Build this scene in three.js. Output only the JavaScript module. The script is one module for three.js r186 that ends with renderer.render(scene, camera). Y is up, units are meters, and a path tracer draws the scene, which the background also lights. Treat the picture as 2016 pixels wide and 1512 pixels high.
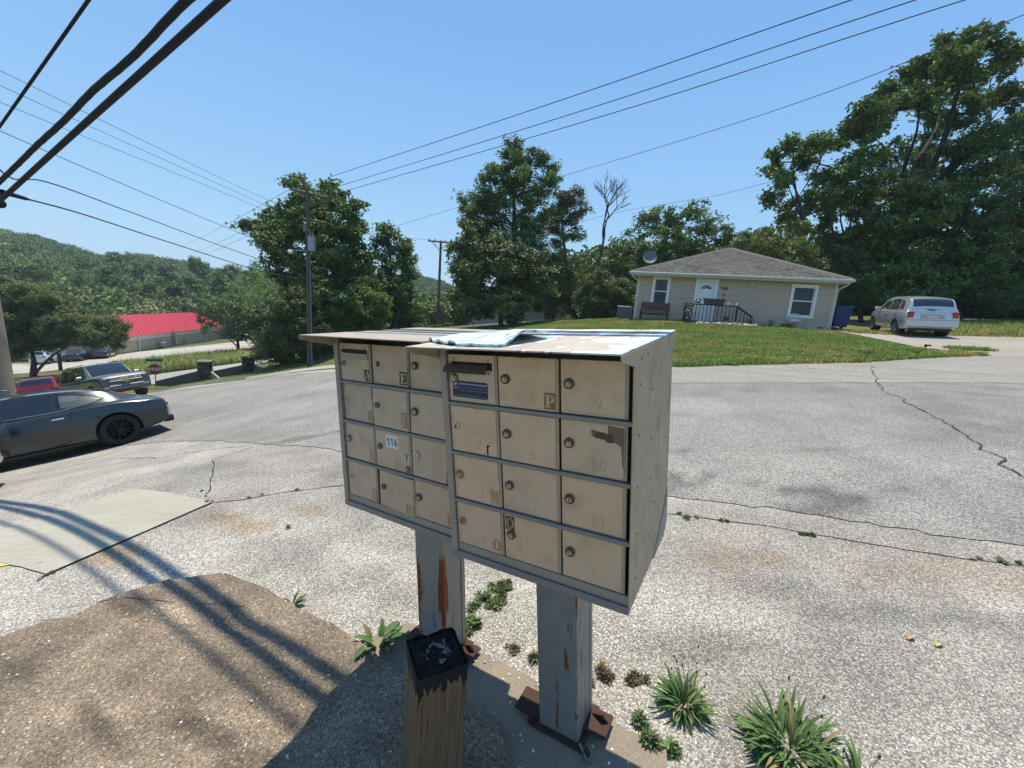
import * as THREE from 'three';
import { mergeGeometries, mergeVertices, toCreasedNormals } from 'three/addons/utils/BufferGeometryUtils.js';
import { RoundedBoxGeometry } from 'three/addons/geometries/RoundedBoxGeometry.js';
import { FontLoader } from 'three/addons/loaders/FontLoader.js';
import { TextGeometry } from 'three/addons/geometries/TextGeometry.js';
import { Brush, Evaluator, SUBTRACTION } from 'three-bvh-csg';

// ---------------------------------------------------------------- camera, sky, sun, exposure
const scene = new THREE.Scene();
const EYE = 1.5636;
const camera = new THREE.PerspectiveCamera(84.92, 4 / 3, 0.05, 2500);
camera.rotation.order = 'YXZ';
camera.position.set(0, EYE, 0);
camera.rotation.set(THREE.MathUtils.degToRad(-10.387), 0, THREE.MathUtils.degToRad(4.3646));
scene.add(camera);

const renderer = new THREE.WebGLRenderer({ antialias: true });
renderer.setSize(1024, 768);
renderer.toneMapping = THREE.LinearToneMapping;
renderer.toneMappingExposure = 1.25;
renderer.outputColorSpace = THREE.SRGBColorSpace;
renderer.shadowMap.enabled = true;

{ // clear summer sky: air only, a function of elevation
  const w = 256, h = 512, d = new Float32Array(w * h * 4);
  const stops = [[-90, .16, .15, .13], [-3, .24, .25, .24], [-.5, .44, .59, .73], [0, .45, .61, .75], [5, .365, .575, .775], [14, .265, .48, .765], [28, .185, .38, .715], [45, .15, .31, .62], [90, .11, .235, .51]];
  for (let j = 0; j < h; j++) {
    const el = (j + .5) / h * 180 - 90;
    let k = 0; while (k < stops.length - 2 && el > stops[k + 1][0]) k++;
    const a = stops[k], b = stops[k + 1], t = Math.min(1, Math.max(0, (el - a[0]) / (b[0] - a[0])));
    for (let i = 0; i < w; i++) { const q = (j * w + i) * 4; for (let c = 0; c < 3; c++) d[q + c] = a[c + 1] + (b[c + 1] - a[c + 1]) * t; d[q + 3] = 1; }
  }
  const sky = new THREE.DataTexture(d, w, h, THREE.RGBAFormat, THREE.FloatType);
  sky.mapping = THREE.EquirectangularReflectionMapping; sky.magFilter = THREE.LinearFilter; sky.minFilter = THREE.LinearFilter; sky.needsUpdate = true;
  scene.background = sky; scene.environment = sky;
}
const sun = new THREE.DirectionalLight(new THREE.Color(1, .925, .79), 5);
sun.position.set(0, 95.6, -29.2); sun.castShadow = true; sun.shadow.mapSize.set(4096, 4096);
Object.assign(sun.shadow.camera, { left: -60, right: 60, top: 60, bottom: -60, near: 1, far: 260 });
scene.add(sun, sun.target);

scene.fog = new THREE.FogExp2(0xc9dced, .00042); // thin summer haze over the valley

// ---------------------------------------------------------------- helpers
let seedState = 12345;
const reseed = (s) => { seedState = s | 0; };
const rnd = () => { seedState = (seedState + 0x6d2b79f5) | 0; let t = Math.imul(seedState ^ (seedState >>> 15), 1 | seedState); t = (t + Math.imul(t ^ (t >>> 7), 61 | t)) ^ t; return ((t ^ (t >>> 14)) >>> 0) / 4294967296; };
const R = (a, b) => a + (b - a) * rnd();
const gauss = () => (rnd() + rnd() + rnd() + rnd() - 2) * 1.2;
const V = (x, y, z) => new THREE.Vector3(x, y, z);
const hash2 = (i, j) => { let h = Math.imul(i | 0, 374761393) + Math.imul(j | 0, 668265263); h = Math.imul(h ^ (h >>> 13), 1274126177); return ((h ^ (h >>> 16)) >>> 0) / 4294967296; };
const sm = (t) => t * t * (3 - 2 * t);
const sstep = (a, b, x) => sm(Math.min(1, Math.max(0, (x - a) / (b - a))));
const noise = (x, y) => { const i = Math.floor(x), j = Math.floor(y), u = sm(x - i), v = sm(y - j); const a = hash2(i, j), b = hash2(i + 1, j), c = hash2(i, j + 1), d = hash2(i + 1, j + 1); return a + (b - a) * u + (c - a) * v + (a - b - c + d) * u * v; };
const fbm = (x, y, o = 4) => { let s = 0, a = .5, t = 0; for (let k = 0; k < o; k++) { s += a * noise(x + 17.3 * k, y - 9.1 * k); t += a; a *= .5; x *= 2.03; y *= 2.03; } return s / t; };
const lin = (r, g, b) => new THREE.Color().setRGB(r, g, b);
const M = (c, rough = .8, o = {}) => new THREE.MeshStandardMaterial({ color: Array.isArray(c) ? lin(...c) : c, roughness: rough, ...o });
const MP = (c, rough = .5, o = {}) => new THREE.MeshPhysicalMaterial({ color: Array.isArray(c) ? lin(...c) : c, roughness: rough, ...o });
const used = new Map();
const numbered = (n) => { const k = used.get(n) || 0; used.set(n, k + 1); return k ? n + '_' + String(k).padStart(3, '0') : n; };
const shade = (o) => { o.traverse((m) => { if (m.isMesh) { m.castShadow = true; m.receiveShadow = true; } }); return o; };
function thing(name, label, category, pos = [0, 0, 0], turn = 0, group) {
  const o = new THREE.Group(); o.name = numbered(name); o.position.set(...pos); o.rotation.y = turn; o.userData = { label, category };
  if (group) o.userData.group = group; scene.add(o); return o;
}
function part(name, geo, mat, parent, label) { const m = new THREE.Mesh(geo, mat); m.name = name; m.castShadow = m.receiveShadow = true; if (label) m.userData.label = label; parent.add(m); return m; }
function solo(name, geo, mat, label, category, group) { const m = new THREE.Mesh(geo, mat); m.name = numbered(name); m.castShadow = m.receiveShadow = true; m.userData = { label, category }; if (group) m.userData.group = group; scene.add(m); return m; }
function struct(name, geo, mat) { const m = new THREE.Mesh(geo, mat); m.name = numbered(name); m.castShadow = m.receiveShadow = true; m.userData = { kind: 'structure' }; scene.add(m); return m; }
const strip = (g) => { const q = g.index ? g.toNonIndexed() : g; for (const k of Object.keys(q.attributes)) if (!['position', 'normal', 'uv'].includes(k)) q.deleteAttribute(k); return q; };
const merge = (list) => mergeGeometries(list.map(strip));
const box = (w, h, d, x = 0, y = 0, z = 0) => new THREE.BoxGeometry(w, h, d).translate(x, y, z);
const rbox = (w, h, d, x = 0, y = 0, z = 0, r = .004, s = 2) => new RoundedBoxGeometry(w, h, d, s, Math.min(r, w / 2.01, h / 2.01, d / 2.01)).translate(x, y, z);
const span = (x0, x1, y0, y1, z0, z1) => box(x1 - x0, y1 - y0, z1 - z0, (x0 + x1) / 2, (y0 + y1) / 2, (z0 + z1) / 2);
const rspan = (x0, x1, y0, y1, z0, z1, r = .002) => rbox(x1 - x0, y1 - y0, z1 - z0, (x0 + x1) / 2, (y0 + y1) / 2, (z0 + z1) / 2, r, 1);
const cyl = (r0, r1, h, n = 16) => new THREE.CylinderGeometry(r1, r0, h, n);
function triUV(g, s = 1) { // uv in metres from the dominant face direction
  g = g.index ? g.toNonIndexed() : g; g.computeVertexNormals(); const p = g.attributes.position, n = p.count, uv = new Float32Array(n * 2);
  const a = V(), b = V(), c = V();
  for (let i = 0; i < n; i += 3) {
    a.fromBufferAttribute(p, i); b.fromBufferAttribute(p, i + 1).sub(a); c.fromBufferAttribute(p, i + 2).sub(a); b.cross(c); const x = Math.abs(b.x), y = Math.abs(b.y), z = Math.abs(b.z);
    for (let k = 0; k < 3; k++) { const q = i + k, X = p.getX(q), Y = p.getY(q), Z = p.getZ(q); const [u, v] = y > x && y > z ? [X, Z] : x > z ? [Z, Y] : [X, Y]; uv[q * 2] = u / s; uv[q * 2 + 1] = v / s; }
  }
  g.setAttribute('uv', new THREE.BufferAttribute(uv, 2)); return g;
}
function beam(p, q, w, t = w) { // square bar between two points
  const a = V(...p), b = V(...q), l = a.distanceTo(b), g = new THREE.BoxGeometry(w, l, t);
  g.applyQuaternion(new THREE.Quaternion().setFromUnitVectors(V(0, 1, 0), b.clone().sub(a).normalize())).translate((a.x + b.x) / 2, (a.y + b.y) / 2, (a.z + b.z) / 2); return g;
}
function rod(p, q, r0, r1 = r0, n = 8) {
  const a = V(...p), b = V(...q), l = a.distanceTo(b), g = new THREE.CylinderGeometry(r1, r0, l, n);
  g.applyQuaternion(new THREE.Quaternion().setFromUnitVectors(V(0, 1, 0), b.clone().sub(a).normalize())).translate((a.x + b.x) / 2, (a.y + b.y) / 2, (a.z + b.z) / 2); return g;
}
function taper(pts, r0, r1, n = 7, seg = 6) { // a bent limb that narrows
  const c = new THREE.CatmullRomCurve3(pts), P = [], I = [], N = [];
  const up = V(.31, .2, .93);
  for (let i = 0; i <= seg; i++) {
    const t = i / seg, o = c.getPoint(t), d = c.getTangent(t), u = up.clone().cross(d).normalize(), v = d.clone().cross(u), r = r0 + (r1 - r0) * t;
    for (let k = 0; k < n; k++) { const a = k / n * 6.2832, x = Math.cos(a), y = Math.sin(a); const q = u.clone().multiplyScalar(x).addScaledVector(v, y); N.push(q.x, q.y, q.z); P.push(o.x + q.x * r, o.y + q.y * r, o.z + q.z * r); }
    if (i) for (let k = 0; k < n; k++) { const a = (i - 1) * n + k, b = (i - 1) * n + (k + 1) % n; I.push(a, b, a + n, b, b + n, a + n); }
  }
  const g = new THREE.BufferGeometry(); g.setAttribute('position', new THREE.Float32BufferAttribute(P, 3)); g.setAttribute('normal', new THREE.Float32BufferAttribute(N, 3)); g.setAttribute('uv', new THREE.Float32BufferAttribute(new Float32Array(P.length / 3 * 2), 2)); g.setIndex(I); return g;
}
const lathe = (pts, n = 24) => new THREE.LatheGeometry(pts.map(([x, y]) => new THREE.Vector2(x, y)), n);
const sRGB = (v) => Math.round(255 * (v <= .0031308 ? 12.92 * v : 1.055 * Math.pow(Math.min(1, v), 1 / 2.4) - .055));
function dataTex(w, h, data, color = true, rep = [1, 1]) {
  const t = new THREE.DataTexture(data, w, h); t.wrapS = t.wrapT = THREE.RepeatWrapping; t.magFilter = THREE.LinearFilter; t.minFilter = THREE.LinearMipmapLinearFilter; t.generateMipmaps = true;
  if (color) t.colorSpace = THREE.SRGBColorSpace; t.repeat.set(...rep); t.needsUpdate = true; return t;
}
function canvasTex(w, h, draw) { const c = document.createElement('canvas'); c.width = w; c.height = h; const g = c.getContext('2d'); draw(g, w, h); const t = new THREE.CanvasTexture(c); t.colorSpace = THREE.SRGBColorSpace; t.anisotropy = 8; return t; }
function stones(size, cells, miss, stone, binder, seed) { // crushed stone set in a binder, tileable; returns colour and height maps
  const G = cells, sx = new Float32Array(G * G), sy = new Float32Array(G * G), col = new Array(G * G), k = size / G; reseed(seed);
  for (let i = 0; i < G * G; i++) { sx[i] = rnd(); sy[i] = rnd(); col[i] = rnd() < miss ? null : stone(); }
  const c = new Uint8Array(size * size * 4), b = new Uint8Array(size * size * 4);
  for (let y = 0; y < size; y++) for (let x = 0; x < size; x++) {
    const gx = x / k, gy = y / k, ix = Math.floor(gx), iy = Math.floor(gy); let d1 = 9, d2 = 9, m = 0;
    for (let j = -1; j <= 1; j++) for (let i = -1; i <= 1; i++) { const q = ((iy + j + G) % G) * G + (ix + i + G) % G, dx = ix + i + sx[q] - gx, dy = iy + j + sy[q] - gy, d = Math.sqrt(dx * dx + dy * dy); if (d < d1) { d2 = d1; d1 = d; m = q; } else if (d < d2) d2 = d; }
    const e = d2 - d1, o = (y * size + x) * 4; let p, hgt;
    if (col[m] && e > .1) { p = col[m]; hgt = .45 + Math.min(.5, e * .9); } else { const n = .8 + .4 * hash2(x, y + seed); p = [binder[0] * n, binder[1] * n, binder[2] * n]; hgt = .25 * n; }
    c[o] = sRGB(p[0]); c[o + 1] = sRGB(p[1]); c[o + 2] = sRGB(p[2]); c[o + 3] = 255; b[o] = b[o + 1] = b[o + 2] = hgt * 255; b[o + 3] = 255;
  }
  return { c, b, size };
}
function stoneMat(s, metres, bump, rough = .95, extra = {}) { const rep = [1 / metres, 1 / metres]; return new THREE.MeshStandardMaterial({ map: dataTex(s.size, s.size, s.c, true, rep), bumpMap: dataTex(s.size, s.size, s.b, false, rep), bumpScale: bump, roughness: rough, vertexColors: true, ...extra }); }
const font = await new FontLoader().loadAsync('fonts/droid/droid_sans_bold.typeface.json');
function leafInstances(name, geo, mat, list, parent, tones) { // list of {p, q, s, c}
  const m = new THREE.InstancedMesh(geo, mat, list.length), t = new THREE.Matrix4(), s = V();
  list.forEach((e, i) => { t.compose(e.p, e.q, s.setScalar(e.s)); m.setMatrixAt(i, t); if (e.c) m.setColorAt(i, e.c); });
  m.name = name; m.castShadow = m.receiveShadow = true; m.userData.kind = 'stuff'; parent.add(m); return m;
}
const randQ = () => new THREE.Quaternion().setFromEuler(new THREE.Euler(R(0, 6.28), R(0, 6.28), R(0, 6.28)));
const yawQ = (tilt = .2) => new THREE.Quaternion().setFromEuler(new THREE.Euler(R(-tilt, tilt), R(0, 6.28), R(-tilt, tilt)));

// ---------------------------------------------------------------- lie of the land: a thin plate through surveyed points (x, z, height)
const SURVEY = [];
for (const x of [-2.6, -1, .5, 2, 3.6]) for (const z of [2, -.8, -2.2, -3.8]) SURVEY.push([x, z, .0923 * x - .0072 * z]);
SURVEY.push([-7.66, -7.93, -1.74], [-6.3, -4.4, -1.15], [-19.4, -20.24, -4.45], [-17.66, -20.35, -3.95], [-14.68, -22.48, -3.38], [-11.84, -24.1, -2.84], [-19.66, -26.31, -4.6], [-18.5, -28.9, -4.45], [-27.89, -32.09, -6.35], [-32.4, -37.08, -6.95], [-21.6, -35.44, -4.85], [-24.47, -40.4, -5.5], [-42.93, -49.07, -8.3], [-63.43, -66.97, -10.2], [-44.7, -71.5, -8.2], [-58.5, -53.8, -9.9], [-14.4, -11.53, -2.75],
  [6.43, -23.36, 1.43], [14.59, -20.04, 1.65], [16.36, -17.82, 1.7], [3.97, -10.26, .43], [8.81, -10.65, .87], [3.84, -24.31, 1.05], [22.5, -20.45, 2.18], [-2, -30.3, .1], [-11.44, -30, -1.6], [15.33, -13.2, 1.39], [0, -11, .1], [-3.5, -12, -.35],
  [-100, -60, -12], [-80, -120, -11.5], [-20, -100, -6], [0, -60, -1.5], [30, -60, 3], [60, -30, 5], [40, 5, 3.7], [-30, 5, -5.5], [-60, 0, -9], [0, 12, 0], [12, 4, 1.1], [-10, 6, -1.6]);
const plate = (r2) => (r2 > 1e-12 ? .5 * r2 * Math.log(r2) : 0);
const PW = (() => {
  const n = SURVEY.length, m = n + 3, A = [];
  for (let i = 0; i < n; i++) { const r = SURVEY.map((s, j) => plate((s[0] - SURVEY[i][0]) ** 2 + (s[1] - SURVEY[i][1]) ** 2) + (i === j ? 2 : 0)); A.push([...r, 1, SURVEY[i][0], SURVEY[i][1], SURVEY[i][2]]); }
  for (let k = 0; k < 3; k++) A.push([...SURVEY.map((s) => (k ? s[k - 1] : 1)), 0, 0, 0, 0]);
  for (let i = 0; i < m; i++) { let p = i; for (let j = i + 1; j < m; j++) if (Math.abs(A[j][i]) > Math.abs(A[p][i])) p = j; [A[i], A[p]] = [A[p], A[i]]; for (let j = i + 1; j < m; j++) { const f = A[j][i] / A[i][i]; if (f) for (let k = i; k <= m; k++) A[j][k] -= f * A[i][k]; } }
  const w = new Array(m); for (let i = m - 1; i >= 0; i--) { let s = A[i][m]; for (let k = i + 1; k < m; k++) s -= A[i][k] * w[k]; w[i] = s / A[i][i]; } return w;
})();
function H0(x, z) { const n = SURVEY.length; let s = PW[n] + PW[n + 1] * x + PW[n + 2] * z; for (let i = 0; i < n; i++) { const a = SURVEY[i][0] - x, b = SURVEY[i][1] - z; s += PW[i] * plate(a * a + b * b); } return s; }
const RIDGE = [[-180, 2], [-80, 3], [-54, 3.3], [-50.3, 3.45], [-48.6, 3.25], [-46.5, 2.75], [-44.2, 2.2], [-40.9, 2.65], [-38.5, 2.4], [-35.1, 1.95], [-31.8, 1.8], [-26.6, 1.8], [-20.9, 2.6], [-13.5, 3.35], [-10.9, 2.9], [-7.9, 2.2], [-4.1, 1.2], [-.7, 1.2], [10, 1.5], [60, 2.5], [180, 2]];
const RIDGE_AT = 360;
function ridge(az) { let k = 0; while (k < RIDGE.length - 2 && az > RIDGE[k + 1][0]) k++; const a = RIDGE[k], b = RIDGE[k + 1]; const t = (az - a[0]) / (b[0] - a[0]); return Math.tan((a[1] + (b[1] - a[1]) * sm(t)) * Math.PI / 180) * RIDGE_AT + EYE - 11; }
function H(x, z) { // ground height: near land from the survey, farther out the wooded hills
  const r = Math.hypot(x, z); if (r < 105) return H0(x, z);
  const k = 105 / r, az = Math.atan2(x, -z) * 180 / Math.PI, near = r < 150 ? H0(x * k, z * k) : H0(x * k, z * k);
  const t = sstep(105, RIDGE_AT, r); return near + (ridge(az) - near) * t;
}
const HN = (x, z, e = .05) => V(H(x - e, z) - H(x + e, z), 2 * e, H(x, z - e) - H(x, z + e)).normalize();
const on = (x, z, dy = 0) => [x, H(x, z) + dy, z];
function inPoly(poly, x, z) { let c = false; for (let i = 0, j = poly.length - 1; i < poly.length; j = i++) { const [a, b] = poly[i], [p, q] = poly[j]; if ((b > z) !== (q > z) && x < (p - a) * (z - b) / (q - b) + a) c = !c; } return c; }
function clipCell(poly, x0, x1, z0, z1) {
  let o = poly; const cut = (f, g) => { const r = []; for (let i = 0; i < o.length; i++) { const a = o[i], b = o[(i + 1) % o.length], fa = f(a), fb = f(b); if (fa >= 0) r.push(a); if ((fa >= 0) !== (fb >= 0)) { const t = fa / (fa - fb); r.push([a[0] + (b[0] - a[0]) * t, a[1] + (b[1] - a[1]) * t]); } } o = r; };
  cut((p) => p[0] - x0); if (o.length) cut((p) => x1 - p[0]); if (o.length) cut((p) => p[1] - z0); if (o.length) cut((p) => z1 - p[1]); return o;
}
function sheet(poly, dy, step, tint, lift) { // a surface laid over the land inside a polygon, uv in metres
  let X0 = 1e9, X1 = -1e9, Z0 = 1e9, Z1 = -1e9; for (const [x, z] of poly) { X0 = Math.min(X0, x); X1 = Math.max(X1, x); Z0 = Math.min(Z0, z); Z1 = Math.max(Z1, z); }
  const P = [], N = [], U = [], C = [], I = [], grid = new Map();
  const put = (x, z) => { const h = lift ? lift(x, z) : 0, e = .03; P.push(x, H(x, z) + dy + h, z); let n; if (lift) n = V(H(x - e, z) + lift(x - e, z) - H(x + e, z) - lift(x + e, z), 2 * e, H(x, z - e) + lift(x, z - e) - H(x, z + e) - lift(x, z + e)).normalize(); else n = HN(x, z); N.push(n.x, n.y, n.z); U.push(x, z); const c = tint ? tint(x, z) : [1, 1, 1]; C.push(...c); return P.length / 3 - 1; };
  const node = (i, j) => { const k = i * 100003 + j; if (!grid.has(k)) grid.set(k, put(X0 + i * step, Z0 + j * step)); return grid.get(k); };
  const nx = Math.ceil((X1 - X0) / step), nz = Math.ceil((Z1 - Z0) / step), mark = new Uint8Array((nx + 2) * (nz + 2));
  for (let e = 0; e < poly.length; e++) { const a = poly[e], b = poly[(e + 1) % poly.length], l = Math.hypot(b[0] - a[0], b[1] - a[1]), k = Math.ceil(l / (step * .2)); for (let s = 0; s <= k; s++) { const i = Math.floor((a[0] + (b[0] - a[0]) * s / k - X0) / step + 1e-9), j = Math.floor((a[1] + (b[1] - a[1]) * s / k - Z0) / step + 1e-9); for (let q = -1; q <= 1; q++) for (let w = -1; w <= 1; w++) if (i + q >= 0 && j + w >= 0 && i + q < nx && j + w < nz) mark[(i + q) * nz + j + w] = 1; } }
  for (let i = 0; i < nx; i++) for (let j = 0; j < nz; j++) {
    const x0 = X0 + i * step, z0 = Z0 + j * step;
    if (!mark[i * nz + j]) { if (!inPoly(poly, x0 + step / 2, z0 + step / 2)) continue; const a = node(i, j), b = node(i + 1, j), c = node(i, j + 1), d = node(i + 1, j + 1); I.push(a, c, b, b, c, d); continue; }
    const q = clipCell(poly, x0, x0 + step, z0, z0 + step); if (q.length < 3) continue;
    const v = q.map((p) => new THREE.Vector2(p[0], p[1])); if (Math.abs(THREE.ShapeUtils.area(v)) < 1e-7) continue;
    const ids = q.map((p) => put(p[0], p[1]));
    for (const [a, b, c] of THREE.ShapeUtils.triangulateShape(v, [])) { const s = (v[b].x - v[a].x) * (v[c].y - v[a].y) - (v[b].y - v[a].y) * (v[c].x - v[a].x); if (Math.abs(s) > 1e-9) s > 0 ? I.push(ids[a], ids[c], ids[b]) : I.push(ids[a], ids[b], ids[c]); }
  }
  const g = new THREE.BufferGeometry(); g.setAttribute('position', new THREE.Float32BufferAttribute(P, 3)); g.setAttribute('normal', new THREE.Float32BufferAttribute(N, 3)); g.setAttribute('uv', new THREE.Float32BufferAttribute(U, 2)); g.setAttribute('color', new THREE.Float32BufferAttribute(C, 3)); g.setIndex(I); return g;
}
function skirt(poly, dyTop, dyBot, tint, lift) { // the broken edge of a raised slab
  const P = [], U = [], C = []; let run = 0;
  for (let e = 0; e < poly.length; e++) {
    const a = poly[e], b = poly[(e + 1) % poly.length], l = Math.hypot(b[0] - a[0], b[1] - a[1]);
    const T = (p) => H(p[0], p[1]) + dyTop + (lift ? lift(p[0], p[1]) : 0), B = (p) => H(p[0], p[1]) + dyBot;
    P.push(a[0], T(a), a[1], a[0], B(a), a[1], b[0], T(b), b[1], b[0], T(b), b[1], a[0], B(a), a[1], b[0], B(b), b[1]);
    U.push(run, .1, run, 0, run + l, .1, run + l, .1, run, 0, run + l, 0); run += l; for (let k = 0; k < 6; k++) C.push(...(tint ? tint(a[0], a[1]) : [1, 1, 1]));
  }
  const g = new THREE.BufferGeometry(); g.setAttribute('position', new THREE.Float32BufferAttribute(P, 3)); g.setAttribute('uv', new THREE.Float32BufferAttribute(U, 2)); g.setAttribute('color', new THREE.Float32BufferAttribute(C, 3)); g.computeVertexNormals(); return g;
}
function rough(poly, amp, step, seed = 1, closed = true) { // break a drawn outline into an uneven one
  const o = []; const n = closed ? poly.length : poly.length - 1;
  for (let e = 0; e < n; e++) { const a = poly[e], b = poly[(e + 1) % poly.length], l = Math.hypot(b[0] - a[0], b[1] - a[1]), k = Math.max(1, Math.round(l / step)); for (let s = 0; s < k; s++) { const t = s / k, x = a[0] + (b[0] - a[0]) * t, z = a[1] + (b[1] - a[1]) * t; const m = s || !closed ? amp : amp * .4; o.push([x + (fbm(x * 9 + seed, z * 9, 3) - .5) * 2 * m, z + (fbm(x * 9 - seed, z * 9 + 40, 3) - .5) * 2 * m]); } }
  if (!closed) o.push(poly[poly.length - 1]); return o;
}
function ribbon(pts, w0, w1, dy, amp = .02, seed = 3) { // a crack: a narrow uneven strip, coloured for dirt and its inner shade
  const q = rough(rough(pts, amp, .25, seed, false), amp * .35, .035, seed + 5, false), P = [], I = [], N = [];
  q.forEach((p, i) => { const a = q[Math.max(0, i - 1)], b = q[Math.min(q.length - 1, i + 1)], dx = b[0] - a[0], dz = b[1] - a[1], l = Math.hypot(dx, dz) || 1, w = (w0 + (w1 - w0) * noise(i * .37 + seed, 2.2)) / 2; for (const s of [-1, 1]) { const x = p[0] - dz / l * w * s, z = p[1] + dx / l * w * s; P.push(x, H(x, z) + dy, z); N.push(0, 1, 0); } if (i) { const k = i * 2; I.push(k - 2, k - 1, k, k - 1, k + 1, k); } });
  const g = new THREE.BufferGeometry(); g.setAttribute('position', new THREE.Float32BufferAttribute(P, 3)); g.setAttribute('normal', new THREE.Float32BufferAttribute(N, 3)); g.setIndex(I); return g;
}

// ---- base terrain out to the hills
{
  const ax = (near, far, step, lim) => { const a = []; for (let v = near; v <= far + 1e-6; v += step) a.push(v); let s = step, v = far; while (v < lim) { s *= 1.22; v += s; a.push(v); } s = step; v = near; while (v > -lim) { s *= 1.22; v -= s; a.unshift(v); } return a; };
  const xs = ax(-34, 28, .55, 900), zs = ax(-40, 4, .55, 900), P = [], N = [], U = [], C = [], I = [];
  for (const z of zs) for (const x of xs) { P.push(x, H(x, z) - .03, z); const n = HN(x, z, .3); N.push(n.x, n.y, n.z); U.push(x, z); const a = fbm(x * .35, z * .35, 4), b = fbm(x * 2.1 + 9, z * 2.1, 2); const dry = sstep(.52, .72, a); C.push(.75 + .5 * b + .55 * dry, .8 + .4 * b + .12 * dry, .7 + .4 * b + .2 * dry); }
  for (let j = 0; j < zs.length - 1; j++) for (let i = 0; i < xs.length - 1; i++) { const a = j * xs.length + i, b = a + 1, c = a + xs.length, d = c + 1; I.push(a, c, b, b, c, d); }
  const g = new THREE.BufferGeometry(); g.setAttribute('position', new THREE.Float32BufferAttribute(P, 3)); g.setAttribute('normal', new THREE.Float32BufferAttribute(N, 3)); g.setAttribute('uv', new THREE.Float32BufferAttribute(U, 2)); g.setAttribute('color', new THREE.Float32BufferAttribute(C, 3)); g.setIndex(I);
  const s = 512, d = new Uint8Array(s * s * 4); for (let y = 0; y < s; y++) for (let x = 0; x < s; x++) { const v = .6 + .8 * hash2(x, y) * hash2(x >> 1, y >> 1), o = (y * s + x) * 4; d[o] = sRGB(.095 * v); d[o + 1] = sRGB(.115 * v); d[o + 2] = sRGB(.026 * v); d[o + 3] = 255; }
  struct('terrain', g, new THREE.MeshStandardMaterial({ map: dataTex(s, s, d, true, [.4, .4]), vertexColors: true, roughness: 1 }));
}

// ---- paved surfaces
const pick = (...l) => l[Math.floor(rnd() * l.length)];
const jit = (c, a = .12) => { const k = 1 + R(-a, a); return c.map((v) => v * k); };
const agg = stones(2048, 430, .22, () => jit(pick([.56, .525, .46], [.48, .45, .39], [.34, .318, .28], [.62, .59, .53], [.29, .27, .236], [.45, .4, .32]), .2), [.185, .17, .146], 7);
const tar = stones(1024, 150, .2, () => jit(pick([.30, .29, .27], [.255, .248, .232], [.35, .338, .312], [.20, .194, .182], [.40, .386, .358]), .16), [.125, .12, .112], 8);
const brown = stones(2048, 420, .12, () => jit(pick([.17, .13, .088], [.19, .145, .098], [.26, .21, .148], [.145, .112, .079], [.2, .155, .105], [.21, .16, .108], [.19, .145, .1], rnd() < .3 ? [.36, .32, .25] : [.2, .155, .108]), .24), [.09, .07, .05], 9);
const plainc = stones(1024, 260, .8, () => jit(pick([.24, .2, .15], [.19, .16, .12], [.28, .245, .19]), .15), [.225, .185, .135], 19);
const APRON = stoneMat(agg, 2.9, .004), TARMAC = stoneMat(tar, 1.45, .0025), BROWN = stoneMat(brown, 2.9, .003), FOOT = stoneMat(plainc, 1.3, .0015);
const conc = (() => { const s = 1024, d = new Uint8Array(s * s * 4); for (let y = 0; y < s; y++) for (let x = 0; x < s; x++) { const u = x / s, v = y / s, n = fbm(x / 60, y / 9, 4) * .25 + fbm(x / 4, y / 4, 2) * .22 + .75, o = (y * s + x) * 4, k = hash2(x, y) < .004 ? .7 : 1; d[o] = sRGB(.35 * n * k); d[o + 1] = sRGB(.325 * n * k); d[o + 2] = sRGB(.265 * n * k); d[o + 3] = 255; } return d; })();
const CONC = new THREE.MeshStandardMaterial({ map: dataTex(1024, 1024, conc, true, [.5, .5]), vertexColors: true, roughness: .92 });
const spot = (list) => (x, z) => { let k = 0; for (const [a, b, rx, rz, s, rot = 0] of list) { const c = Math.cos(rot), n = Math.sin(rot), dx = x - a, dz = z - b, u = (dx * c + dz * n) / rx, v = (-dx * n + dz * c) / rz, d = Math.sqrt(u * u + v * v) + (fbm(x * 7, z * 7, 3) - .5) * 1.1; k = Math.max(k, s * (1 - sstep(.45, 1, d))); } return k; };
const edgeNear = [[-13.45, -8.32], [-9.62, -8.35], [-7.42, -7.76], [-5.95, -6.98], [-3.51, -5.33], [-2.69, -4.83], [-1.91, -4.45], [-1.03, -4.1], [.03, -3.74], [.82, -3.44], [1.32, -3.23], [1.97, -3], [3.31, -2.47], [6, -1.5], [9, -.4]];
const edgeFar = [[18.5, -10.6], [14.18, -11.84], [12.86, -11.93], [10.3, -11.2], [8.75, -10.58], [6.13, -10.39], [3.94, -10.19], [1.74, -10.3], [-.14, -10.7], [-2.96, -11.9], [-4.9, -13.1], [-6.9, -15.2], [-9.6, -17.9], [-13, -20.2], [-15.6, -20.9], [-19.2, -22.2], [-22.5, -23.6]];
const soil = spot([[-2.6, -2.5, .55, .16, .8, .45], [-1.95, -2.85, .7, .1, .7, .4], [-1.5, -3.0, .3, .08, .5, .3], [1.6, -2.35, .5, .16, .35], [2.6, -2.2, .8, .2, .25]]);
const grime = spot([[-1.5, -2.45, .6, .25, .5, .4], [-.4, -2.5, .8, .35, .3, .3], [.5, -1.75, .35, .2, .4], [.95, -1.7, .4, .14, .6], [1.9, -1.5, 1.2, .3, .25], [-3.2, -4.2, .8, .3, .3], [.1, -1.9, .25, .3, .4], [-.9, -2.2, .9, .2, .45, .35], [-1.3, -3.7, .9, .2, .35, .3], [2.2, -1.85, .9, .12, .45, .1], [1.5, -2.1, .6, .1, .35], [-3.4, -2.1, .5, .3, .4], [3.2, -1.6, 1, .2, .35]]);
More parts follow.
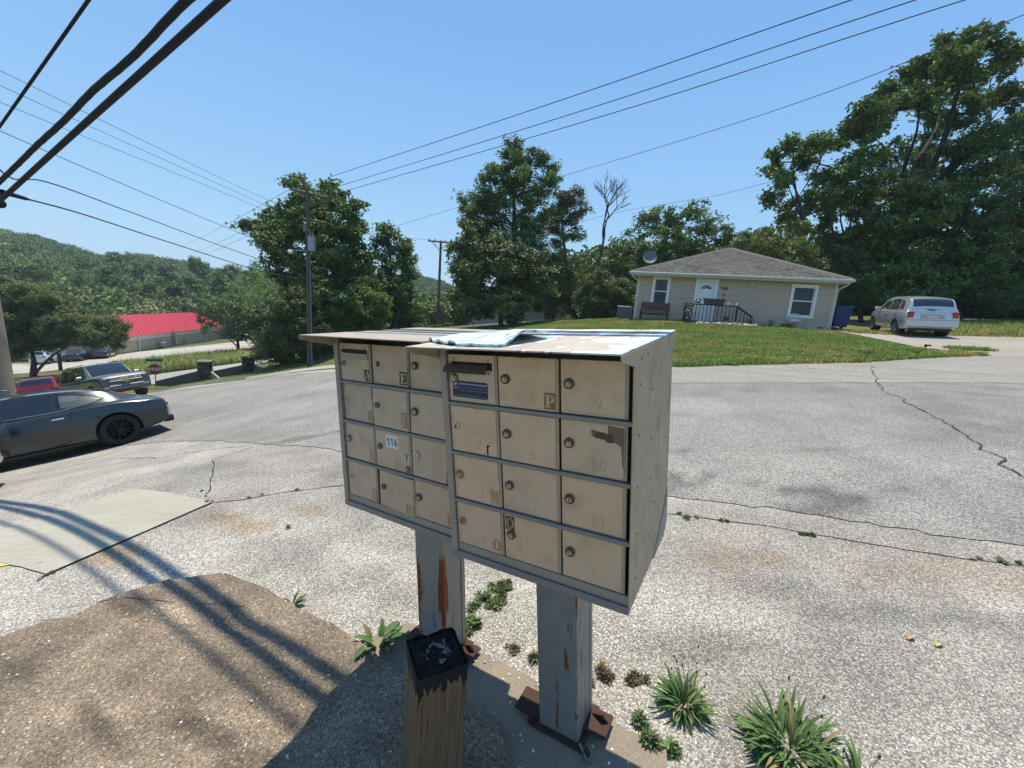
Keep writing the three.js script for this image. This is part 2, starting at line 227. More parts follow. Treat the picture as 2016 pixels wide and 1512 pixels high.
const apronTint = (x, z) => { const a = fbm(x * .7 + 3, z * .9, 3), b = fbm(x * 3.1, z * 3.1 + 7, 3), k = .93 + .5 * (a - .5) + .5 * (b - .5), s = soil(x, z), g = grime(x, z), t = k * (1 - .5 * g); return [t * (1 - .15 * s), t * (1 - .36 * s), t * (1 - .58 * s)]; };
const apronPoly = rough([...edgeNear.map(([x, z]) => [x - .1, z - .4]), [9, 3.2], [-13.5, 3.2]], .03, .12, 5);
struct('parking_apron', sheet(apronPoly, 0, .06, apronTint), APRON);
const oil = spot([[2.57, -3.2, .42, .14, .62, .2], [2.17, -3.5, .3, .1, .42], [1.82, -4.16, .16, .1, .5], [1.8, -3.7, .22, .09, .5], [1.55, -3.64, .16, .07, .6], [2.4, -2.95, 1.5, .14, .5, -.38], [1.35, -3.35, .9, .12, .5, -.4], [4.2, -2.3, 1.4, .16, .45, -.36], [-2.7, -5.1, 1.6, .16, .45, -.52], [-.6, -4.1, 1.2, .14, .4, -.38], [3.3, -4.2, .5, .12, .3], [4.6, -3.3, .6, .16, .3, -.3], [2.9, -5.6, .7, .12, .22], [-4.5, -9.5, 1.4, .4, .18], [6, -5, 1.2, .3, .2]]);
const roadTint = (x, z) => { const a = fbm(x * .5, z * .8 + 11, 4), b = fbm(x * 2.6 + 5, z * 2.6, 3); const w = fbm(x * .18 + z * .1, z * 1.1 - x * .35, 3), k = .92 + .45 * (a - .5) + .4 * (b - .5) + .25 * (w - .5), o = 1 - .92 * oil(x, z); return [k * o, k * o * .985, k * o * .96]; };
const roadPoly = rough([...rough(edgeNear, .07, .09, 9, false), [18, -1], ...edgeFar, [-30, -17], [-22, -12]], .02, .25, 9);
struct('road', sheet(roadPoly, .006, .16, roadTint), TARMAC);
const bandPoly = [[-1.5, -8.2], [1.4, -8.1], [3.2, -8.1], [6.7, -8.02], [9.6, -7.92], [14, -7.8], [18.5, -10.5], ...edgeFar.slice(1, 9)].map(([x, z]) => [x, z + (z < -9 ? .04 : 0)]);
struct('road_edge_band', sheet(bandPoly, .011, .25, (x, z) => { const k = 1.02 + .3 * (fbm(x * .8, z * 2, 3) - .5); return [k * 1.02, k * .99, k * .93]; }), TARMAC);
const drivePoly = rough([[14.3, -19.5], [15.9, -19], [18.4, -18.6], [20, -16.9], [22.2, -15.9], [18.6, -11], [16.2, -11.2], [14.3, -11.7], [12.98, -12], [13.1, -13], [12.9, -13.7], [13.3, -15.2]], .12, .3, 4);
struct('driveway', sheet(drivePoly, .008, .3, (x, z) => { const k = 1.15 + .4 * (fbm(x * .9, z * .9, 3) - .5); return [k * 1.04, k * .98, k * .88]; }), TARMAC);
{ // concrete gutter and kerb along the verge
  const inner = edgeFar.slice(9), gut = [...inner, ...inner.map(([x, z]) => [x + 1.3, z + 2.1]).reverse()];
  struct('gutter_pavement', sheet(gut, .014, .4, (x, z) => { const k = 1.02 + .35 * (fbm(x * 1.2, z * 1.2, 3) - .5); return [k, k * .95, k * .84]; }), CONC);
  const kp = []; for (let i = 0; i < inner.length - 1; i++) { const a = inner[i], b = inner[i + 1]; kp.push(beam([a[0], H(...a) + .04, a[1]], [b[0], H(...b) + .04, b[1]], .16, .16)); }
  struct('kerb', triUV(merge(kp)), M([.46, .43, .37], .9));
}
const patchPoly = rough([[-4.2, -2.66], [-3.96, -3.01], [-3.52, -3.7], [-2.37, -3.18], [-2.73, -2.26], [-3.3, -2.46]], .008, .08, 2);
struct('concrete_patch', sheet(patchPoly, .008, .08, (x, z) => { const k = .96 + .22 * (fbm(x * 1.6, z * 4, 3) - .5); return [k, k, k]; }), CONC);
struct('painted_line', sheet(rough([[-4, -2.32], [-3.13, -2.47], [-3.06, -2.42], [-3.9, -2.24]], .008, .05, 6), .006, .1), M([.62, .42, .1], .8));
const slabLift = (x, z) => (fbm(x * 5, z * 5, 3) - .5) * .012 - .012 * sstep(.62, .7, fbm(x * 3.3 + 8, z * 8, 3));
const slabPoly = rough([[-3.6, -1.25], [-2.8, -1.54], [-2.33, -1.72], [-2.17, -1.85], [-2.01, -2.02], [-1.87, -2.12], [-1.57, -2.17], [-1.34, -2.08], [-.955, -1.87], [-.66, -1.7], [-.45, -1.57], [.05, -1.3], [.3, -.2], [.6, 2.2], [-3.6, 2.2]], .018, .05, 7);
const pale = spot([[-1.62, -1.82, .2, .1, 1, .2], [-2.6, -1.2, .4, .15, .5, .3], [-1.45, -1.35, .2, .06, .4]]), pits = spot([[-1.42, -1.28, .24, .05, .8, .5], [-1.0, -1.25, .2, .05, .7, .4], [-1.7, -1.1, .3, .05, .7, .45], [-.95, -1.5, .16, .04, .5, .3], [-1.25, -1.02, .3, .05, .6, .4], [-.75, -1.15, .2, .06, .5], [-2.1, -1.55, .3, .05, .5, .4], [-2, -1.95, .4, .04, .7, .45]]);
const slabTint = (x, z) => { const a = fbm(x * 1.3, z * 1.3 + 4, 4), b = fbm(x * 6, z * 9, 3), p = pale(x, z), q = pits(x, z); const k = (1.16 + .8 * (a - .5) + 1.0 * (b - .5)) * (1 - .78 * q); return [k * (1 + .55 * p), k * (1 + .5 * p), k * (1 + .45 * p)]; };
{ const m = struct('concrete_slab', sheet(slabPoly, .045, .03, slabTint, slabLift), BROWN); struct('concrete_slab_edge', skirt(slabPoly, .045, -.05, () => [1.25, 1.25, 1.2], slabLift), BROWN); }
const footLift = (x, z) => (fbm(x * 7, z * 7 + 2, 3) - .5) * .012;
const footPoly = rough([[-.64, -1.7], [-.43, -1.83], [-.21, -1.735], [-.015, -1.63], [.244, -1.47], [.42, -1.4], [.5, -1.3], [.645, -1.25], [.6, -1.1], [.45, -.9], [.28, -.6], [0, -.6], [-.2, -1.2]], .012, .04, 11);
struct('concrete_footing', sheet(footPoly, .012, .03, (x, z) => { const a = fbm(x * 4, z * 4, 3); const k = 1 + .6 * (a - .5); return [k, k, k]; }, footLift), FOOT);
struct('concrete_footing_edge', skirt(footPoly, .012, -.05, () => [1, 1, 1], footLift), FOOT);
// valley street and lot
struct('street', sheet([[-45, -24], [-31, -28.5], [-26.8, -30.9], [-25, -33], [-21.9, -35.9], [-14, -44], [0, -58], [3, -55], [-2, -66], [-18, -52], [-25.9, -42.7], [-29.7, -40.9], [-32.8, -37.5], [-36, -34.5], [-50, -29]].filter((p, i) => i !== 7), .03, .8, (x, z) => { const k = 1.25 + .3 * (fbm(x * .4, z * .4, 3) - .5); return [k, k, k * .98]; }), TARMAC);
struct('parking_lot', sheet([[-75, -36], [-51.6, -43.7], [-49, -52], [-46.7, -53.4], [-42.4, -56.6], [-35.2, -58], [-30, -62], [-44, -92], [-53.7, -89.4], [-56, -74], [-60, -64], [-60.4, -52.3], [-78, -50]], .03, 1, (x, z) => { const k = 1.5 + .5 * (fbm(x * .25, z * .25, 3) - .5); return [k * 1.03, k, k * .93]; }), TARMAC);
// cracks as dark strips on the surface: dirt plus painted shade of their depth
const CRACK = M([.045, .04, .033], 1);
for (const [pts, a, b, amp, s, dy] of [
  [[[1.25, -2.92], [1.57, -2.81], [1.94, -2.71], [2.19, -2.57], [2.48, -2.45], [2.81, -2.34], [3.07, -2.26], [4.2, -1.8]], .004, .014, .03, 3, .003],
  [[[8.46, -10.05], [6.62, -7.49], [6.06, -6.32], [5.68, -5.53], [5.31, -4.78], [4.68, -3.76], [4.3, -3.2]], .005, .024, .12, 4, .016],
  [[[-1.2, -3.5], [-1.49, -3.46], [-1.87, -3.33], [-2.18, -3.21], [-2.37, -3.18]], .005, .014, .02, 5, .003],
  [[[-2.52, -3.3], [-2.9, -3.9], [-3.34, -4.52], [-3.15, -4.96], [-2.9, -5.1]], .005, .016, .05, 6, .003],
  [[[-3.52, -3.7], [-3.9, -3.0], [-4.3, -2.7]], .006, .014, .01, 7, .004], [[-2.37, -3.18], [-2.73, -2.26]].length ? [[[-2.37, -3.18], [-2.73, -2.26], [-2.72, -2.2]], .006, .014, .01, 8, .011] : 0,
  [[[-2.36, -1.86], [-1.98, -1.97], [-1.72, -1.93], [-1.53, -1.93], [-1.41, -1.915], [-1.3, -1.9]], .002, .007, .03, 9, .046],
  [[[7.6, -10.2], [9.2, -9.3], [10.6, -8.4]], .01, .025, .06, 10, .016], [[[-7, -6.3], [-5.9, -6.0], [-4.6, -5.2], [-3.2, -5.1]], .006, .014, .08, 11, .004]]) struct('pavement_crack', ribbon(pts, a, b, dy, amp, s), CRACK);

// ---------------------------------------------------------------- the two cluster mailboxes
const CW = .583, CH = .6442, CD = .464, CO = .1355, CC = .0521, PIT = .158, B0 = .0437, U1 = .2012, U2 = .3897;
const CAPY = CH + CC;
const ALU = (c, r, m, o) => M(c, r, { metalness: m, ...o });
function brushed(g, w, h, base, seed) { // anodised sheet: vertical brush lines, clouding, stains
  reseed(seed); g.fillStyle = `rgb(${base})`; g.fillRect(0, 0, w, h);
  for (let i = 0; i < w; i++) { const a = R(-1, 1); g.fillStyle = a > 0 ? `rgba(255,250,240,${a * .035})` : `rgba(40,30,20,${-a * .035})`; g.fillRect(i, 0, 1, h); }
  for (let i = 0; i < 26; i++) { const x = R(0, w), y = R(0, h), r = R(.05, .3) * w, q = g.createRadialGradient(x, y, 0, x, y, r), d = rnd() < .5; q.addColorStop(0, d ? 'rgba(60,50,38,.07)' : 'rgba(230,225,210,.06)'); q.addColorStop(1, 'rgba(128,120,100,0)'); g.fillStyle = q; g.fillRect(0, 0, w, h); }
  for (let i = 0; i < 14; i++) { g.strokeStyle = `rgba(${rnd() < .5 ? '50,40,30' : '235,230,215'},${R(.05, .2)})`; g.lineWidth = R(.4, 1.2); const x = R(0, w), y = R(0, h), a = R(0, 6.28), l = R(.03, .2) * w; g.beginPath(); g.moveTo(x, y); g.lineTo(x + Math.cos(a) * l, y + Math.sin(a) * l); g.stroke(); }
  for (let i = 0; i < 7; i++) { g.fillStyle = `rgba(${pick('90,78,62', '104,94,78', '120,94,66')},${R(.03, .08)})`; g.fillRect(R(0, w), R(0, h * .5), R(2, 9), R(.1, .6) * h); }
  for (let i = 0; i < 150; i++) { const e = Math.floor(rnd() * 4), u = rnd(), k = Math.abs(gauss()) * .03; g.fillStyle = `rgba(54,44,32,${R(.08, .35)})`; const x = e === 0 ? k : e === 1 ? 1 - k : u, y = e === 2 ? k : e === 3 ? 1 - k : u; g.fillRect(x * w, y * h, R(1, 7), R(1, 4)); }
  for (let i = 0; i < 40; i++) { g.fillStyle = `rgba(50,38,26,${R(.1, .5)})`; const s = R(.5, 1.8); g.fillRect(R(0, w), R(0, h), s, s); }
}
const STROKES = { 0: [[.5, .5, .32, .5]], 1: [[.3, .2, .5, 0, .5, 1]], 2: 'M.15 .25 Q.2 0 .5 0 Q.85 0 .85 .27 Q.85 .5 .15 1 L.87 1', 3: 'M.18 .15 Q.35 0 .52 0 Q.82 .02 .82 .24 Q.82 .46 .45 .48 Q.88 .5 .87 .74 Q.84 1 .5 1 Q.2 1 .13 .82', 4: 'M.65 1 L.65 0 L.1 .7 L.9 .7', 5: 'M.82 0 L.25 0 L.2 .45 Q.4 .35 .55 .36 Q.88 .4 .87 .68 Q.85 1 .5 1 Q.22 1 .13 .83', 6: 'M.75 .05 Q.2 .3 .15 .7 Q.17 1 .5 1 Q.85 1 .85 .7 Q.83 .42 .5 .42 Q.25 .42 .16 .65', 7: 'M.12 0 L.88 0 Q.5 .45 .42 1', 8: 'M.5 .47 Q.2 .45 .2 .23 Q.2 0 .5 0 Q.8 0 .8 .23 Q.8 .45 .5 .47 Q.13 .5 .13 .74 Q.13 1 .5 1 Q.87 1 .87 .74 Q.87 .5 .5 .47', 9: 'M.84 .35 Q.75 .58 .5 .58 Q.15 .58 .15 .3 Q.17 0 .5 0 Q.85 0 .85 .3 Q.8 .75 .3 .97' };
const PATH = { ...STROKES, 0: 'M.5 0 Q.14 0 .14 .5 Q.14 1 .5 1 Q.86 1 .86 .5 Q.86 0 .5 0', 1: 'M.3 .18 L.5 0 L.5 1 M.32 1 L.68 1' };
function engrave(g, text, x, y, h, alpha) {
  g.save(); g.lineWidth = 1.4; g.strokeStyle = `rgba(52,42,30,${alpha})`;
  [...text].forEach((ch, i) => { const t = PATH[ch].match(/[MLQ]|[\d.]+/g); let k = 0, c = ''; const X = () => x + (i * .78 + +t[k++] * .6) * h, Y = () => y + +t[k++] * h; g.beginPath(); while (k < t.length) { if (/[MLQ]/.test(t[k])) c = t[k++]; if (c === 'M') { const a = X(), b = Y(); g.moveTo(a, b); } else if (c === 'L') { const a = X(), b = Y(); g.lineTo(a, b); } else { const a = X(), b = Y(), d = X(), e = Y(); g.quadraticCurveTo(a, b, d, e); } } g.stroke(); }); g.restore();
}
function lostLetter(g, ch, x, y, w, h, bg, fg, torn) { // what is left of a stick-on letter
  g.save(); g.fillStyle = bg; g.fillRect(x, y, w, h); g.font = `bold ${Math.round(h * 1.05)}px serif`; g.textAlign = 'center'; g.textBaseline = 'middle'; g.fillStyle = fg; g.fillText(ch, x + w / 2, y + h * .52, w * .95);
  reseed(Math.round(x * 7 + y)); for (let i = 0; i < torn; i++) { g.fillStyle = `rgba(${rnd() < .5 ? '150,138,116' : '176,140,96'},${R(.25, .8)})`; g.fillRect(x + R(-.05, .9) * w, y + R(0, .95) * h, R(.05, .3) * w, R(.03, .2) * h); } g.restore();
}
const DOORS = { // number, sticky residue and marks of every door, as they are on the box
  L: {
    1: (g, w, h) => lostLetter(g, 'A', w * .78, h * .66, w * .2, h * .31, '#4a3a2e', '#b4aa95', 4),
    2: (g, w, h) => { lostLetter(g, 'B', w * .78, h * .64, w * .18, h * .32, 'rgba(176,150,112,.75)', 'rgba(140,126,104,.8)', 14); g.fillStyle = 'rgba(30,22,14,.85)'; g.fillRect(w * .93, 0, w * .05, h * .3); },
    3: (g, w, h) => lostLetter(g, 'C', w * .8, h * .6, w * .18, h * .34, 'rgba(190,164,128,.7)', 'rgba(122,92,60,.7)', 8),
    4: (g, w, h) => lostLetter(g, 'D', w * .8, h * .6, w * .19, h * .36, 'rgba(190,166,132,.65)', 'rgba(146,116,80,.7)', 8),
    5: (g, w, h) => { lostLetter(g, 'E', w * .74, h * .62, w * .2, h * .33, '#50402f', '#c0b294', 3); g.fillStyle = 'rgba(40,30,20,.9)'; g.fillRect(w * .965, h * .5, w * .03, h * .5); },
    6: (g, w, h) => lostLetter(g, 'F', w * .78, h * .52, w * .18, h * .4, 'rgba(150,122,82,.85)', 'rgba(190,168,128,.9)', 10),
    7: (g, w, h) => { lostLetter(g, 'T', w * .8, h * .46, w * .14, h * .22, 'rgba(198,196,186,.9)', '#1e1b18', 3); lostLetter(g, 'G', w * .84, h * .8, w * .14, h * .18, 'rgba(80,68,52,.9)', 'rgba(140,124,100,.9)', 4); },
    8: (g, w, h) => { lostLetter(g, 'H', w * .74, h * .66, w * .16, h * .3, 'rgba(186,162,126,.75)', 'rgba(140,122,96,.9)', 9); g.strokeStyle = 'rgba(20,16,12,.9)'; g.lineWidth = 3; g.beginPath(); g.moveTo(w * .92, h * .72); g.quadraticCurveTo(w * .93, h * .9, w * .97, h * .95); g.stroke(); },
    11: (g, w, h) => lostLetter(g, 'J', w * .86, h * .66, w * .12, h * .32, 'rgba(184,152,122,.6)', 'rgba(90,60,46,.8)', 6),
    12: (g, w, h) => { lostLetter(g, 'K', w * .86, h * .62, w * .12, h * .34, 'rgba(192,162,128,.6)', 'rgba(150,110,76,.7)', 6); g.strokeStyle = 'rgba(60,48,34,.5)'; g.lineWidth = 1.5; g.beginPath(); g.moveTo(w * .45, h * .75); g.lineTo(w * .72, h * .8); g.stroke(); },
  },
  R: {
    2: (g, w, h) => { lostLetter(g, 'M', w * .74, h * .58, w * .12, h * .14, 'rgba(196,164,124,.7)', 'rgba(214,196,166,.8)', 7); g.fillStyle = '#16130f'; g.fillRect(w * .74, h * .76, w * .03, h * .22); g.fillRect(w * .74, h * .76, w * .06, h * .04); for (let i = 0; i < 6; i++) { g.fillRect(w * (.16 + i * .035), h * (.14 + i * .012), 2.5, 2); } },
    3: (g, w, h) => { lostLetter(g, 'N', w * .76, h * .62, w * .18, h * .34, 'rgba(186,152,108,.7)', 'rgba(150,128,98,.8)', 12); g.fillStyle = 'rgba(30,24,18,.7)'; g.fillRect(w * .94, 0, w * .02, h * .4); },
    4: (g, w, h) => lostLetter(g, 'O', w * .76, h * .62, w * .19, h * .34, 'rgba(206,176,134,.85)', 'rgba(140,104,66,.75)', 2),
    5: (g, w, h) => { lostLetter(g, 'P', w * .77, h * .64, w * .18, h * .32, '#8a6c48', '#c4b698', 4); g.fillStyle = 'rgba(40,32,22,.85)'; for (let i = 0; i < 26; i++) g.fillRect(R(0, w), R(0, h * .03), R(2, 7), R(1, 3)); },
    8: (g, w, h) => lostLetter(g, 'Q', w * .02, h * .04, w * .17, h * .3, '#54422c', '#b09a74', 9),
    10: (g, w, h) => { reseed(77); g.fillStyle = 'rgba(98,88,74,.85)'; g.beginPath(); g.moveTo(w * .72, h * .02); g.lineTo(w * .98, h * .05); g.lineTo(w * .97, h * .9); g.lineTo(w * .93, h * .7); g.lineTo(w * .91, h * .38); g.lineTo(w * .83, h * .33); g.lineTo(w * .7, h * .34); g.lineTo(w * .68, h * .3); g.lineTo(w * .52, h * .27); g.lineTo(w * .48, h * .25); g.lineTo(w * .47, h * .13); g.lineTo(w * .72, h * .18); g.fill(); g.fillStyle = 'rgba(70,60,46,.7)'; g.fillRect(w * .53, h * .16, w * .16, h * .12); g.fillRect(w * .7, h * .18, w * .1, h * .15); for (let i = 0; i < 8; i++) { g.fillStyle = 'rgba(170,158,136,.7)'; g.fillRect(w * R(.75, .95), h * R(.05, .25), R(2, 8), R(1, 3)); } },
  },
};
const TONES = { L: ['196,179,157', '199,181,158', '194,176,154'], R: ['210,188,160', '206,185,159', '213,189,158'] };
function doorMat(side, no) {
  const t = canvasTex(320, 290, (g, w, h) => {
    brushed(g, w, h, TONES[side][no % 3], no * 31 + (side === 'L' ? 5 : 900)); (DOORS[side][no] || (() => 0))(g, w, h);
    const a = side === 'R' ? [0, 0, .75, .7, .4, .75, .6, .65, .18, .7, .75, .6, .3][no] || .6 : .3; if (!(side === 'R' && no === 1)) engrave(g, String(no), w * (no > 9 ? .46 : .52), h * .68, h * .2, a);
  });
  return MP([1, 1, 1], .45, { map: t, metalness: .4, clearcoat: .1, clearcoatRoughness: .5 });
}
const frameAlu = ALU([.34, .31, .265], .5, .45), railAlu = ALU([.26, .262, .255], .45, .55), darkSeam = M([.03, .028, .026], .8), lockBrass = ALU([.32, .25, .15], .38, .85), lockBright = ALU([.6, .56, .5], .3, .9), lockDark = ALU([.14, .115, .085], .45, .75), keyhole = M([.01, .01, .01], .6);
const sideTex = canvasTex(512, 768, (g, w, h) => { // weathered sheet: streaked, with flecks of old paint
  brushed(g, w, h, '186,163,136', 41); for (let i = 0; i < 700; i++) { const x = R(0, w), y = R(0, h), l = R(10, 150); g.fillStyle = `rgba(${pick('112,96,78', '206,192,168', '146,130,108', '166,140,108')},${R(.03, .16)})`; g.fillRect(x, y, R(1, 5), l); }
  for (let i = 0; i < 160; i++) { g.fillStyle = `rgba(${pick('70,58,46', '84,72,58', '214,202,180')},${R(.1, .3)})`; g.fillRect(R(0, w), R(0, h), R(1, 2.5), R(6, 60)); }
  for (let i = 0; i < 90; i++) { const x = R(0, w), y = R(0, h), r = R(10, 60), q = g.createRadialGradient(x, y, 0, x, y, r); q.addColorStop(0, `rgba(${pick('104,86,68', '196,180,154', '120,98,76')},.2)`); q.addColorStop(1, 'rgba(110,100,90,0)'); g.fillStyle = q; g.fillRect(x - r, y - r, 2 * r, 2 * r); }
  const fleck = (x, y, a, b) => { g.fillStyle = 'rgba(178,186,190,.85)'; g.beginPath(); g.moveTo(x, y - b); for (let k = 1; k < 12; k++) { const t = k / 12 * 6.28; g.lineTo(x + Math.sin(t) * a * R(.5, 1.1), y - Math.cos(t) * b * R(.7, 1.05)); } g.fill(); };
  fleck(w * .42, h * .13, 9, 60); fleck(w * .72, h * .42, 12, 70); fleck(w * .26, h * .58, 7, 26); fleck(w * .7, h * .3, 6, 30); fleck(w * .55, h * .05, 10, 16); fleck(w * .1, h * .93, 8, 10);
  for (let i = 0; i < 14; i++) { g.fillStyle = `rgba(190,182,164,${R(.2, .5)})`; g.fillRect(R(0, w), R(0, h), 2, R(20, 80)); }
});
const sideMat = ALU([1, 1, 1], .6, .2, { map: sideTex });
const capTex = (blue) => canvasTex(1024, 1024, (g, w, h) => {
  brushed(g, w, h, blue ? '176,166,152' : '158,150,138', blue ? 61 : 62); for (let i = 0; i < 500; i++) { g.fillStyle = `rgba(${pick('110,98,84', '196,188,176', '140,128,112')},${R(.04, .2)})`; g.beginPath(); g.ellipse(R(0, w), R(0, h), R(4, 60), R(2, 14), R(-.2, .2), 0, 6.3); g.fill(); }
  const n = g.getImageData(0, 0, w, h), d = n.data; for (let y = 0; y < h; y++) for (let x = 0; x < w; x++) { const f = fbm(x / 120 + 4, y / 150, 5) + (blue ? sstep(.25, 1, x / w) * .16 - sstep(.55, .95, 1 - y / h) * .16 : -.6), o = (y * w + x) * 4; if (f > .53) { const e = Math.min(1, (f - .53) * 60), s = .95 + .1 * hash2(x >> 1, y >> 1); d[o] += (192 * s - d[o]) * e; d[o + 1] += (206 * s - d[o + 1]) * e; d[o + 2] += (208 * s - d[o + 2]) * e; } else if (f > .518) { d[o] *= .7; d[o + 1] *= .68; d[o + 2] *= .66; } }
  g.putImageData(n, 0, 0);
});
const rustTex = (seed, heavy) => canvasTex(384, 1024, (g, w, h) => {
  reseed(seed); g.fillStyle = 'rgb(150,148,140)'; g.fillRect(0, 0, w, h); for (let i = 0; i < 160; i++) { const x = R(0, w), y = R(0, h), r = R(14, 90), q = g.createRadialGradient(x, y, 0, x, y, r); q.addColorStop(0, `rgba(${pick('116,120,124', '168,168,160', '164,152,130', '122,124,124')},.22)`); q.addColorStop(1, 'rgba(120,126,130,0)'); g.fillStyle = q; g.fillRect(x - r, y - r, 2 * r, 2 * r); }
  const n = g.getImageData(0, 0, w, h), d = n.data; for (let y = 0; y < h; y++) for (let x = 0; x < w; x++) { const u = x / w, v = y / h, e = Math.min(u, 1 - u), f = fbm(x / 46 + seed, y / 190, 4) + .3 * (fbm(x / 8, y / 13 + seed, 3) - .5), r = heavy ? sstep(.3, .0, e) * sstep(.2, .45, v) * sstep(1, .85, v) * .42 : sstep(.07, .0, e) * .22; if (f + r > .74) { const a = Math.min(1, (f + r - .74) * 20), s = .75 + .5 * hash2(x >> 1, y >> 2), o = (y * w + x) * 4; d[o] += (128 * s - d[o]) * a; d[o + 1] += (66 * s - d[o + 1]) * a; d[o + 2] += (28 * s - d[o + 2]) * a; } }
  g.putImageData(n, 0, 0);
});
const faceUV = (g, w, h, cx, cy) => { const p = g.attributes.position, uv = new Float32Array(p.count * 2); for (let i = 0; i < p.count; i++) { uv[i * 2] = (p.getX(i) - cx + w / 2) / w; uv[i * 2 + 1] = (p.getY(i) - cy + h / 2) / h; } g.setAttribute('uv', new THREE.BufferAttribute(uv, 2)); return g; };
function wedge(pts, x0, x1) { // a profile in (z, y) carried across x
  const s = new THREE.Shape(pts.map(([z, y]) => new THREE.Vector2(-z, y))); const g = new THREE.ExtrudeGeometry(s, { depth: x1 - x0, bevelEnabled: false }); g.rotateY(Math.PI / 2).translate(x0, 0, 0); return g;
}
function mailbox(side, pos, rot, pedH, label) {
  const t = thing('cluster_mailbox', label, 'mailbox', pos, 0, undefined); t.rotation.order = 'YXZ'; t.rotation.set(...rot); delete t.userData.group;
  const uvBox = (g, f) => { const p = g.attributes.position, uv = new Float32Array(p.count * 2); for (let i = 0; i < p.count; i++) { const [u, v] = f(p.getX(i), p.getY(i), p.getZ(i)); uv[i * 2] = u; uv[i * 2 + 1] = v; } g.setAttribute('uv', new THREE.BufferAttribute(uv, 2)); return g; };
  const sideUV = (g) => uvBox(g, (x, y, z) => [-z / CD, y / CH]);
  const r = part('side_panel', sideUV(rspan(CW - .004, CW, 0, CAPY - .004, -CD, .002, .001)), sideMat, t, 'streaked grey side sheet with rivets'); part('side_panel', sideUV(rspan(0, .004, 0, CAPY - .004, -CD, -.022, .001)), sideMat, t);
  const rivG = lathe([[0, .0022], [.0026, .0015], [.0036, 0], [.0036, -.001]], 10).rotateZ(-Math.PI / 2), rivM = M([.07, .06, .05], .7);
  for (const [z, y] of [[-.05, .07], [-.05, .2], [-.05, .33], [-.05, .47], [-.05, .6], [-.19, .12], [-.19, .3], [-.19, .42], [-.19, .56], [-.33, .1], [-.33, .22], [-.4, .36], [-.44, .5], [-.44, .3], [-.44, .14], [-.25, .2]]) { const m = part('rivet', rivG, rivM, r); m.position.set(CW, y, z); }
  part('corner_plate', new THREE.ExtrudeGeometry(new THREE.Shape([[0, 0], [.16, 0], [.2, .03], [.2, .16], [.15, .11]].map(([a, b]) => new THREE.Vector2(a, b))), { depth: .002, bevelEnabled: false }).rotateY(Math.PI / 2).translate(CW + .0005, 0, -CD + .2), railAlu, t, 'blue-grey plate at the lower rear corner');
  part('back_panel', span(.004, CW - .004, 0, CAPY - .006, -CD + .002, -CD + .006), sideMat, t); part('bottom_panel', span(.004, CW - .004, .001, .005, -CD + .006, -.004), frameAlu, t);
  part('partition', span(.026, CW - .02, .006, CAPY - .03, -.2, -.196), frameAlu, t);
  part('frame_post', rspan(0, .0225, -.003, CAPY - .012, -.022, .004, .0015), frameAlu, t);
  part('bottom_rail', rspan(.0225, CW - .004, .0165, B0 - .001, -.014, -.002, .001), frameAlu, t); part('bottom_lip', rspan(.002, CW - .001, -.006, .0155, -.014, .006, .0015), railAlu, t, 'blue-grey lip under the lowest doors');
  for (let k = 1; k < 4; k++) part('rail', rspan(.008, CW - .0045, B0 + k * PIT - .0125, B0 + k * PIT - .0015, -.012, .0035, .0015), railAlu, t);
  const cols = [[.0245, U1 - .003], [U1 + .0022, U2 - .003], [U2 + .0022, CW - .0155]];
  const lockG = [lathe([[0, .006], [.0078, .006], [.0085, .0085], [.0112, .0085], [.0135, .006], [.014, 0], [.014, -.004]], 28).rotateX(Math.PI / 2), lathe([[0, .0045], [.0058, .0045], [.0066, .006], [.0102, .006], [.011, .004], [.011, -.004]], 28).rotateX(Math.PI / 2)];
  const keyG = merge([box(.0016, .009, .0012), cyl(.0019, .0019, .0013, 10).rotateX(Math.PI / 2).translate(0, .0022, 0)]);
  const plugG = cyl(.0068, .0068, .004, 20).rotateX(Math.PI / 2);
  for (let c = 0; c < 3; c++) for (let k = 0; k < 4; k++) {
    const no = c * 4 + (4 - k), [x0, x1] = cols[c]; let y0 = B0 + k * PIT + .0005, y1 = k === 3 ? CAPY - .036 : B0 + (k + 1) * PIT - .0145;
    const slot = no === 1, w = x1 - x0, h = y1 - y0, cx = (x0 + x1) / 2, cy = (y0 + y1) / 2;
    const g = faceUV(rbox(w, h, .007, cx, cy, -.0075, .0014, 2), w, h, cx, cy), d = part('door', g, doorMat(side, no), t);
    reseed(no * 13 + (side === 'L' ? 1 : 2)); const skew = R(-.003, .003); d.rotation.z = 0; d.position.z = R(-.0022, .0016); d.rotation.set(R(-.006, .006), R(-.006, .006), 0);
    if (side === 'L' && no === 8) { d.position.set(.006, -.004, .003); d.rotation.z = -.035; d.position.x += -.0; d.position.y += .012; }
    part('hinge_bead', rspan(x1 - .0088, x1 - .0062, y0 + .002, y1 - .002, -.006, -.0026, .0008), frameAlu, d); part('hinge_bead', rspan(x1 - .004, x1 - .0012, y0 + .002, y1 - .002, -.006, -.003, .0008), frameAlu, d);
    const lx = x0 + (c === 0 ? .021 : .0235), ly = slot ? y0 + h * (side === 'R' ? .5 : .46) : y0 + h * .56;
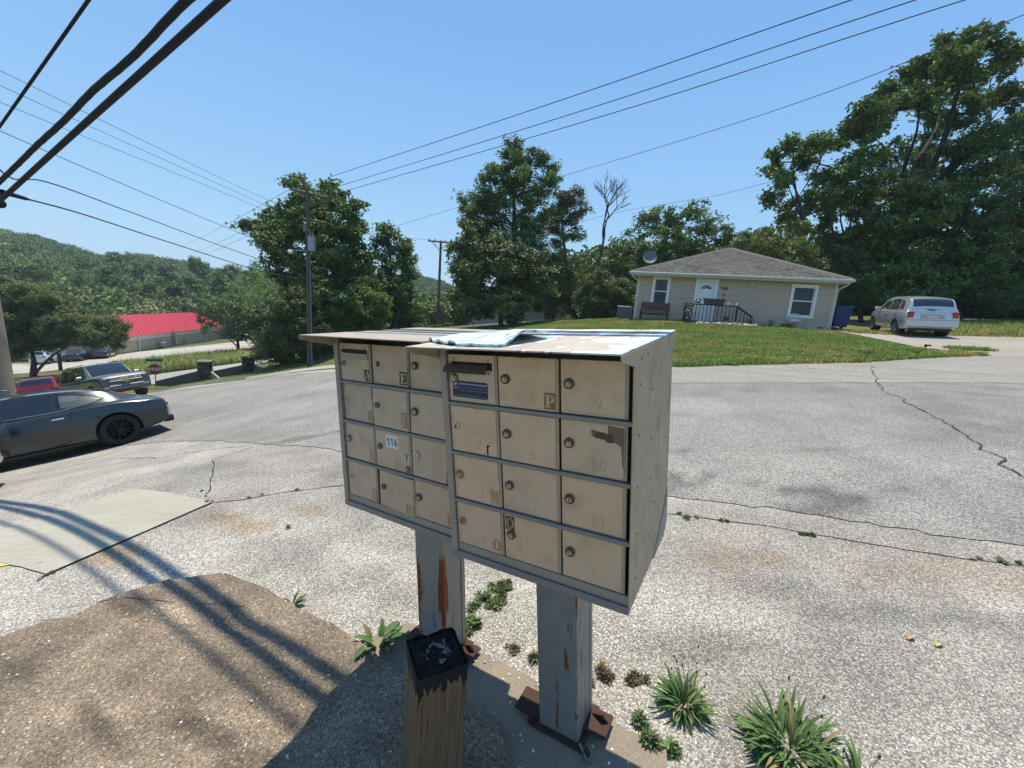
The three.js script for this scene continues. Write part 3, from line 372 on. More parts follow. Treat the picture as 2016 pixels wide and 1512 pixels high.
    if (side === 'L' && no === 5) { const m = part('lock_hole', merge([cyl(.0105, .0105, .002, 22).rotateX(Math.PI / 2), box(.006, .004, .002, .01, .004, 0)]), M([.11, .062, .022], .8), d, 'empty rusty lock hole'); m.position.set(lx + .004, ly - .006, -.0045); } else {
      const small = (side === 'L' && [1, 2, 4, 6, 7, 8].includes(no)) || (side === 'R' && [2, 4].includes(no)); const lm = part('lock', lockG[small ? 1 : 0], (side === 'L' ? [4, 2, 11] : [2]).includes(no) ? lockBright : (c ? lockDark : lockBrass), d); lm.position.set(lx, ly, -.004); lm.rotation.z = R(-.4, .4);
      const pg = part('lock_plug', plugG, small ? lockBrass : lockBright, d); pg.position.set(lx, ly - .0016, -.0002 + (small ? .0 : .0018)); pg.rotation.z = lm.rotation.z; const kh = part('keyhole', keyG, keyhole, d); kh.position.set(lx, ly - .0016, .0023 + (small ? 0 : .0018)); kh.rotation.z = lm.rotation.z;
    }
    if (slot) {
      const sy = y1 - .032, sx0 = x0 + .012, sx1 = x1 - .016; part('slot', span(sx0, sx1, sy - .011, sy + .011, -.0048, -.0034), keyhole, d);
      for (const [a, b] of [[sx0 + .012, sy + .019], [sx1 - .012, sy + .019], [sx0 + .012, sy - .02], [sx1 - .012, sy - .02]]) part('screw', cyl(.0022, .0022, .002, 10).rotateX(Math.PI / 2).translate(a, b, -.0032), keyhole, d);
      if (side === 'L') part('slot_flap', rspan(sx0 - .004, sx1 + .004, sy - .026, sy - .004, -.004, .0005, .001), ALU([.40, .37, .32], .45, .6), d); else {
        const f = part('slot_flap', merge([rspan(sx0 - .006, sx1 + .001, -.022, 0, 0, .0016, .0006), rspan(sx0 - .006, sx1 + .001, -.026, -.022, -.005, .0016, .0006)]), ALU([.13, .115, .09], .5, .6), d, 'open bronze letter flap'); f.position.set(-.012, sy + .003, .0005); f.rotation.set(-.62, 0, 0);
        for (const a of [sx0 + .012, sx1 - .016]) part('flap_pivot', cyl(.0042, .0042, .006, 12).rotateX(Math.PI / 2).translate(a, sy + .007, -.002), keyhole, d);
      }
    }
    if (side === 'L' && no === 7) {
      const tx = canvasTex(192, 160, (g, W, Hh) => { g.fillStyle = '#dcdad2'; g.fillRect(0, 0, W, Hh); g.fillStyle = '#141414'; g.font = 'bold 128px sans-serif'; g.textAlign = 'center'; g.textBaseline = 'middle'; for (let i = 0; i < 3; i++) { g.save(); g.translate(W * (.19 + i * .31), Hh * .53); g.scale(.68, 1); g.fillText('116'[i], 0, 0); g.restore(); } g.fillStyle = 'rgba(150,146,134,.8)'; g.fillRect(W * .345, 0, 3, Hh); g.fillRect(W * .655, 0, 3, Hh); });
      part('number_sticker', faceUV(box(.062, .05, .0006, x0 + .088, y1 - .036, -.0036), .062, .05, x0 + .088, y1 - .036), M([1, 1, 1], .5, { map: tx }), d, 'white sticker with black number 116');
    }
    if (side === 'R' && slot) {
      const tx = canvasTex(640, 256, (g, W, Hh) => { g.fillStyle = '#1c2b4a'; g.fillRect(0, 0, W, Hh); reseed(5); g.fillStyle = '#c9ccd4'; g.font = 'bold 35px sans-serif'; g.fillText('DEPOSIT MAIL FOR COLLECTION', 122, 58, 500); g.font = '23px sans-serif'; g.fillStyle = '#98a2b8'; g.fillText('COLLECTED ONLY WHEN CARRIER DELIVERS MAIL', 122, 108, 500); g.fillText('FOR PICKUP OR SERVICE CALL LOCAL POSTMASTER', 110, 152, 512);
        g.strokeStyle = '#c9ccd4'; g.lineWidth = 5; g.strokeRect(22, 26, 74, 96); g.fillStyle = '#e2e4ea'; g.beginPath(); g.moveTo(30, 70); g.lineTo(60, 34); g.lineTo(86, 36); g.lineTo(72, 48); g.lineTo(84, 54); g.lineTo(58, 58); g.lineTo(46, 74); g.fill(); g.font = 'bold 20px sans-serif'; g.fillText('MAIL', 34, 112); g.fillStyle = '#8f99b0'; g.fillRect(14, 226, 600, 6); g.fillRect(160, 200, 300, 2); for (let i = 0; i < 60; i++) { g.fillStyle = `rgba(${pick('200,205,215', '20,25,40')},${R(.05, .25)})`; g.fillRect(R(0, W), R(0, Hh), R(2, 30), R(1, 4)); } });
      const s = new THREE.Shape([[0, .004], [.004, 0], [.122, 0], [.127, .005], [.127, .045], [.122, .05], [.003, .05], [0, .046]].map(([a, b]) => new THREE.Vector2(a, b))); const g2 = new THREE.ExtrudeGeometry(s, { depth: .0006, bevelEnabled: false }); faceUV(g2, .127, .05, .0635, .025); const m = part('collection_label', g2, M([1, 1, 1], .4, { map: tx }), d, 'navy label reading deposit mail for collection'); m.position.set(x0 + .013, y0 + .014, -.0039); m.rotation.z = -.012;
    }
  }
  // cap: sheet with a hinge seam, folded side flanges cut back under the overhang
  const capM = ALU([1, 1, 1], .85, 0, { map: capTex(side === 'R') }), g0 = .006, capUV = (g) => uvBox(g, (x, y, z) => [x / CW, (z + CD) / (CD + CO)]);
  const cap = part('cap', capUV(rspan(-g0, CW + g0, CAPY - .003, CAPY + .0008, -.352, CO, .0008)), capM, t, side === 'R' ? 'metal lid with flaking pale blue paint' : 'dull grey metal lid'); part('cap_rear', capUV(rspan(-g0, CW + g0, CAPY - .001, CAPY + .0032, -CD - .006, -.345, .0008)), capM, cap);
  for (const x of [-g0 - .0012, CW + g0 - .0008]) part('cap_flange', sideUV(wedge([[-CD - .006, CAPY - .004], [CO, CAPY - .004], [CO - .002, CAPY - .016], [.004, CH + .004], [-CD - .006, CH + .006]], x, x + .002)), sideMat, cap);
  for (const [z, y] of [[-.03, CAPY - .03], [-.09, CAPY - .026], [-.2, CAPY - .022], [-.36, CAPY - .024], [-.43, CAPY - .034]]) { const m = part('rivet', rivG, rivM, cap); m.position.set(CW + g0 + .001, y, z); }
  // pedestal
  const px0 = .2178, px1 = .3695, pz0 = -.31, pz1 = -.165, pm = M([1, 1, 1], .55, { metalness: .35, map: rustTex(side === 'L' ? 21 : 22, side === 'L') });
  const pg = rspan(px0, px1, -pedH, .002, pz0, pz1, .004); { const p = pg.attributes.position, n = pg.attributes.normal, uv = new Float32Array(p.count * 2); for (let i = 0; i < p.count; i++) { uv[i * 2] = Math.abs(n.getX(i)) > .6 ? (p.getZ(i) - pz0) / (pz1 - pz0) : (p.getX(i) - px0) / (px1 - px0); uv[i * 2 + 1] = (p.getY(i) + pedH) / pedH; } pg.setAttribute('uv', new THREE.BufferAttribute(uv, 2)); }
  const ped = part('pedestal', pg, pm, t, side === 'L' ? 'blue-grey steel post with rust streaks' : 'blue-grey steel post'); part('seam', rspan(px1 - .0005, px1 + .0022, -pedH, 0, pz0 + .004, pz0 + .03, .0008), pm, ped);
  const rust = M([.06, .03, .02], .9, { metalness: .15 });
  const bp = part('base_plate', merge([rbox(.2, .008, .1, (px0 + px1) / 2 - .085, -pedH + .03, (pz0 + pz1) / 2 + .02, .003), rbox(.2, .01, .19, (px0 + px1) / 2, -pedH + .018, (pz0 + pz1) / 2, .003), rbox(.09, .008, .1, px1 + .04, -pedH + .034, pz0 + .05, .003)]), rust, t, 'rusty steel base plate');
  for (const [a, b] of [[px0 - .03, pz1 + .01], [px1 + .04, pz0 + .02], [px0 - .03, pz0 - .01], [px1 + .04, pz1 + .02]]) part('bolt', merge([cyl(.008, .008, .03, 8).translate(a, -pedH + .028, b), cyl(.014, .014, .01, 6).translate(a, -pedH + .024, b)]), rust, bp);
  part('bracket', beam([px1 + .01, -pedH + .01, pz0 + .02], [px1 + .07, -pedH + .05, pz0 + .04], .05, .006), rust, bp); part('bracket', beam([px1 + .02, -pedH + .01, pz1 - .01], [px1 + .06, -pedH + .012, pz1 + .03], .05, .005), railAlu, bp);
  return t;
}
mailbox('L', [-.6484, .719, -1.6125], [.03678, -.5399, .06576], .75, 'farther cluster mailbox with grey lid and number 116 sticker on a door');
mailbox('R', [-.1515, .7526, -1.2654], [.06854, -.5186, .08614], .755, 'nearer cluster mailbox with flaking pale blue lid and navy collection label');

{ // warped sheet of weathered board lying on the nearer lid
  const t = new THREE.Group(); t.position.set(-.1515, .7526, -1.2654); t.rotation.order = 'YXZ'; t.rotation.set(.06854, -.5186, .08614);
  const c0 = [[-.02, .022], [.06, .066], [.15, .1], [.275, .092]], c1 = [[-.005, -.29], [.07, -.28], [.16, -.27], [.3, -.135]];
  const n = 36, m = 20, P = [], I = [], top = [], bot = [];
  const L = (a, t2) => { const k = Math.min(2, Math.floor(t2 * 3)), f = t2 * 3 - k; return [a[k][0] + (a[k + 1][0] - a[k][0]) * f, a[k][1] + (a[k + 1][1] - a[k][1]) * f]; };
  for (let i = 0; i <= n; i++) for (let j = 0; j <= m; j++) {
    const u = i / n, v = j / m, a = L(c0, u), b = L(c1, u), x = a[0] + (b[0] - a[0]) * v, z = a[1] + (b[1] - a[1]) * v + (v < .05 ? .003 * Math.sin(u * 60) : 0);
    const y = CAPY + .0022 + .004 * (1 + Math.sin(u * 26 + v * 3)) * Math.exp(-v * 8) * sstep(.9, .5, u) + .028 * Math.exp(-(((u - .98) / .35) ** 2)) * sstep(.04, .5, v) * (1.1 - v * .6) + .006 * Math.sin(v * 3.1) * sstep(0, .3, v); top.push([x, y + .006, z]); bot.push([x, y, z]);
  }
  const uv = []; for (const s of [top, bot]) s.forEach((p, k) => { P.push(...p); uv.push(Math.floor(k / (m + 1)) / n, (k % (m + 1)) / m); });
  const K = (m + 1) * (n + 1), id = (i, j) => i * (m + 1) + j; const Q = (a, b, c, d) => I.push(a, b, c, b, d, c);
  for (let i = 0; i < n; i++) for (let j = 0; j < m; j++) { Q(id(i, j), id(i + 1, j), id(i, j + 1), id(i + 1, j + 1)); Q(K + id(i, j), K + id(i, j + 1), K + id(i + 1, j), K + id(i + 1, j + 1)); }
  for (let i = 0; i < n; i++) { Q(id(i, 0), K + id(i, 0), id(i + 1, 0), K + id(i + 1, 0)); Q(id(i, m), id(i + 1, m), K + id(i, m), K + id(i + 1, m)); } for (let j = 0; j < m; j++) { Q(id(0, j), id(0, j + 1), K + id(0, j), K + id(0, j + 1)); Q(id(n, j), K + id(n, j), id(n, j + 1), K + id(n, j + 1)); }
  let g = new THREE.BufferGeometry(); g.setAttribute('position', new THREE.Float32BufferAttribute(P, 3)); g.setAttribute('uv', new THREE.Float32BufferAttribute(uv, 2)); g.setIndex(I); g = toCreasedNormals(g, .7);
  const tx = canvasTex(512, 512, (c, w, h) => { reseed(91); c.fillStyle = '#cfdde0'; c.fillRect(0, 0, w, h); const im = c.getImageData(0, 0, w, h), d = im.data; for (let y = 0; y < h; y++) for (let x = 0; x < w; x++) { const f = fbm(x / 26, y / 60, 4), q = fbm(x / 9 + 40, y / 30, 3), o = (y * w + x) * 4; if (f > .5) { d[o] = 168; d[o + 1] = 204; d[o + 2] = 212; } if (q > .62) { d[o] = 126; d[o + 1] = 142; d[o + 2] = 146; } if (f < .34) { d[o] = 222; d[o + 1] = 228; d[o + 2] = 226; } } c.putImageData(im, 0, 0); });
  const b = new THREE.Mesh(g, M([1, 1, 1], .75, { map: tx })); b.name = numbered('weathered_sheet'); b.castShadow = b.receiveShadow = true; t.updateMatrix(); b.applyMatrix4(t.matrix); b.userData = { label: 'warped flaking pale blue sheet lying on the nearer mailbox lid', category: 'sheet' }; scene.add(b);
}

{ // squared timber post with a charred top
  const c = [-.163, -1.083], yaw = .455, s = .152, top = .572, y0 = H(...c), n = 14, rows = 26, P = [], U = [], I = [];
  const ring = (v) => { const o = []; for (let k = 0; k < 4 * n; k++) { const e = Math.floor(k / n), f = (k % n) / n - .5; let [x, z] = [[f, -.5], [.5, f], [-f, .5], [-.5, -f]][e]; const r = .035; x = Math.sign(x) * Math.min(Math.abs(x), .5); const corner = Math.min(1, Math.max(0, (Math.abs(x) + Math.abs(z) - .93) / .07)); x *= 1 - corner * r; z *= 1 - corner * r; const gro = Math.pow(fbm(k * .9, v * 1.2 + e * 7, 3), 2) * .02 + (noise(k * 1.7, v * .8) > .78 ? .012 : 0); o.push([x * s * (1 - gro * 1.4), z * s * (1 - gro * 1.4)]); } return o; };
  for (let j = 0; j <= rows; j++) { const v = j / rows; ring(v * 3).forEach(([x, z], k) => { P.push(x, v * (top - y0) + .0 + (j === rows ? (fbm(k * .5, 3, 2) - .6) * .016 : 0), z); U.push(k / (4 * n), v); }); }
  const w = 4 * n; for (let j = 0; j < rows; j++) for (let k = 0; k < w; k++) { const a = j * w + k, b = j * w + (k + 1) % w; I.push(a, a + w, b, b, a + w, b + w); }
  let g = new THREE.BufferGeometry(); g.setAttribute('position', new THREE.Float32BufferAttribute(P, 3)); g.setAttribute('uv', new THREE.Float32BufferAttribute(U, 2)); g.setIndex(I); g.computeVertexNormals();
  const tx = canvasTex(1024, 1024, (q, W, Hh) => { reseed(33); q.fillStyle = '#6b563c'; q.fillRect(0, 0, W, Hh); for (let i = 0; i < 1500; i++) { q.fillStyle = `rgba(${pick('42,32,20', '120,98,68', '86,66,42', '150,126,92', '60,46,30')},${R(.08, .4)})`; q.fillRect(R(0, W), R(-100, Hh), R(1, 5), R(60, 500)); } for (let i = 0; i < 60; i++) { q.fillStyle = `rgba(16,11,7,${R(.5, .95)})`; q.fillRect(R(0, W), R(-100, Hh), R(1, 3.5), R(80, 420)); } for (let i = 0; i < 12; i++) { q.fillStyle = `rgba(128,74,34,${R(.15, .35)})`; q.fillRect(R(0, W), R(0, Hh), R(6, 16), R(100, 500)); }
    const im = q.getImageData(0, 0, W, Hh), d = im.data; for (let y = 0; y < Hh * .3; y++) for (let x = 0; x < W; x++) { const f = fbm(x / 14, y / 50, 4) * .16 + .015; if (y / Hh < f) { const o = (y * W + x) * 4, s2 = .5 + hash2(x, y); d[o] = 17 * s2; d[o + 1] = 15 * s2; d[o + 2] = 14 * s2; } } q.putImageData(im, 0, 0); });
  const t = thing('timber_post', 'short squared timber post with charred black top before the mailboxes', 'post', [c[0], y0 - .03, c[1]], yaw);
  part('shaft', g, M([1, 1, 1], .9, { map: tx, bumpMap: tx, bumpScale: .004 }), t, 'grooved weathered brown timber');
  const tp = [], ti = [], tu = [], m = 22; for (let i = 0; i <= m; i++) for (let j = 0; j <= m; j++) { const x = i / m - .5, z = j / m - .5; const edge = Math.max(Math.abs(x), Math.abs(z)); tp.push(x * s * .985, top - y0 - .002 + (fbm(i * .5 + 3, j * .5, 4) - .5) * .03 * (1 - sstep(.44, .5, edge) * .6) - .012 * sstep(.42, .5, edge), z * s * .985); tu.push(i / m, j / m); if (i < m && j < m) { const a = i * (m + 1) + j; ti.push(a, a + 1, a + m + 1, a + 1, a + m + 2, a + m + 1); } }
  let tg = new THREE.BufferGeometry(); tg.setAttribute('position', new THREE.Float32BufferAttribute(tp, 3)); tg.setAttribute('uv', new THREE.Float32BufferAttribute(tu, 2)); tg.setIndex(ti); tg.computeVertexNormals();
  const ct = canvasTex(256, 256, (q, W, Hh) => { q.fillStyle = '#0d0c0b'; q.fillRect(0, 0, W, Hh); const im = q.getImageData(0, 0, W, Hh), d = im.data; for (let y = 0; y < Hh; y++) for (let x = 0; x < W; x++) { const o = (y * W + x) * 4, n1 = fbm(x / 22 + 5, y / 22, 4), cc = Math.hypot(x / W - .5, y / Hh - .52), s2 = .5 + hash2(x, y); d[o] = 14 * s2; d[o + 1] = 13 * s2; d[o + 2] = 12 * s2; if (n1 > .6 && cc < .3 && hash2(x >> 1, y >> 1) > .35) { d[o] = 140; d[o + 1] = 140; d[o + 2] = 142; } } q.putImageData(im, 0, 0); });
  part('charred_top', tg, M([1, 1, 1], .95, { map: ct }), t, 'charred black end grain with grey ash');
}

// ---------------------------------------------------------------- weeds, grass in the cracks, loose stones
const LEAFMAT = (c, o = {}) => MP(c, .75, { side: THREE.DoubleSide, transmission: .25, thickness: 0, ...o });
function blade(len, wid, bend, segs = 6, fold = .25) { // one strap leaf rising from the origin along +x
  const P = [], I = []; for (let i = 0; i <= segs; i++) { const t = i / segs, w = wid * Math.sin(Math.PI * Math.min(.999, .06 + .94 * t)) ** .75 * (t > .98 ? .05 : 1), a = bend[0] + (bend[1] - bend[0]) * t; const px = i ? P[(i - 1) * 9 + 3] : 0; const py = i ? P[(i - 1) * 9 + 4] : 0; const x = i ? px + Math.cos(a) * len / segs : 0, y = i ? py + Math.sin(a) * len / segs : 0; P.push(x - Math.sin(a) * w * fold, y + Math.cos(a) * w * fold, -w / 2, x, y, 0, x - Math.sin(a) * w * fold, y + Math.cos(a) * w * fold, w / 2); if (i) { const k = i * 3; I.push(k - 3, k - 2, k, k - 2, k + 1, k, k - 2, k - 1, k + 1, k - 1, k + 2, k + 1); } }
  const g = new THREE.BufferGeometry(); g.setAttribute('position', new THREE.Float32BufferAttribute(P, 3)); g.setIndex(I); g.computeVertexNormals(); return g;
}
const leafTones = [[.055, .13, .02], [.07, .16, .025], [.045, .105, .018], [.11, .19, .035], [.085, .15, .03]].map((c) => LEAFMAT(c)), deadLeaf = LEAFMAT([.3, .22, .1]), stalkMat = M([.16, .17, .06], .9), headMat = M([.10, .075, .035], .95);
const bladesG = [blade(.12, .012, [1.2, -.1]), blade(.14, .013, [1.35, .2]), blade(.1, .011, [.95, -.5]), blade(.12, .014, [.75, -.35]), blade(.15, .011, [1.45, .5])], broadG = [blade(.13, .034, [1.1, .2]), blade(.12, .04, [.8, -.1]), blade(.14, .03, [1.3, .6])];
function plantain(x, z, r, n, label, geos, stalks, base = .0) {
  const t = thing('weed_clump', label, 'weed', on(x, z, base), 0, undefined);
  for (let i = 0; i < n; i++) { const a = R(0, 6.28), q = Math.sqrt(rnd()), m = part('leaf', geos[Math.floor(rnd() * geos.length)], rnd() < .09 ? deadLeaf : leafTones[Math.floor(rnd() * 5)], t); m.position.set(Math.cos(a) * q * r, 0, Math.sin(a) * q * r); m.rotation.set(R(-.25, .25), -a + R(-.7, .7), R(-.25, .3) - q * .3); m.scale.setScalar(R(.65, 1.15)); }
  for (let i = 0; i < stalks; i++) { const a = R(0, 6.28), l = R(.14, .27), b = V(Math.cos(a) * R(.02, .09), l, Math.sin(a) * R(.02, .09)); const s = part('flower_stalk', taper([V(0, 0, 0), V(b.x * .3, l * .5, b.z * .3), b], .0012, .0008, 4, 4), stalkMat, t); const h = part('seed_head', new THREE.SphereGeometry(.0035, 6, 5).scale(1, 2.6, 1), headMat, s); h.position.copy(b); }
  return t;
}
reseed(501);
plantain(.764, -1.40, .05, 150, 'tall narrow-leaved plantain clump with thin stalks right of the pedestal', bladesG, 13).scale.setScalar(.84);
plantain(1.07, -1.23, .095, 250, 'largest plantain clump at the lower right of the pavement', bladesG, 8);
plantain(1.19, -1.08, .06, 90, 'plantain clump hanging out of the picture at the bottom right', bladesG, 3);
plantain(-.53, -1.70, .045, 20, 'broad-leaved weed at the corner of the brown slab', broadG, 0);
plantain(-1.07, -1.965, .02, 7, 'tiny weed sprouting at the slab edge', broadG.map((g) => g.clone().scale(.55, .55, .55)), 0);
const sprigG = (() => { const l = []; for (let i = 0; i < 7; i++) { const g = blade(.03, .009, [1.2, .3], 3); g.rotateY(i * .9 + R(-.3, .3)).translate(0, R(0, .008), 0); l.push(g); } return mergeGeometries(l); })();
function lowWeed(spots, label, tone, s = 1, dy = 0) { const c = spots[0], t = thing('ground_weed', label, 'weed', on(c[0], c[1], dy)); const list = []; for (const [x, z, rx, n] of spots) { let cx = x, cz = z, left = 0, ks = 1; for (let i = 0; i < n; i++) { if (left-- <= 0) { left = 4 + Math.floor(rnd() * 9); cx = x + gauss() * rx * 1.25; cz = z + gauss() * rx * .9; ks = R(.45, 1.25); } const X = cx + gauss() * rx * .28, Z = cz + gauss() * rx * .28; list.push({ p: V(X - c[0], H(X, Z) - H(c[0], c[1]) + .001, Z - c[1]), q: yawQ(.75), s: R(.45, 1.15) * s * ks, c: lin(...jit(rnd() < .14 ? [.22, .17, .09] : tone, .4)) }); } } const m = leafInstances('foliage', sprigG, LEAFMAT([1, 1, 1]), list, t); return t; }
lowWeed([[.045, -2.11, .035, 70], [.03, -2.05, .03, 40]], 'small pale weed in the gravel behind the pedestals', [.14, .19, .06]);
lowWeed([[-.03, -1.97, .045, 110], [-.01, -1.99, .04, 50]], 'larger matted weed in the gravel between the pedestals', [.13, .18, .05], 1.1);
lowWeed([[-.12, -1.84, .03, 60], [-.13, -1.79, .02, 30]], 'leafy weed beside the farther pedestal', [.10, .16, .035], 1.3);
lowWeed([[.1, -1.68, .025, 26], [.19, -1.62, .02, 22]], 'sparse weed at the footing edge', [.12, .14, .05], .9);
lowWeed([[.47, -1.53, .03, 70]], 'brownish dry weed right of the nearer pedestal', [.16, .11, .055], 1);
lowWeed([[.61, -1.5, .03, 60]], 'reddish dry weed next to the plantain clump', [.15, .12, .05], 1);
lowWeed([[.60, -1.27, .025, 24], [.66, -1.22, .02, 16], [.56, -1.33, .015, 14]], 'trailing weed at the corner of the footing', [.09, .16, .04], 1.3);
lowWeed([[2.05, -2.62, .03, 36]], 'green tuft in the middle of the long crack', [.10, .17, .04], 1.2);
lowWeed([[1.35, -2.87, .05, 22], [1.58, -2.8, .03, 20]], 'low tufts at the near end of the long crack', [.12, .17, .05], .8);
lowWeed([[2.86, -2.33, .03, 20], [3.0, -2.29, .04, 26]], 'tufts at the right end of the long crack', [.13, .17, .06], .9);
lowWeed([[-2.4, -3.2, .03, 14], [-2.66, -3.42, .03, 12], [-2.1, -3.24, .04, 14], [-1.8, -3.35, .03, 10]], 'thin grass along the concrete patch crack', [.13, .17, .06], .7);
lowWeed([[-2.72, -2.28, .03, 16], [-2.95, -2.4, .03, 8], [-1.55, -2.75, .03, 8]], 'thin grass at the near corner of the concrete patch', [.13, .15, .06], .7);
{ // loose stone chips: too many to count
  const g = new THREE.IcosahedronGeometry(1, 0).scale(1, .6, .8), list = [], tones = [[.66, .63, .57], [.5, .47, .42], [.72, .7, .66], [.36, .33, .3], [.58, .5, .4]]; reseed(640);
  const put = (x, z, s, dy = 0) => list.push({ p: V(x, H(x, z) + dy + s * .15, z), q: randQ(), s, c: lin(...jit(pick(...tones), .2)) });
  for (let i = 0; i < 5200; i++) { const x = R(.15, 2.4), z = R(-2.3, -.9); if (fbm(x * 2, z * 2, 3) > .42 && !inPoly(footPoly, x, z)) put(x, z, R(.002, .0055)); }
  for (let i = 0; i < 1600; i++) put(.35 + gauss() * .35, -1.75 + gauss() * .12, R(.0025, .007));
  for (let i = 0; i < 2600; i++) { const x = R(-.6, .6), z = R(-2.6, -1.7); if (!inPoly(footPoly, x, z) && !inPoly(slabPoly, x, z)) put(x, z, R(.002, .005)); }
  for (let i = 0; i < 2200; i++) { const x = R(-4, 0), z = R(-3.3, -1.8); if (!inPoly(slabPoly, x, z) && !inPoly(patchPoly, x, z)) put(x, z, R(.0015, .0045)); }
  for (let i = 0; i < 420; i++) { const x = R(-2.4, -.3), z = R(-2.1, -.7); if (inPoly(slabPoly, x, z) && pits(x, z) > .1) put(x, z, R(.003, .009), .045 + slabLift(x, z)); }
  for (let i = 0; i < 90; i++) { const x = R(-2.4, -.2), z = R(-2.1, -.7); if (inPoly(slabPoly, x, z)) put(x, z, R(.002, .007), .045 + slabLift(x, z)); }
  for (let i = 0; i < 160; i++) { const x = R(-.3, .5), z = R(-1.6, -1.1); if (inPoly(footPoly, x, z)) put(x, z, R(.002, .009), .012 + footLift(x, z)); }
  const m = leafInstances('gravel', g, M([1, 1, 1], .9), list, scene); m.name = numbered('gravel'); m.userData.label = 'loose stone chips scattered over the worn pavement';
}
for (const [x, z, s, c, l] of [[1.93, -1.73, .022, [.36, .25, .12], 'curled brown dead leaf on the pavement'], [2.02, -1.69, .02, [.4, .36, .1], 'yellowish dead leaf beside the brown one']]) { const g = blade(.045, .028, [.6, -.7], 5, .4); g.translate(-.02, .004, 0).rotateY(.5); const m = solo('dead_leaf', g, M(c, .9, { side: THREE.DoubleSide }), l, 'leaf'); m.position.set(...on(x, z)); }

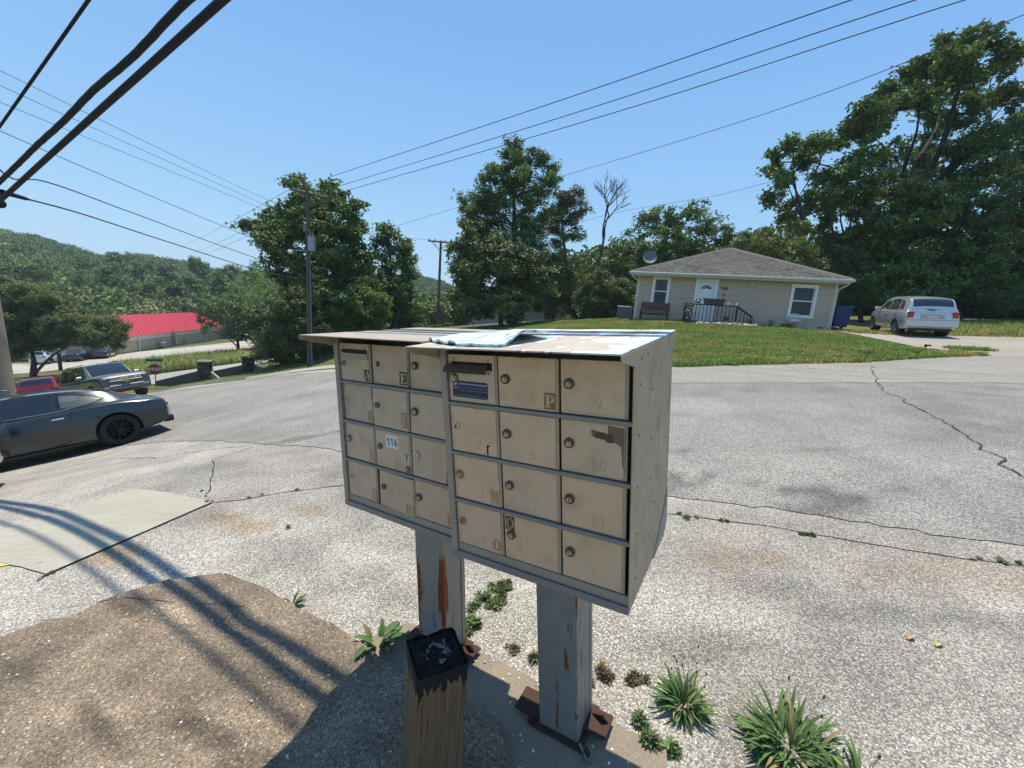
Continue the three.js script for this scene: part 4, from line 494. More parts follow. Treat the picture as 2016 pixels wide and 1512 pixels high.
// ---------------------------------------------------------------- the house on the rise
const HX = 6.43, HZ = -23.36, HYAW = -.386, HB = 1.42, HW = 8.8, HD = 12, HH = 2.42; // local x along the front, -z into the house
{
  const t = thing('bungalow', 'tan clapboard bungalow with hipped shingle roof behind the lawn', 'house', [HX, HB, HZ], HYAW);
  const siding = [[.56, .44, .32], [.54, .425, .31], [.575, .455, .335]].map((c) => M(c, .62)), white = M([.82, .8, .76], .5), trim = M([.62, .57, .48], .6);
  const holes = [[.8, 1.5, .86, 2.2], [2.92, 3.78, .04, 2.2], [7.14, 8.02, .74, 2.1]]; // x0 x1 y0 y1
  const backing = M([.25, .22, .18], .9), wall = part('wall', (() => { const l = []; let x = 0; for (const [a, b, y0, y1] of holes) { l.push(span(x, a, -.6, HH, -.14, 0)); if (y0 > .05) l.push(span(a, b, -.6, y0, -.14, 0)); l.push(span(a, b, y1, HH, -.14, 0)); x = b; } l.push(span(x, HW, -.6, HH, -.14, 0)); l.push(span(0, .14, -.6, HH, -HD, -.14), span(HW - .14, HW, -.6, HH, -HD, -.14), span(.14, HW - .14, -.6, HH, -HD, -HD + .14), span(.14, HW - .14, -.2, -.1, -HD + .14, -.14)); return merge(l); })(), backing, t);
  for (let i = 0; i * .11 < HH - .02; i++) {
    const y = i * .11, cut = holes.filter(([, , a, b]) => y + .11 > a && y < b); let x = 0; const runs = []; for (const [a, b] of cut) { runs.push([x, a]); x = b; } runs.push([x, HW]);
    for (const [a, b] of runs) { if (b - a < .02) continue; const g = new THREE.BoxGeometry(b - a, .112, .05), p = g.attributes.position; for (let k = 0; k < p.count; k++) if (p.getY(k) > 0 && p.getZ(k) > 0) p.setZ(k, -.022); g.computeVertexNormals(); const m = part('siding_board', g, siding[(i * 7 + Math.round(a * 3)) % 3], wall); m.position.set((a + b) / 2, y + .055, .0255); }
    const gs = new THREE.BoxGeometry(.02, .112, HD), ps = gs.attributes.position; for (let k = 0; k < ps.count; k++) if (ps.getY(k) > 0 && ps.getX(k) < 0) ps.setX(k, .004); gs.computeVertexNormals(); const m = part('siding_board', gs, siding[i % 3], wall); m.position.set(-.0105, y + .055, -HD / 2);
    const mr = part('siding_board', gs, siding[(i + 1) % 3], wall); mr.position.set(HW + .0105, y + .055, -HD / 2); mr.rotation.y = Math.PI;
  }
  part('foundation', span(-.01, HW + .01, -1, 0, -HD - .01, .012), M([.3, .29, .28], .9), t);
  for (const x of [0, HW]) part('corner_trim', span(x - .05, x + .05, -.02, HH, -.05, .06), trim, t);
  // hip roof: courses of shingles on each slope
  const ov = .42, ey = HH + .03, ry = 4.5, rz = -4.84, e = { a: [-ov, ey, ov], b: [HW + ov, ey, ov], c: [HW + ov, ey, -HD - ov], d: [-ov, ey, -HD - ov], p: [HW / 2, ry, rz], q: [HW / 2, ry, -HD + 4.4] };
  const roof = part('roof', (() => { const P = []; const tri = (...v) => v.forEach((q) => P.push(...q)); tri(e.a, e.b, e.p); tri(e.b, e.c, e.q, e.b, e.q, e.p); tri(e.c, e.d, e.q); tri(e.d, e.a, e.p, e.d, e.p, e.q); const g = new THREE.BufferGeometry(); g.setAttribute('position', new THREE.Float32BufferAttribute(P, 3)); g.computeVertexNormals(); return g; })(), M([.11, .105, .095], .95, { side: THREE.DoubleSide }), t);
  const tab = (A, B, C, D, rows, cols, seed) => { // shingle tabs over a slope with eave A-B and ridge D-C
    reseed(seed); const P = [], K = [], L = (u, v, w) => u.map((a, i) => a + (v[i] - a) * w); const n = V(...B).sub(V(...A)).cross(V(...D).sub(V(...A))).normalize();
    for (let r = 0; r < rows; r++) { const v0 = r / rows, v1 = Math.min(1, (r + 1.05) / rows), len = V(...L(A, D, v0)).distanceTo(V(...L(B, C, v0))), m = Math.max(1, Math.round(cols * len)); const off = rnd(); for (let c = -1; c < m; c++) { const u0 = Math.max(0, (c + off) / m), u1 = Math.min(1, (c + 1 + off) / m - .004); if (u1 <= u0) continue; const p = [L(L(A, D, v0), L(B, C, v0), u0), L(L(A, D, v0), L(B, C, v0), u1), L(L(A, D, v1), L(B, C, v1), u1), L(L(A, D, v1), L(B, C, v1), u0)], k = R(.65, 1.3), h = R(.016, .026); const f = (q, s) => [q[0] + n.x * s, q[1] + n.y * s, q[2] + n.z * s]; const a = f(p[0], h), b = f(p[1], h), c2 = f(p[2], .004), d = f(p[3], .004); P.push(...a, ...b, ...c2, ...a, ...c2, ...d, ...f(p[0], 0), ...f(p[1], 0), ...b, ...f(p[0], 0), ...b, ...a); for (let z = 0; z < 12; z++) K.push(.125 * k, .115 * k, .102 * k); } }
    const g = new THREE.BufferGeometry(); g.setAttribute('position', new THREE.Float32BufferAttribute(P, 3)); g.setAttribute('color', new THREE.Float32BufferAttribute(K, 3)); g.computeVertexNormals(); return g; };
  const sh = M([1, 1, 1], .95, { vertexColors: true, side: THREE.DoubleSide });
  for (const [A, B, C, D, s] of [[e.a, e.b, e.p, e.p, 1], [e.b, e.c, e.q, e.p, 2], [e.d, e.a, e.p, e.q, 3]]) { const m = part('shingles', tab(A, B, C, D, 36, 3.2, s * 71), sh, roof); m.userData.kind = 'stuff'; }
  for (const [a, b] of [[e.a, e.p], [e.b, e.p], [e.p, e.q]]) part('hip_cap', beam([a[0], a[1] + .02, a[2]], [b[0], b[1] + .02, b[2]], .2, .025), M([.13, .12, .105], .95), roof);
  part('soffit', span(-ov + .02, HW + ov - .02, ey - .04, ey - .02, -HD - ov + .02, ov - .02), M([.55, .52, .46], .7), t); part('fascia', merge([span(-ov, HW + ov, ey - .16, ey + .01, ov - .025, ov), span(-ov, -ov + .025, ey - .16, ey + .01, -HD, ov - .025), span(HW + ov - .025, HW + ov, ey - .16, ey + .01, -HD, ov - .025)]), trim, t);
  part('gutter', merge([rspan(-ov - .02, HW + ov + .02, ey - .09, ey + .02, ov, ov + .11, .02), rspan(-ov - .11, -ov, ey - .09, ey + .02, -HD, ov + .11, .02), rspan(HW + ov, HW + ov + .11, ey - .09, ey + .02, -HD, ov + .11, .02)]), M([.52, .5, .46], .45), t);
  for (const s of [0, 1]) { const x = s ? HW + .06 : -.06, o = s ? 1 : -1; part('downspout', merge([beam([x + o * .34, ey - .1, .36], [x + o * .3, ey - .2, .3], .06, .05), beam([x + o * .3, ey - .19, .3], [x, ey - .42, .07], .06, .05), beam([x, ey - .41, .07], [x, .1, .07], .06, .05)]), trim, t); }
  // windows, door
  const glass = MP([.03, .035, .04], .05, { clearcoat: .6 }), pane = MP([.5, .55, .56], .03, { transmission: 1, thickness: 0, ior: 1.45 });
  const curtain = M([.5, .5, .5], .95);
  for (const [i, [a, b, y0, y1]] of [holes[0], holes[2]].entries()) {
    const w = part('window', merge([span(a - .09, b + .09, y1, y1 + .1, 0, .085), span(a - .09, b + .09, y0 - .09, y0, 0, .095), span(a - .09, a, y0, y1, 0, .085), span(b, b + .09, y0, y1, 0, .085)]), white, t), ym = (y0 + y1) / 2 + .02;
    part('sash', merge([span(a, b, ym - .025, ym + .025, -.03, .02), span(a, b, y0, y0 + .05, -.03, .015), span(a, b, y1 - .05, y1, -.03, .015), span(a, a + .05, y0, y1, -.03, .015), span(b - .05, b, y0, y1, -.03, .015)]), white, w); part('pane', span(a + .05, b - .05, y0 + .05, ym - .025, -.02, -.012), pane, w); part('pane', span(a + .05, b - .05, ym + .025, y1 - .05, -.012, -.004), pane, w);
    const fold = (x0, x1, xt, yt, yb) => { const P = [], I = []; const n = 24; for (let k = 0; k <= n; k++) { const f = k / n, z = -.12 - .02 * Math.sin(f * 26); P.push(x0 + (x1 - x0) * f, yt, z, x0 + (xt - x0) * f, yb, z); if (k) { const q = k * 2; I.push(q - 2, q - 1, q, q - 1, q + 1, q); } } const g = new THREE.BufferGeometry(); g.setAttribute('position', new THREE.Float32BufferAttribute(P, 3)); g.setIndex(I); g.computeVertexNormals(); return g; };
    if (!i) { part('curtain', fold(a, (a + b) / 2, a + .16, y1, ym - .05), M([.3, .3, .29], .95, { side: THREE.DoubleSide }), w); part('curtain', fold(b, (a + b) / 2, b - .16, y1, ym - .05), M([.5, .5, .48], .95, { side: THREE.DoubleSide }), w); } else part('curtain', fold(a + .03, b - .03, b - .03, y1 - .25, ym - .02), M([.32, .33, .34], .95, { side: THREE.DoubleSide }), w);
  }
  const [a, b, y0, y1] = holes[1], d = part('door', merge([rspan(a + .06, b - .06, y0, y1 - .06, -.06, -.015, .004), ...[[.3, .62], [1.0, 1.4]].flatMap(([u, v]) => [[a + .16, a + .42], [b - .42, b - .16]].map(([p, q]) => rspan(p, q, y0 + u * .75 - .05, y0 + v * .8, -.02, -.009, .004)))]), M([.8, .79, .76], .45), t, 'white front door with a fanlight');
  part('door_frame', merge([span(a - .1, a + .06, y0 - .04, y1, -.06, .08), span(b - .06, b + .1, y0 - .04, y1, -.06, .08), span(a - .1, b + .1, y1 - .06, y1 + .09, -.06, .085)]), white, d);
  for (let k = 0; k < 4; k++) { const s = new THREE.Shape(), r0 = .06, r1 = .25, t0 = Math.PI * (k / 4) + .05, t1 = Math.PI * ((k + 1) / 4) - .05; s.absarc(0, 0, r1, t0, t1, false); s.absarc(0, 0, r0, t1, t0, true); const g = new THREE.ExtrudeGeometry(s, { depth: .006, bevelEnabled: false, curveSegments: 8 }); g.scale(1, .78, 1).translate((a + b) / 2, y1 - .42, -.0155); part('fanlight_pane', g, glass, d); }
  part('handle', new THREE.SphereGeometry(.035, 10, 8).translate(b - .13, y0 + .95, .01), M([.5, .42, .25], .3, { metalness: .9 }), d);
  const num = new TextGeometry('136', { font, size: .15, depth: .012, curveSegments: 4 }); num.translate(b + .22, 1.78, .055); part('house_number', num, M([.09, .05, .035], .7), t, 'dark metal house number 136');
  part('wall_ornament', merge([box(.12, .05, .02, b + .42, 1.55, .06), box(.05, .1, .02, b + .38, 1.52, .064), box(.06, .05, .02, b + .45, 1.33, .06)]), M([.16, .09, .06], .8), t);
  part('wall_lamp', merge([cyl(.05, .05, .12, 10).translate(5.35, 2.08, .08), cyl(.07, .03, .04, 10).translate(5.35, 2.16, .08), box(.06, .18, .05, 5.35, 2.08, .05)]), M([.62, .6, .55], .5), t);
  // porch with rail
  const dark = M([.035, .022, .02], .6), redwood = M([.07, .028, .024], .7), porch = part('porch_deck', span(2.45, 4.85, -.12, .02, .03, 1.25), M([.12, .1, .09], .85), t);
  for (const x of [2.5, 4.8]) part('rail_post', span(x - .05, x + .05, -.35, .98, 1.15, 1.25), redwood, porch); part('rail_post', span(2.45, 2.55, -.1, .95, .03, .12), dark, porch);
  part('top_rail', span(2.4, 4.9, .93, .98, 1.14, 1.26), dark, porch); part('bottom_rail', span(2.55, 4.75, .1, .14, 1.18, 1.22), dark, porch); part('top_rail', span(2.44, 2.56, .93, .97, .12, 1.14), dark, porch);
  for (let k = 0; k < 13; k++) { const x = 2.67 + k * .165; part('baluster', span(x - .016, x + .016, .14, .93, 1.185, 1.215), dark, porch); }
  part('stair_rail', beam([4.85, .9, 1.2], [5.5, .5, 1.2], .09, .04), dark, porch); for (let k = 0; k < 4; k++) part('baluster', span(4.98 + k * .15 - .016, 4.98 + k * .15 + .016, -.3, .8 - k * .09, 1.185, 1.215), dark, porch);
  part('step', merge([span(4.88, 5.2, -.45, -.08, .1, 1.2), span(5.2, 5.5, -.55, -.24, .1, 1.2)]), M([.2, .18, .16], .9), porch);
  const loc = (x, y, z) => { const v = V(x, y, z).applyAxisAngle(V(0, 1, 0), HYAW); return [HX + v.x, HB + v.y, HZ + v.z]; };
  const gnd = (x, z) => { const v = loc(x, 0, z); v[1] = H(v[0], v[2]) - .03; return v; };
  // things about the house
  { const p = thing('planter_box', 'dark planter box standing on the porch rail', 'planter', loc(3.75, .98, 1.2), HYAW); const s = new THREE.Shape([[-.42, 0], [.42, 0], [.48, .26], [-.48, .26]].map(([u, v]) => new THREE.Vector2(u, v))); part('trough', new THREE.ExtrudeGeometry(s, { depth: .2, bevelEnabled: false }).translate(0, 0, -.1), M([.07, .055, .045], .7), p); part('rim', span(-.5, .5, .25, .28, -.12, .12), M([.1, .08, .065], .7), p); part('candle', cyl(.03, .03, .34, 10).translate(-.42, .36, 0), M([.7, .7, .68], .6), p); }
  { const p = thing('garden_bench', 'faded red bench under the left window', 'bench', gnd(1.0, .35), HYAW + .03), w = M([.17, .055, .06], .8), k = M([.03, .02, .02], .7); for (let i = 0; i < 3; i++) part('back_slat', span(-.72, .72, .55 + i * .13, .66 + i * .13, -.2, -.17), w, p); for (let i = 0; i < 3; i++) part('seat_slat', span(-.72, .72, .42, .45, -.16 + i * .14, -.04 + i * .14), w, p); for (const x of [-.68, .68]) { part('leg', span(x - .03, x + .03, 0, .42, .18, .23), k, p); part('leg', span(x - .03, x + .03, 0, .92, -.24, -.19), k, p); } part('stretcher', span(-.65, .65, .3, .35, -.22, -.2), k, p); }
  { const p = thing('garden_chair', 'white fan-backed metal chair beneath the right window', 'chair', gnd(7.35, .42), HYAW), w = M([.75, .75, .72], .5), r = .34; for (let k = 0; k <= 10; k++) { const an = Math.PI * (k / 10) * .86 + .22, q = [Math.cos(an) * r, .34 + Math.sin(an) * r, -.18 - Math.sin(an) * .06]; part('back_rib', rod([Math.cos(an) * .06, .34, -.14], q, .011, .011, 6), w, p); } const c = []; for (let k = 0; k <= 20; k++) { const an = Math.PI * (k / 20) * .86 + .22; c.push(V(Math.cos(an) * r, .34 + Math.sin(an) * r, -.18 - Math.sin(an) * .06)); } part('back_rim', new THREE.TubeGeometry(new THREE.CatmullRomCurve3(c), 30, .014, 6), w, p); part('seat', cyl(.26, .26, .025, 20).translate(0, .33, .04), w, p); for (const [x, z] of [[-.2, .2], [.2, .2], [-.2, -.14], [.2, -.14]]) part('leg', rod([x * .8, .33, z * .8], [x * 1.15, 0, z * 1.15], .013, .013, 6), w, p); }
  { const p = thing('waste_bin', 'blue wheeled waste bin beside the right corner of the house', 'bin', gnd(HW + .5, -.5), HYAW + .1), bl = M([.012, .045, .16], .45); const s = (y, w, dd) => [[-w, y, -dd], [w, y, -dd], [w, y, dd], [-w, y, dd]]; const q = [...s(.12, .25, .25), ...s(1.0, .33, .36)], P = []; const f = (...i) => i.forEach((k) => P.push(...q[k])); for (let k = 0; k < 4; k++) { const n = (k + 1) % 4; f(k, n + 4, n, k, k + 4, n + 4); } f(0, 1, 2, 0, 2, 3); f(4, 6, 5, 4, 7, 6); const g = new THREE.BufferGeometry(); g.setAttribute('position', new THREE.Float32BufferAttribute(P, 3)); g.computeVertexNormals(); part('body', g, M([.012, .045, .16], .45, { side: THREE.DoubleSide }), p); part('lid', rbox(.74, .06, .8, 0, 1.04, .01, .025), bl, p); part('handle', rod([-.28, .98, -.4], [.28, .98, -.4], .02), bl, p); for (const x of [-.24, .24]) part('wheel', cyl(.13, .13, .06, 18).rotateZ(Math.PI / 2).translate(x, .13, -.26), M([.02, .02, .02], .8), p); }
  { const p = thing('cooling_unit', 'dark grey outdoor cooling unit left of the house', 'cooling unit', gnd(-.6, -.5), HYAW); part('casing', rbox(.8, .62, .8, 0, .36, 0, .03), M([.16, .17, .18], .6), p); part('top', rbox(.84, .05, .84, 0, .69, 0, .02), M([.5, .5, .5], .5), p); for (let k = 0; k < 12; k++) part('fin', span(-.36 + k * .06, -.34 + k * .06, .1, .62, .4, .415), M([.05, .05, .055], .6), p); }
  { const p = thing('satellite_dish', 'grey satellite dish at the left end of the roof', 'dish', loc(.2, 2.95, -1.6), HYAW + .25), gr = M([.14, .15, .165], .55); const dg = lathe([[0, 0], [.12, .01], [.25, .04], [.38, .1], [.385, .105], [.25, .055], [.12, .025], [0, .015]], 28).rotateX(Math.PI / 2 - .4).translate(0, .5, 0); part('reflector', dg, gr, p); part('mast', merge([rod([0, -.5, -.1], [0, .3, -.1], .025), rod([0, .3, -.1], [0, .5, 0], .025)]), gr, p); part('feed_arm', merge([rod([0, .2, .02], [0, .28, .42], .014), box(.06, .08, .07, 0, .32, .44)]), gr, p); }
  // planting along the wall
  const strapG = blade(.55, .035, [1.35, .75], 5, .2), strapG2 = blade(.5, .03, [1.0, .2], 5, .2), ym = [M([.09, .14, .05], .7, { side: THREE.DoubleSide }), M([.14, .17, .07], .7, { side: THREE.DoubleSide })];
  for (const [x, l] of [[6.15, 'spiky-leaved yucca by the porch steps'], [6.62 - .15, 'spiky-leaved yucca between porch and white chair']].map(([x, l], i) => [i ? 6.35 : 5.45, l])) { const p = thing('yucca_plant', l, 'plant', gnd(x, .75), 0, undefined); reseed(Math.round(x * 100)); for (let k = 0; k < 26; k++) { const m = part('leaf', k % 2 ? strapG : strapG2, ym[k % 2], p); m.rotation.set(0, k * 2.4, R(-.3, .2)); m.scale.setScalar(R(.7, 1.15)); } }
  { const p = thing('rock_edging', 'low edging of pale stones and ornaments along the house wall', 'edging', gnd(5.2, 1.6)); p.userData.kind = 'stuff'; reseed(808); const list = [], g = new THREE.IcosahedronGeometry(1, 1).scale(1, .7, .8); const o = gnd(5.2, 1.6); for (let k = 0; k < 260; k++) { const x = R(3.1, 5.7), z = 1.3 + Math.abs(gauss()) * .35, q = gnd(x, z); list.push({ p: V(q[0] - o[0], q[1] - o[1] + .03 + R(0, .06), q[2] - o[2]), q: randQ(), s: R(.03, .1), c: lin(...jit(pick([.36, .22, .16], [.45, .35, .27], [.3, .2, .16], [.5, .45, .38]), .2)) }); } for (let k = 0; k < 60; k++) { const x = R(5.9, 8.7), q = gnd(x, R(.2, .9)); list.push({ p: V(q[0] - o[0], q[1] - o[1] + .04, q[2] - o[2]), q: randQ(), s: R(.03, .1), c: lin(...jit(pick([.6, .58, .54], [.4, .38, .35]), .2)) }); } leafInstances('stone', g, M([1, 1, 1], .9), list, p); }
  const bloom = (x, y, z, n, r, tones, label, h) => { const o = loc(x, y, z), p = thing('flower_plant', label, 'flowers', o); reseed(Math.round(x * 77 + n)); const list = []; for (let k = 0; k < n * 6; k++) list.push({ p: V(gauss() * r, R(0, h), gauss() * r), q: yawQ(.9), s: R(1.5, 3.2), c: lin(...jit([.05, .09, .03], .3)) }); leafInstances('foliage', sprigG, LEAFMAT([1, 1, 1]), list, p); const fl = []; for (let k = 0; k < n; k++) fl.push({ p: V(gauss() * r, R(h * .3, h), gauss() * r), q: randQ(), s: R(.025, .05), c: lin(...jit(pick(...tones), .15)) }); leafInstances('blossom', new THREE.IcosahedronGeometry(1, 1), M([1, 1, 1], .8), fl, p); };
  bloom(2.72, -.1, 1.36, 26, .16, [[.7, .68, .62], [.25, .2, .4], [.6, .5, .25]], 'pots of mixed flowers at the left porch post', 1.0); bloom(3.05, 1.0, 1.2, 14, .09, [[.7, .66, .3], [.72, .7, .6]], 'pale yellow flowers on the porch rail', .16); bloom(4.4, .02, .95, 10, .12, [[.35, .03, .03], [.5, .25, .2]], 'red flowers behind the porch rail', .4); bloom(7.0, 0, .85, 16, .16, [[.6, .2, .18], [.62, .35, .3]], 'pink flowers beside the white chair', .3); bloom(8.3, -.05, .6, 8, .2, [[.6, .6, .58]], 'small white ornaments and plants near the house corner', .3);
  for (const [x, l] of [[4.15, 'small white ornament on the porch rail left of the corner post'], [4.4, 'pinkish ornament on the porch rail nearest the corner post'], [4.75, 'round white ornament at the porch corner post']]) { const p = solo('ornament', merge([new THREE.SphereGeometry(.055, 10, 8).translate(0, .05, 0), new THREE.SphereGeometry(.035, 8, 6).translate(0, .12, 0)]), M([.6, .57, .52], .6), l, 'ornament'); p.position.set(...loc(x, .98, 1.2)); }
}
{ // neighbour's grey roof between the trunks
  const x = 1.5, z = -46, y = H(x, z) - .6, t = thing('far_bungalow', 'low grey-roofed house half hidden behind the tall trees', 'house', [x, y, z], -.2); part('wall', span(-6, 6, 0, 2.2, -4, 4), M([.42, .4, .37], .8), t); for (const a of [-4, -1, 2, 4.5]) part('window', span(a, a + 1, .9, 1.9, 4, 4.04), M([.04, .045, .05], .2), t); const s = new THREE.Shape([[-7, 2.1], [7, 2.1], [3, 3.6], [-3, 3.6]].map(([u, v]) => new THREE.Vector2(u, v))); part('roof', new THREE.ExtrudeGeometry(s, { depth: 9, bevelEnabled: false }).translate(0, 0, -4.5), M([.2, .2, .2], .9), t);
}

// ---------------------------------------------------------------- cars
const csg = new Evaluator(); csg.attributes = ['position', 'normal']; csg.useGroups = false;
const spline = (rows, x) => { // smooth table lookup on the first column
  let k = 0; while (k < rows.length - 2 && x > rows[k + 1][0]) k++; const a = rows[Math.max(0, k - 1)], b = rows[k], c = rows[k + 1], d = rows[Math.min(rows.length - 1, k + 2)], t = Math.min(1, Math.max(0, (x - b[0]) / (c[0] - b[0])));
  return b.map((_, i) => { const m0 = (c[i] - a[i]) / Math.max(.01, c[0] - a[0]) * (c[0] - b[0]) * .8, m1 = (d[i] - b[i]) / Math.max(.01, d[0] - b[0]) * (c[0] - b[0]) * .8, t2 = t * t, t3 = t2 * t; return (2 * t3 - 3 * t2 + 1) * b[i] + (t3 - 2 * t2 + t) * m0 + (-2 * t3 + 3 * t2) * c[i] + (t3 - t2) * m1; });
};
function loftRings(rings, creased = .6) { // closed solid through rings of equal length
  const n = rings[0].length, P = [], I = []; rings.forEach((r) => r.forEach((p) => P.push(...p)));
  for (let i = 0; i < rings.length - 1; i++) for (let k = 0; k < n; k++) { const a = i * n + k, b = i * n + (k + 1) % n; I.push(a, b, a + n, b, b + n, a + n); }
  for (const e of [0, rings.length - 1]) { const c = P.length / 3, r = rings[e], m = r.reduce((s, p) => [s[0] + p[0] / n, s[1] + p[1] / n, s[2] + p[2] / n], [0, 0, 0]); P.push(...m); for (let k = 0; k < n; k++) { const a = e * n + k, b = e * n + (k + 1) % n; e ? I.push(a, b, c) : I.push(b, a, c); } }
  const g = new THREE.BufferGeometry(); g.setAttribute('position', new THREE.Float32BufferAttribute(P, 3)); g.setIndex(I); return creased ? toCreasedNormals(g, creased) : g;
}
const tyreM = M([.018, .018, .018], .85), blackM = M([.012, .012, .012], .5), glassM = MP([.012, .016, .02], .04, { clearcoat: 1, clearcoatRoughness: .02 }), chromeM = M([.42, .42, .43], .42, { metalness: 1 }), redLens = MP([.30, .012, .012], .15, { clearcoat: 1 }), clearLens = MP([.55, .57, .6], .1, { clearcoat: 1 });
const CARWHEEL = (r, w, spokes, rimM) => ({ tyre: lathe([[r * .7, -w / 2], [r * .92, -w / 2], [r * .985, -w * .38], [r, -w * .2], [r, w * .2], [r * .985, w * .38], [r * .92, w / 2], [r * .7, w / 2], [r * .68, 0], [r * .7, -w / 2]], 36).rotateX(Math.PI / 2), rim: (() => { const l = [lathe([[r * .64, -w * .42], [r * .72, -w * .47], [r * .73, -w * .3], [r * .66, -w * .1], [r * .66, w * .3], [r * .6, w * .3], [r * .6, -w * .3], [r * .64, -w * .42]], 32).rotateX(Math.PI / 2), cyl(r * .15, r * .15, w * .5, 14).rotateX(Math.PI / 2)]; for (let k = 0; k < spokes; k++) { const a = k / spokes * 6.2832, b = a + (k % 2 ? .12 : -.12); l.push(beam([Math.cos(a) * r * .1, Math.sin(a) * r * .1, w * .16], [Math.cos(b) * r * .66, Math.sin(b) * r * .66, w * .28], r * .085, w * .12), beam([Math.cos(a) * r * .1, Math.sin(a) * r * .1, -w * .16], [Math.cos(b) * r * .66, Math.sin(b) * r * .66, -w * .28], r * .085, w * .12)); } return merge(l); })(), rimM });
function car(o) { // nose at +x, right flank at +z
  const t = thing(o.name, o.label, o.category || 'car', [0, 0, 0], 0, o.group), paint = MP(o.paint, o.rough ?? .28, { metalness: o.metal ?? .4, clearcoat: 1, clearcoatRoughness: .04 });
  const n = o.n || 40, x0 = o.body[0][0], x1 = o.body[o.body.length - 1][0], rings = [];
  const sec = (yb, yt, w, crown) => { const h = yt - yb, q = [[0, yb], [w - .14, yb], [w - .05, yb + .03], [w - .025, yb + .1], [w - .005, yb + h * .35], [w, yb + h * .6], [w - .012, yb + h * .78], [w - .035, yt - .05], [w - .075, yt - .012], [w - .16, yt + crown * .35], [w * .5, yt + crown * .85], [0, yt + crown]]; return [...q, ...q.slice(1, -1).reverse().map(([a, b]) => [-a, b])]; };
  for (let i = 0; i <= n; i++) { const s = i / n, x = x0 + (x1 - x0) * (.5 - .5 * Math.cos(Math.PI * s)) * .5 + (x1 - x0) * s * .5, [, yb, yt, w] = spline(o.body, x); rings.push(sec(yb, yt, w, o.crown ?? .03).map(([z, y]) => [x, y, z])); }
  let g = loftRings(rings, 0); g = mergeVertices(g); g = g.toNonIndexed(); g.computeVertexNormals(); let br = new Brush(g); br.updateMatrixWorld();
  for (const ax of [o.axF, o.axR]) for (const s of [-1, 1]) { const c = new THREE.CylinderGeometry(o.wr + .055, o.wr + .055, .34, 36).toNonIndexed().rotateX(Math.PI / 2); c.translate(ax, o.wr - .01, s * (o.track + .02)); c.deleteAttribute('uv'); const cb = new Brush(c); cb.updateMatrixWorld(); br = csg.evaluate(br, cb, SUBTRACTION); }
  let bg = br.geometry; bg = new THREE.BufferGeometry().setAttribute('position', bg.attributes.position.clone()).setIndex(bg.index ? bg.index.clone() : null); if (bg.index) bg = bg.toNonIndexed(); bg = toCreasedNormals(bg, .55);
  const body = part('body', bg, paint, t);
  // cabin: painted shell with glass set on it
  const gx0 = o.cabin[0][0], gx1 = o.cabin[o.cabin.length - 1][0], gr = [], N2 = 30, CR = .035; const cab = (x) => { const r = spline(o.cabin, x); return { y0: r[1], y1: Math.max(r[2], r[1] + .004), w0: r[3], w1: r[4] }; };
  for (let i = 0; i <= N2; i++) { const x = gx0 + (gx1 - gx0) * i / N2, c = cab(x), q = [[0, c.y0 - .03], [c.w0, c.y0 - .03], [c.w0, c.y0]]; for (let k = 1; k <= 4; k++) q.push([c.w0 + (c.w1 - c.w0) * k / 4, c.y0 + (c.y1 - c.y0) * k / 4]); for (let k = 1; k <= 5; k++) { const s = 1 - k / 5; q.push([c.w1 * s, c.y1 + CR * (1 - s * s)]); } gr.push([...q, ...q.slice(1, -1).reverse().map(([a, b]) => [-a, b])].map(([z, y]) => [x, y, z])); }
  const cabin = part('cabin', loftRings(gr, .45), paint, t);
  const flank = (x, y, s, off) => { const c = cab(x), v = (y - c.y0) / Math.max(.02, c.y1 - c.y0); return [x, y, s * (c.w0 + (c.w1 - c.w0) * v + off)]; };
  const pane = (poly, s, off) => { // a window on the flank: finely cut so that it follows the curve
    const sh = poly.map(([x, y]) => new THREE.Vector2(x, y)), P = []; let f = THREE.ShapeUtils.triangulateShape(sh, []).map((q) => q.map((k) => sh[k])); for (let d = 0; d < 3; d++) f = f.flatMap(([a, b, c]) => { const m = (u, v) => new THREE.Vector2((u.x + v.x) / 2, (u.y + v.y) / 2), ab = m(a, b), bc = m(b, c), ca = m(c, a); return [[a, ab, ca], [ab, b, bc], [ca, bc, c], [ab, bc, ca]]; });
    for (const q of f) for (const v of q) P.push(...flank(v.x, v.y, s, off)); const uv = []; const xs = poly.map((p) => p[0]), ys = poly.map((p) => p[1]), ax = Math.min(...xs), bx = Math.max(...xs), ay = Math.min(...ys), by = Math.max(...ys); for (const q of f) for (const v of q) uv.push((bx - v.x) / (bx - ax), (v.y - ay) / (by - ay)); const gg = new THREE.BufferGeometry(); gg.setAttribute('position', new THREE.Float32BufferAttribute(P, 3)); gg.setAttribute('uv', new THREE.Float32BufferAttribute(uv, 2)); gg.computeVertexNormals(); return gg; };
  const gm = glassM.clone(); gm.side = THREE.DoubleSide;
  for (const s of [-1, 1]) for (const p of o.windows) part('window', pane(p, s, .006), gm, cabin);
  const screen = (xa, xb, f0, f1) => { const P = [], I = [], m = 8, k2 = 10; for (let i = 0; i <= m; i++) for (let k = 0; k <= k2; k++) { const x = xa + (xb - xa) * i / m, c = cab(x), s = (k / k2 * 2 - 1) * (f0 + (f1 - f0) * i / m); P.push(x, c.y1 + CR * (1 - s * s) + .007, c.w1 * s); if (i < m && k < k2) { const a = i * (k2 + 1) + k; I.push(a, a + 1, a + k2 + 1, a + 1, a + k2 + 2, a + k2 + 1); } } const gg = new THREE.BufferGeometry(); gg.setAttribute('position', new THREE.Float32BufferAttribute(P, 3)); gg.setIndex(I); gg.computeVertexNormals(); return gg; };
  part('windscreen', screen(...o.front, .93, .93), gm, cabin); part('rear_window', screen(...o.rear, .9, .9), gm, cabin);
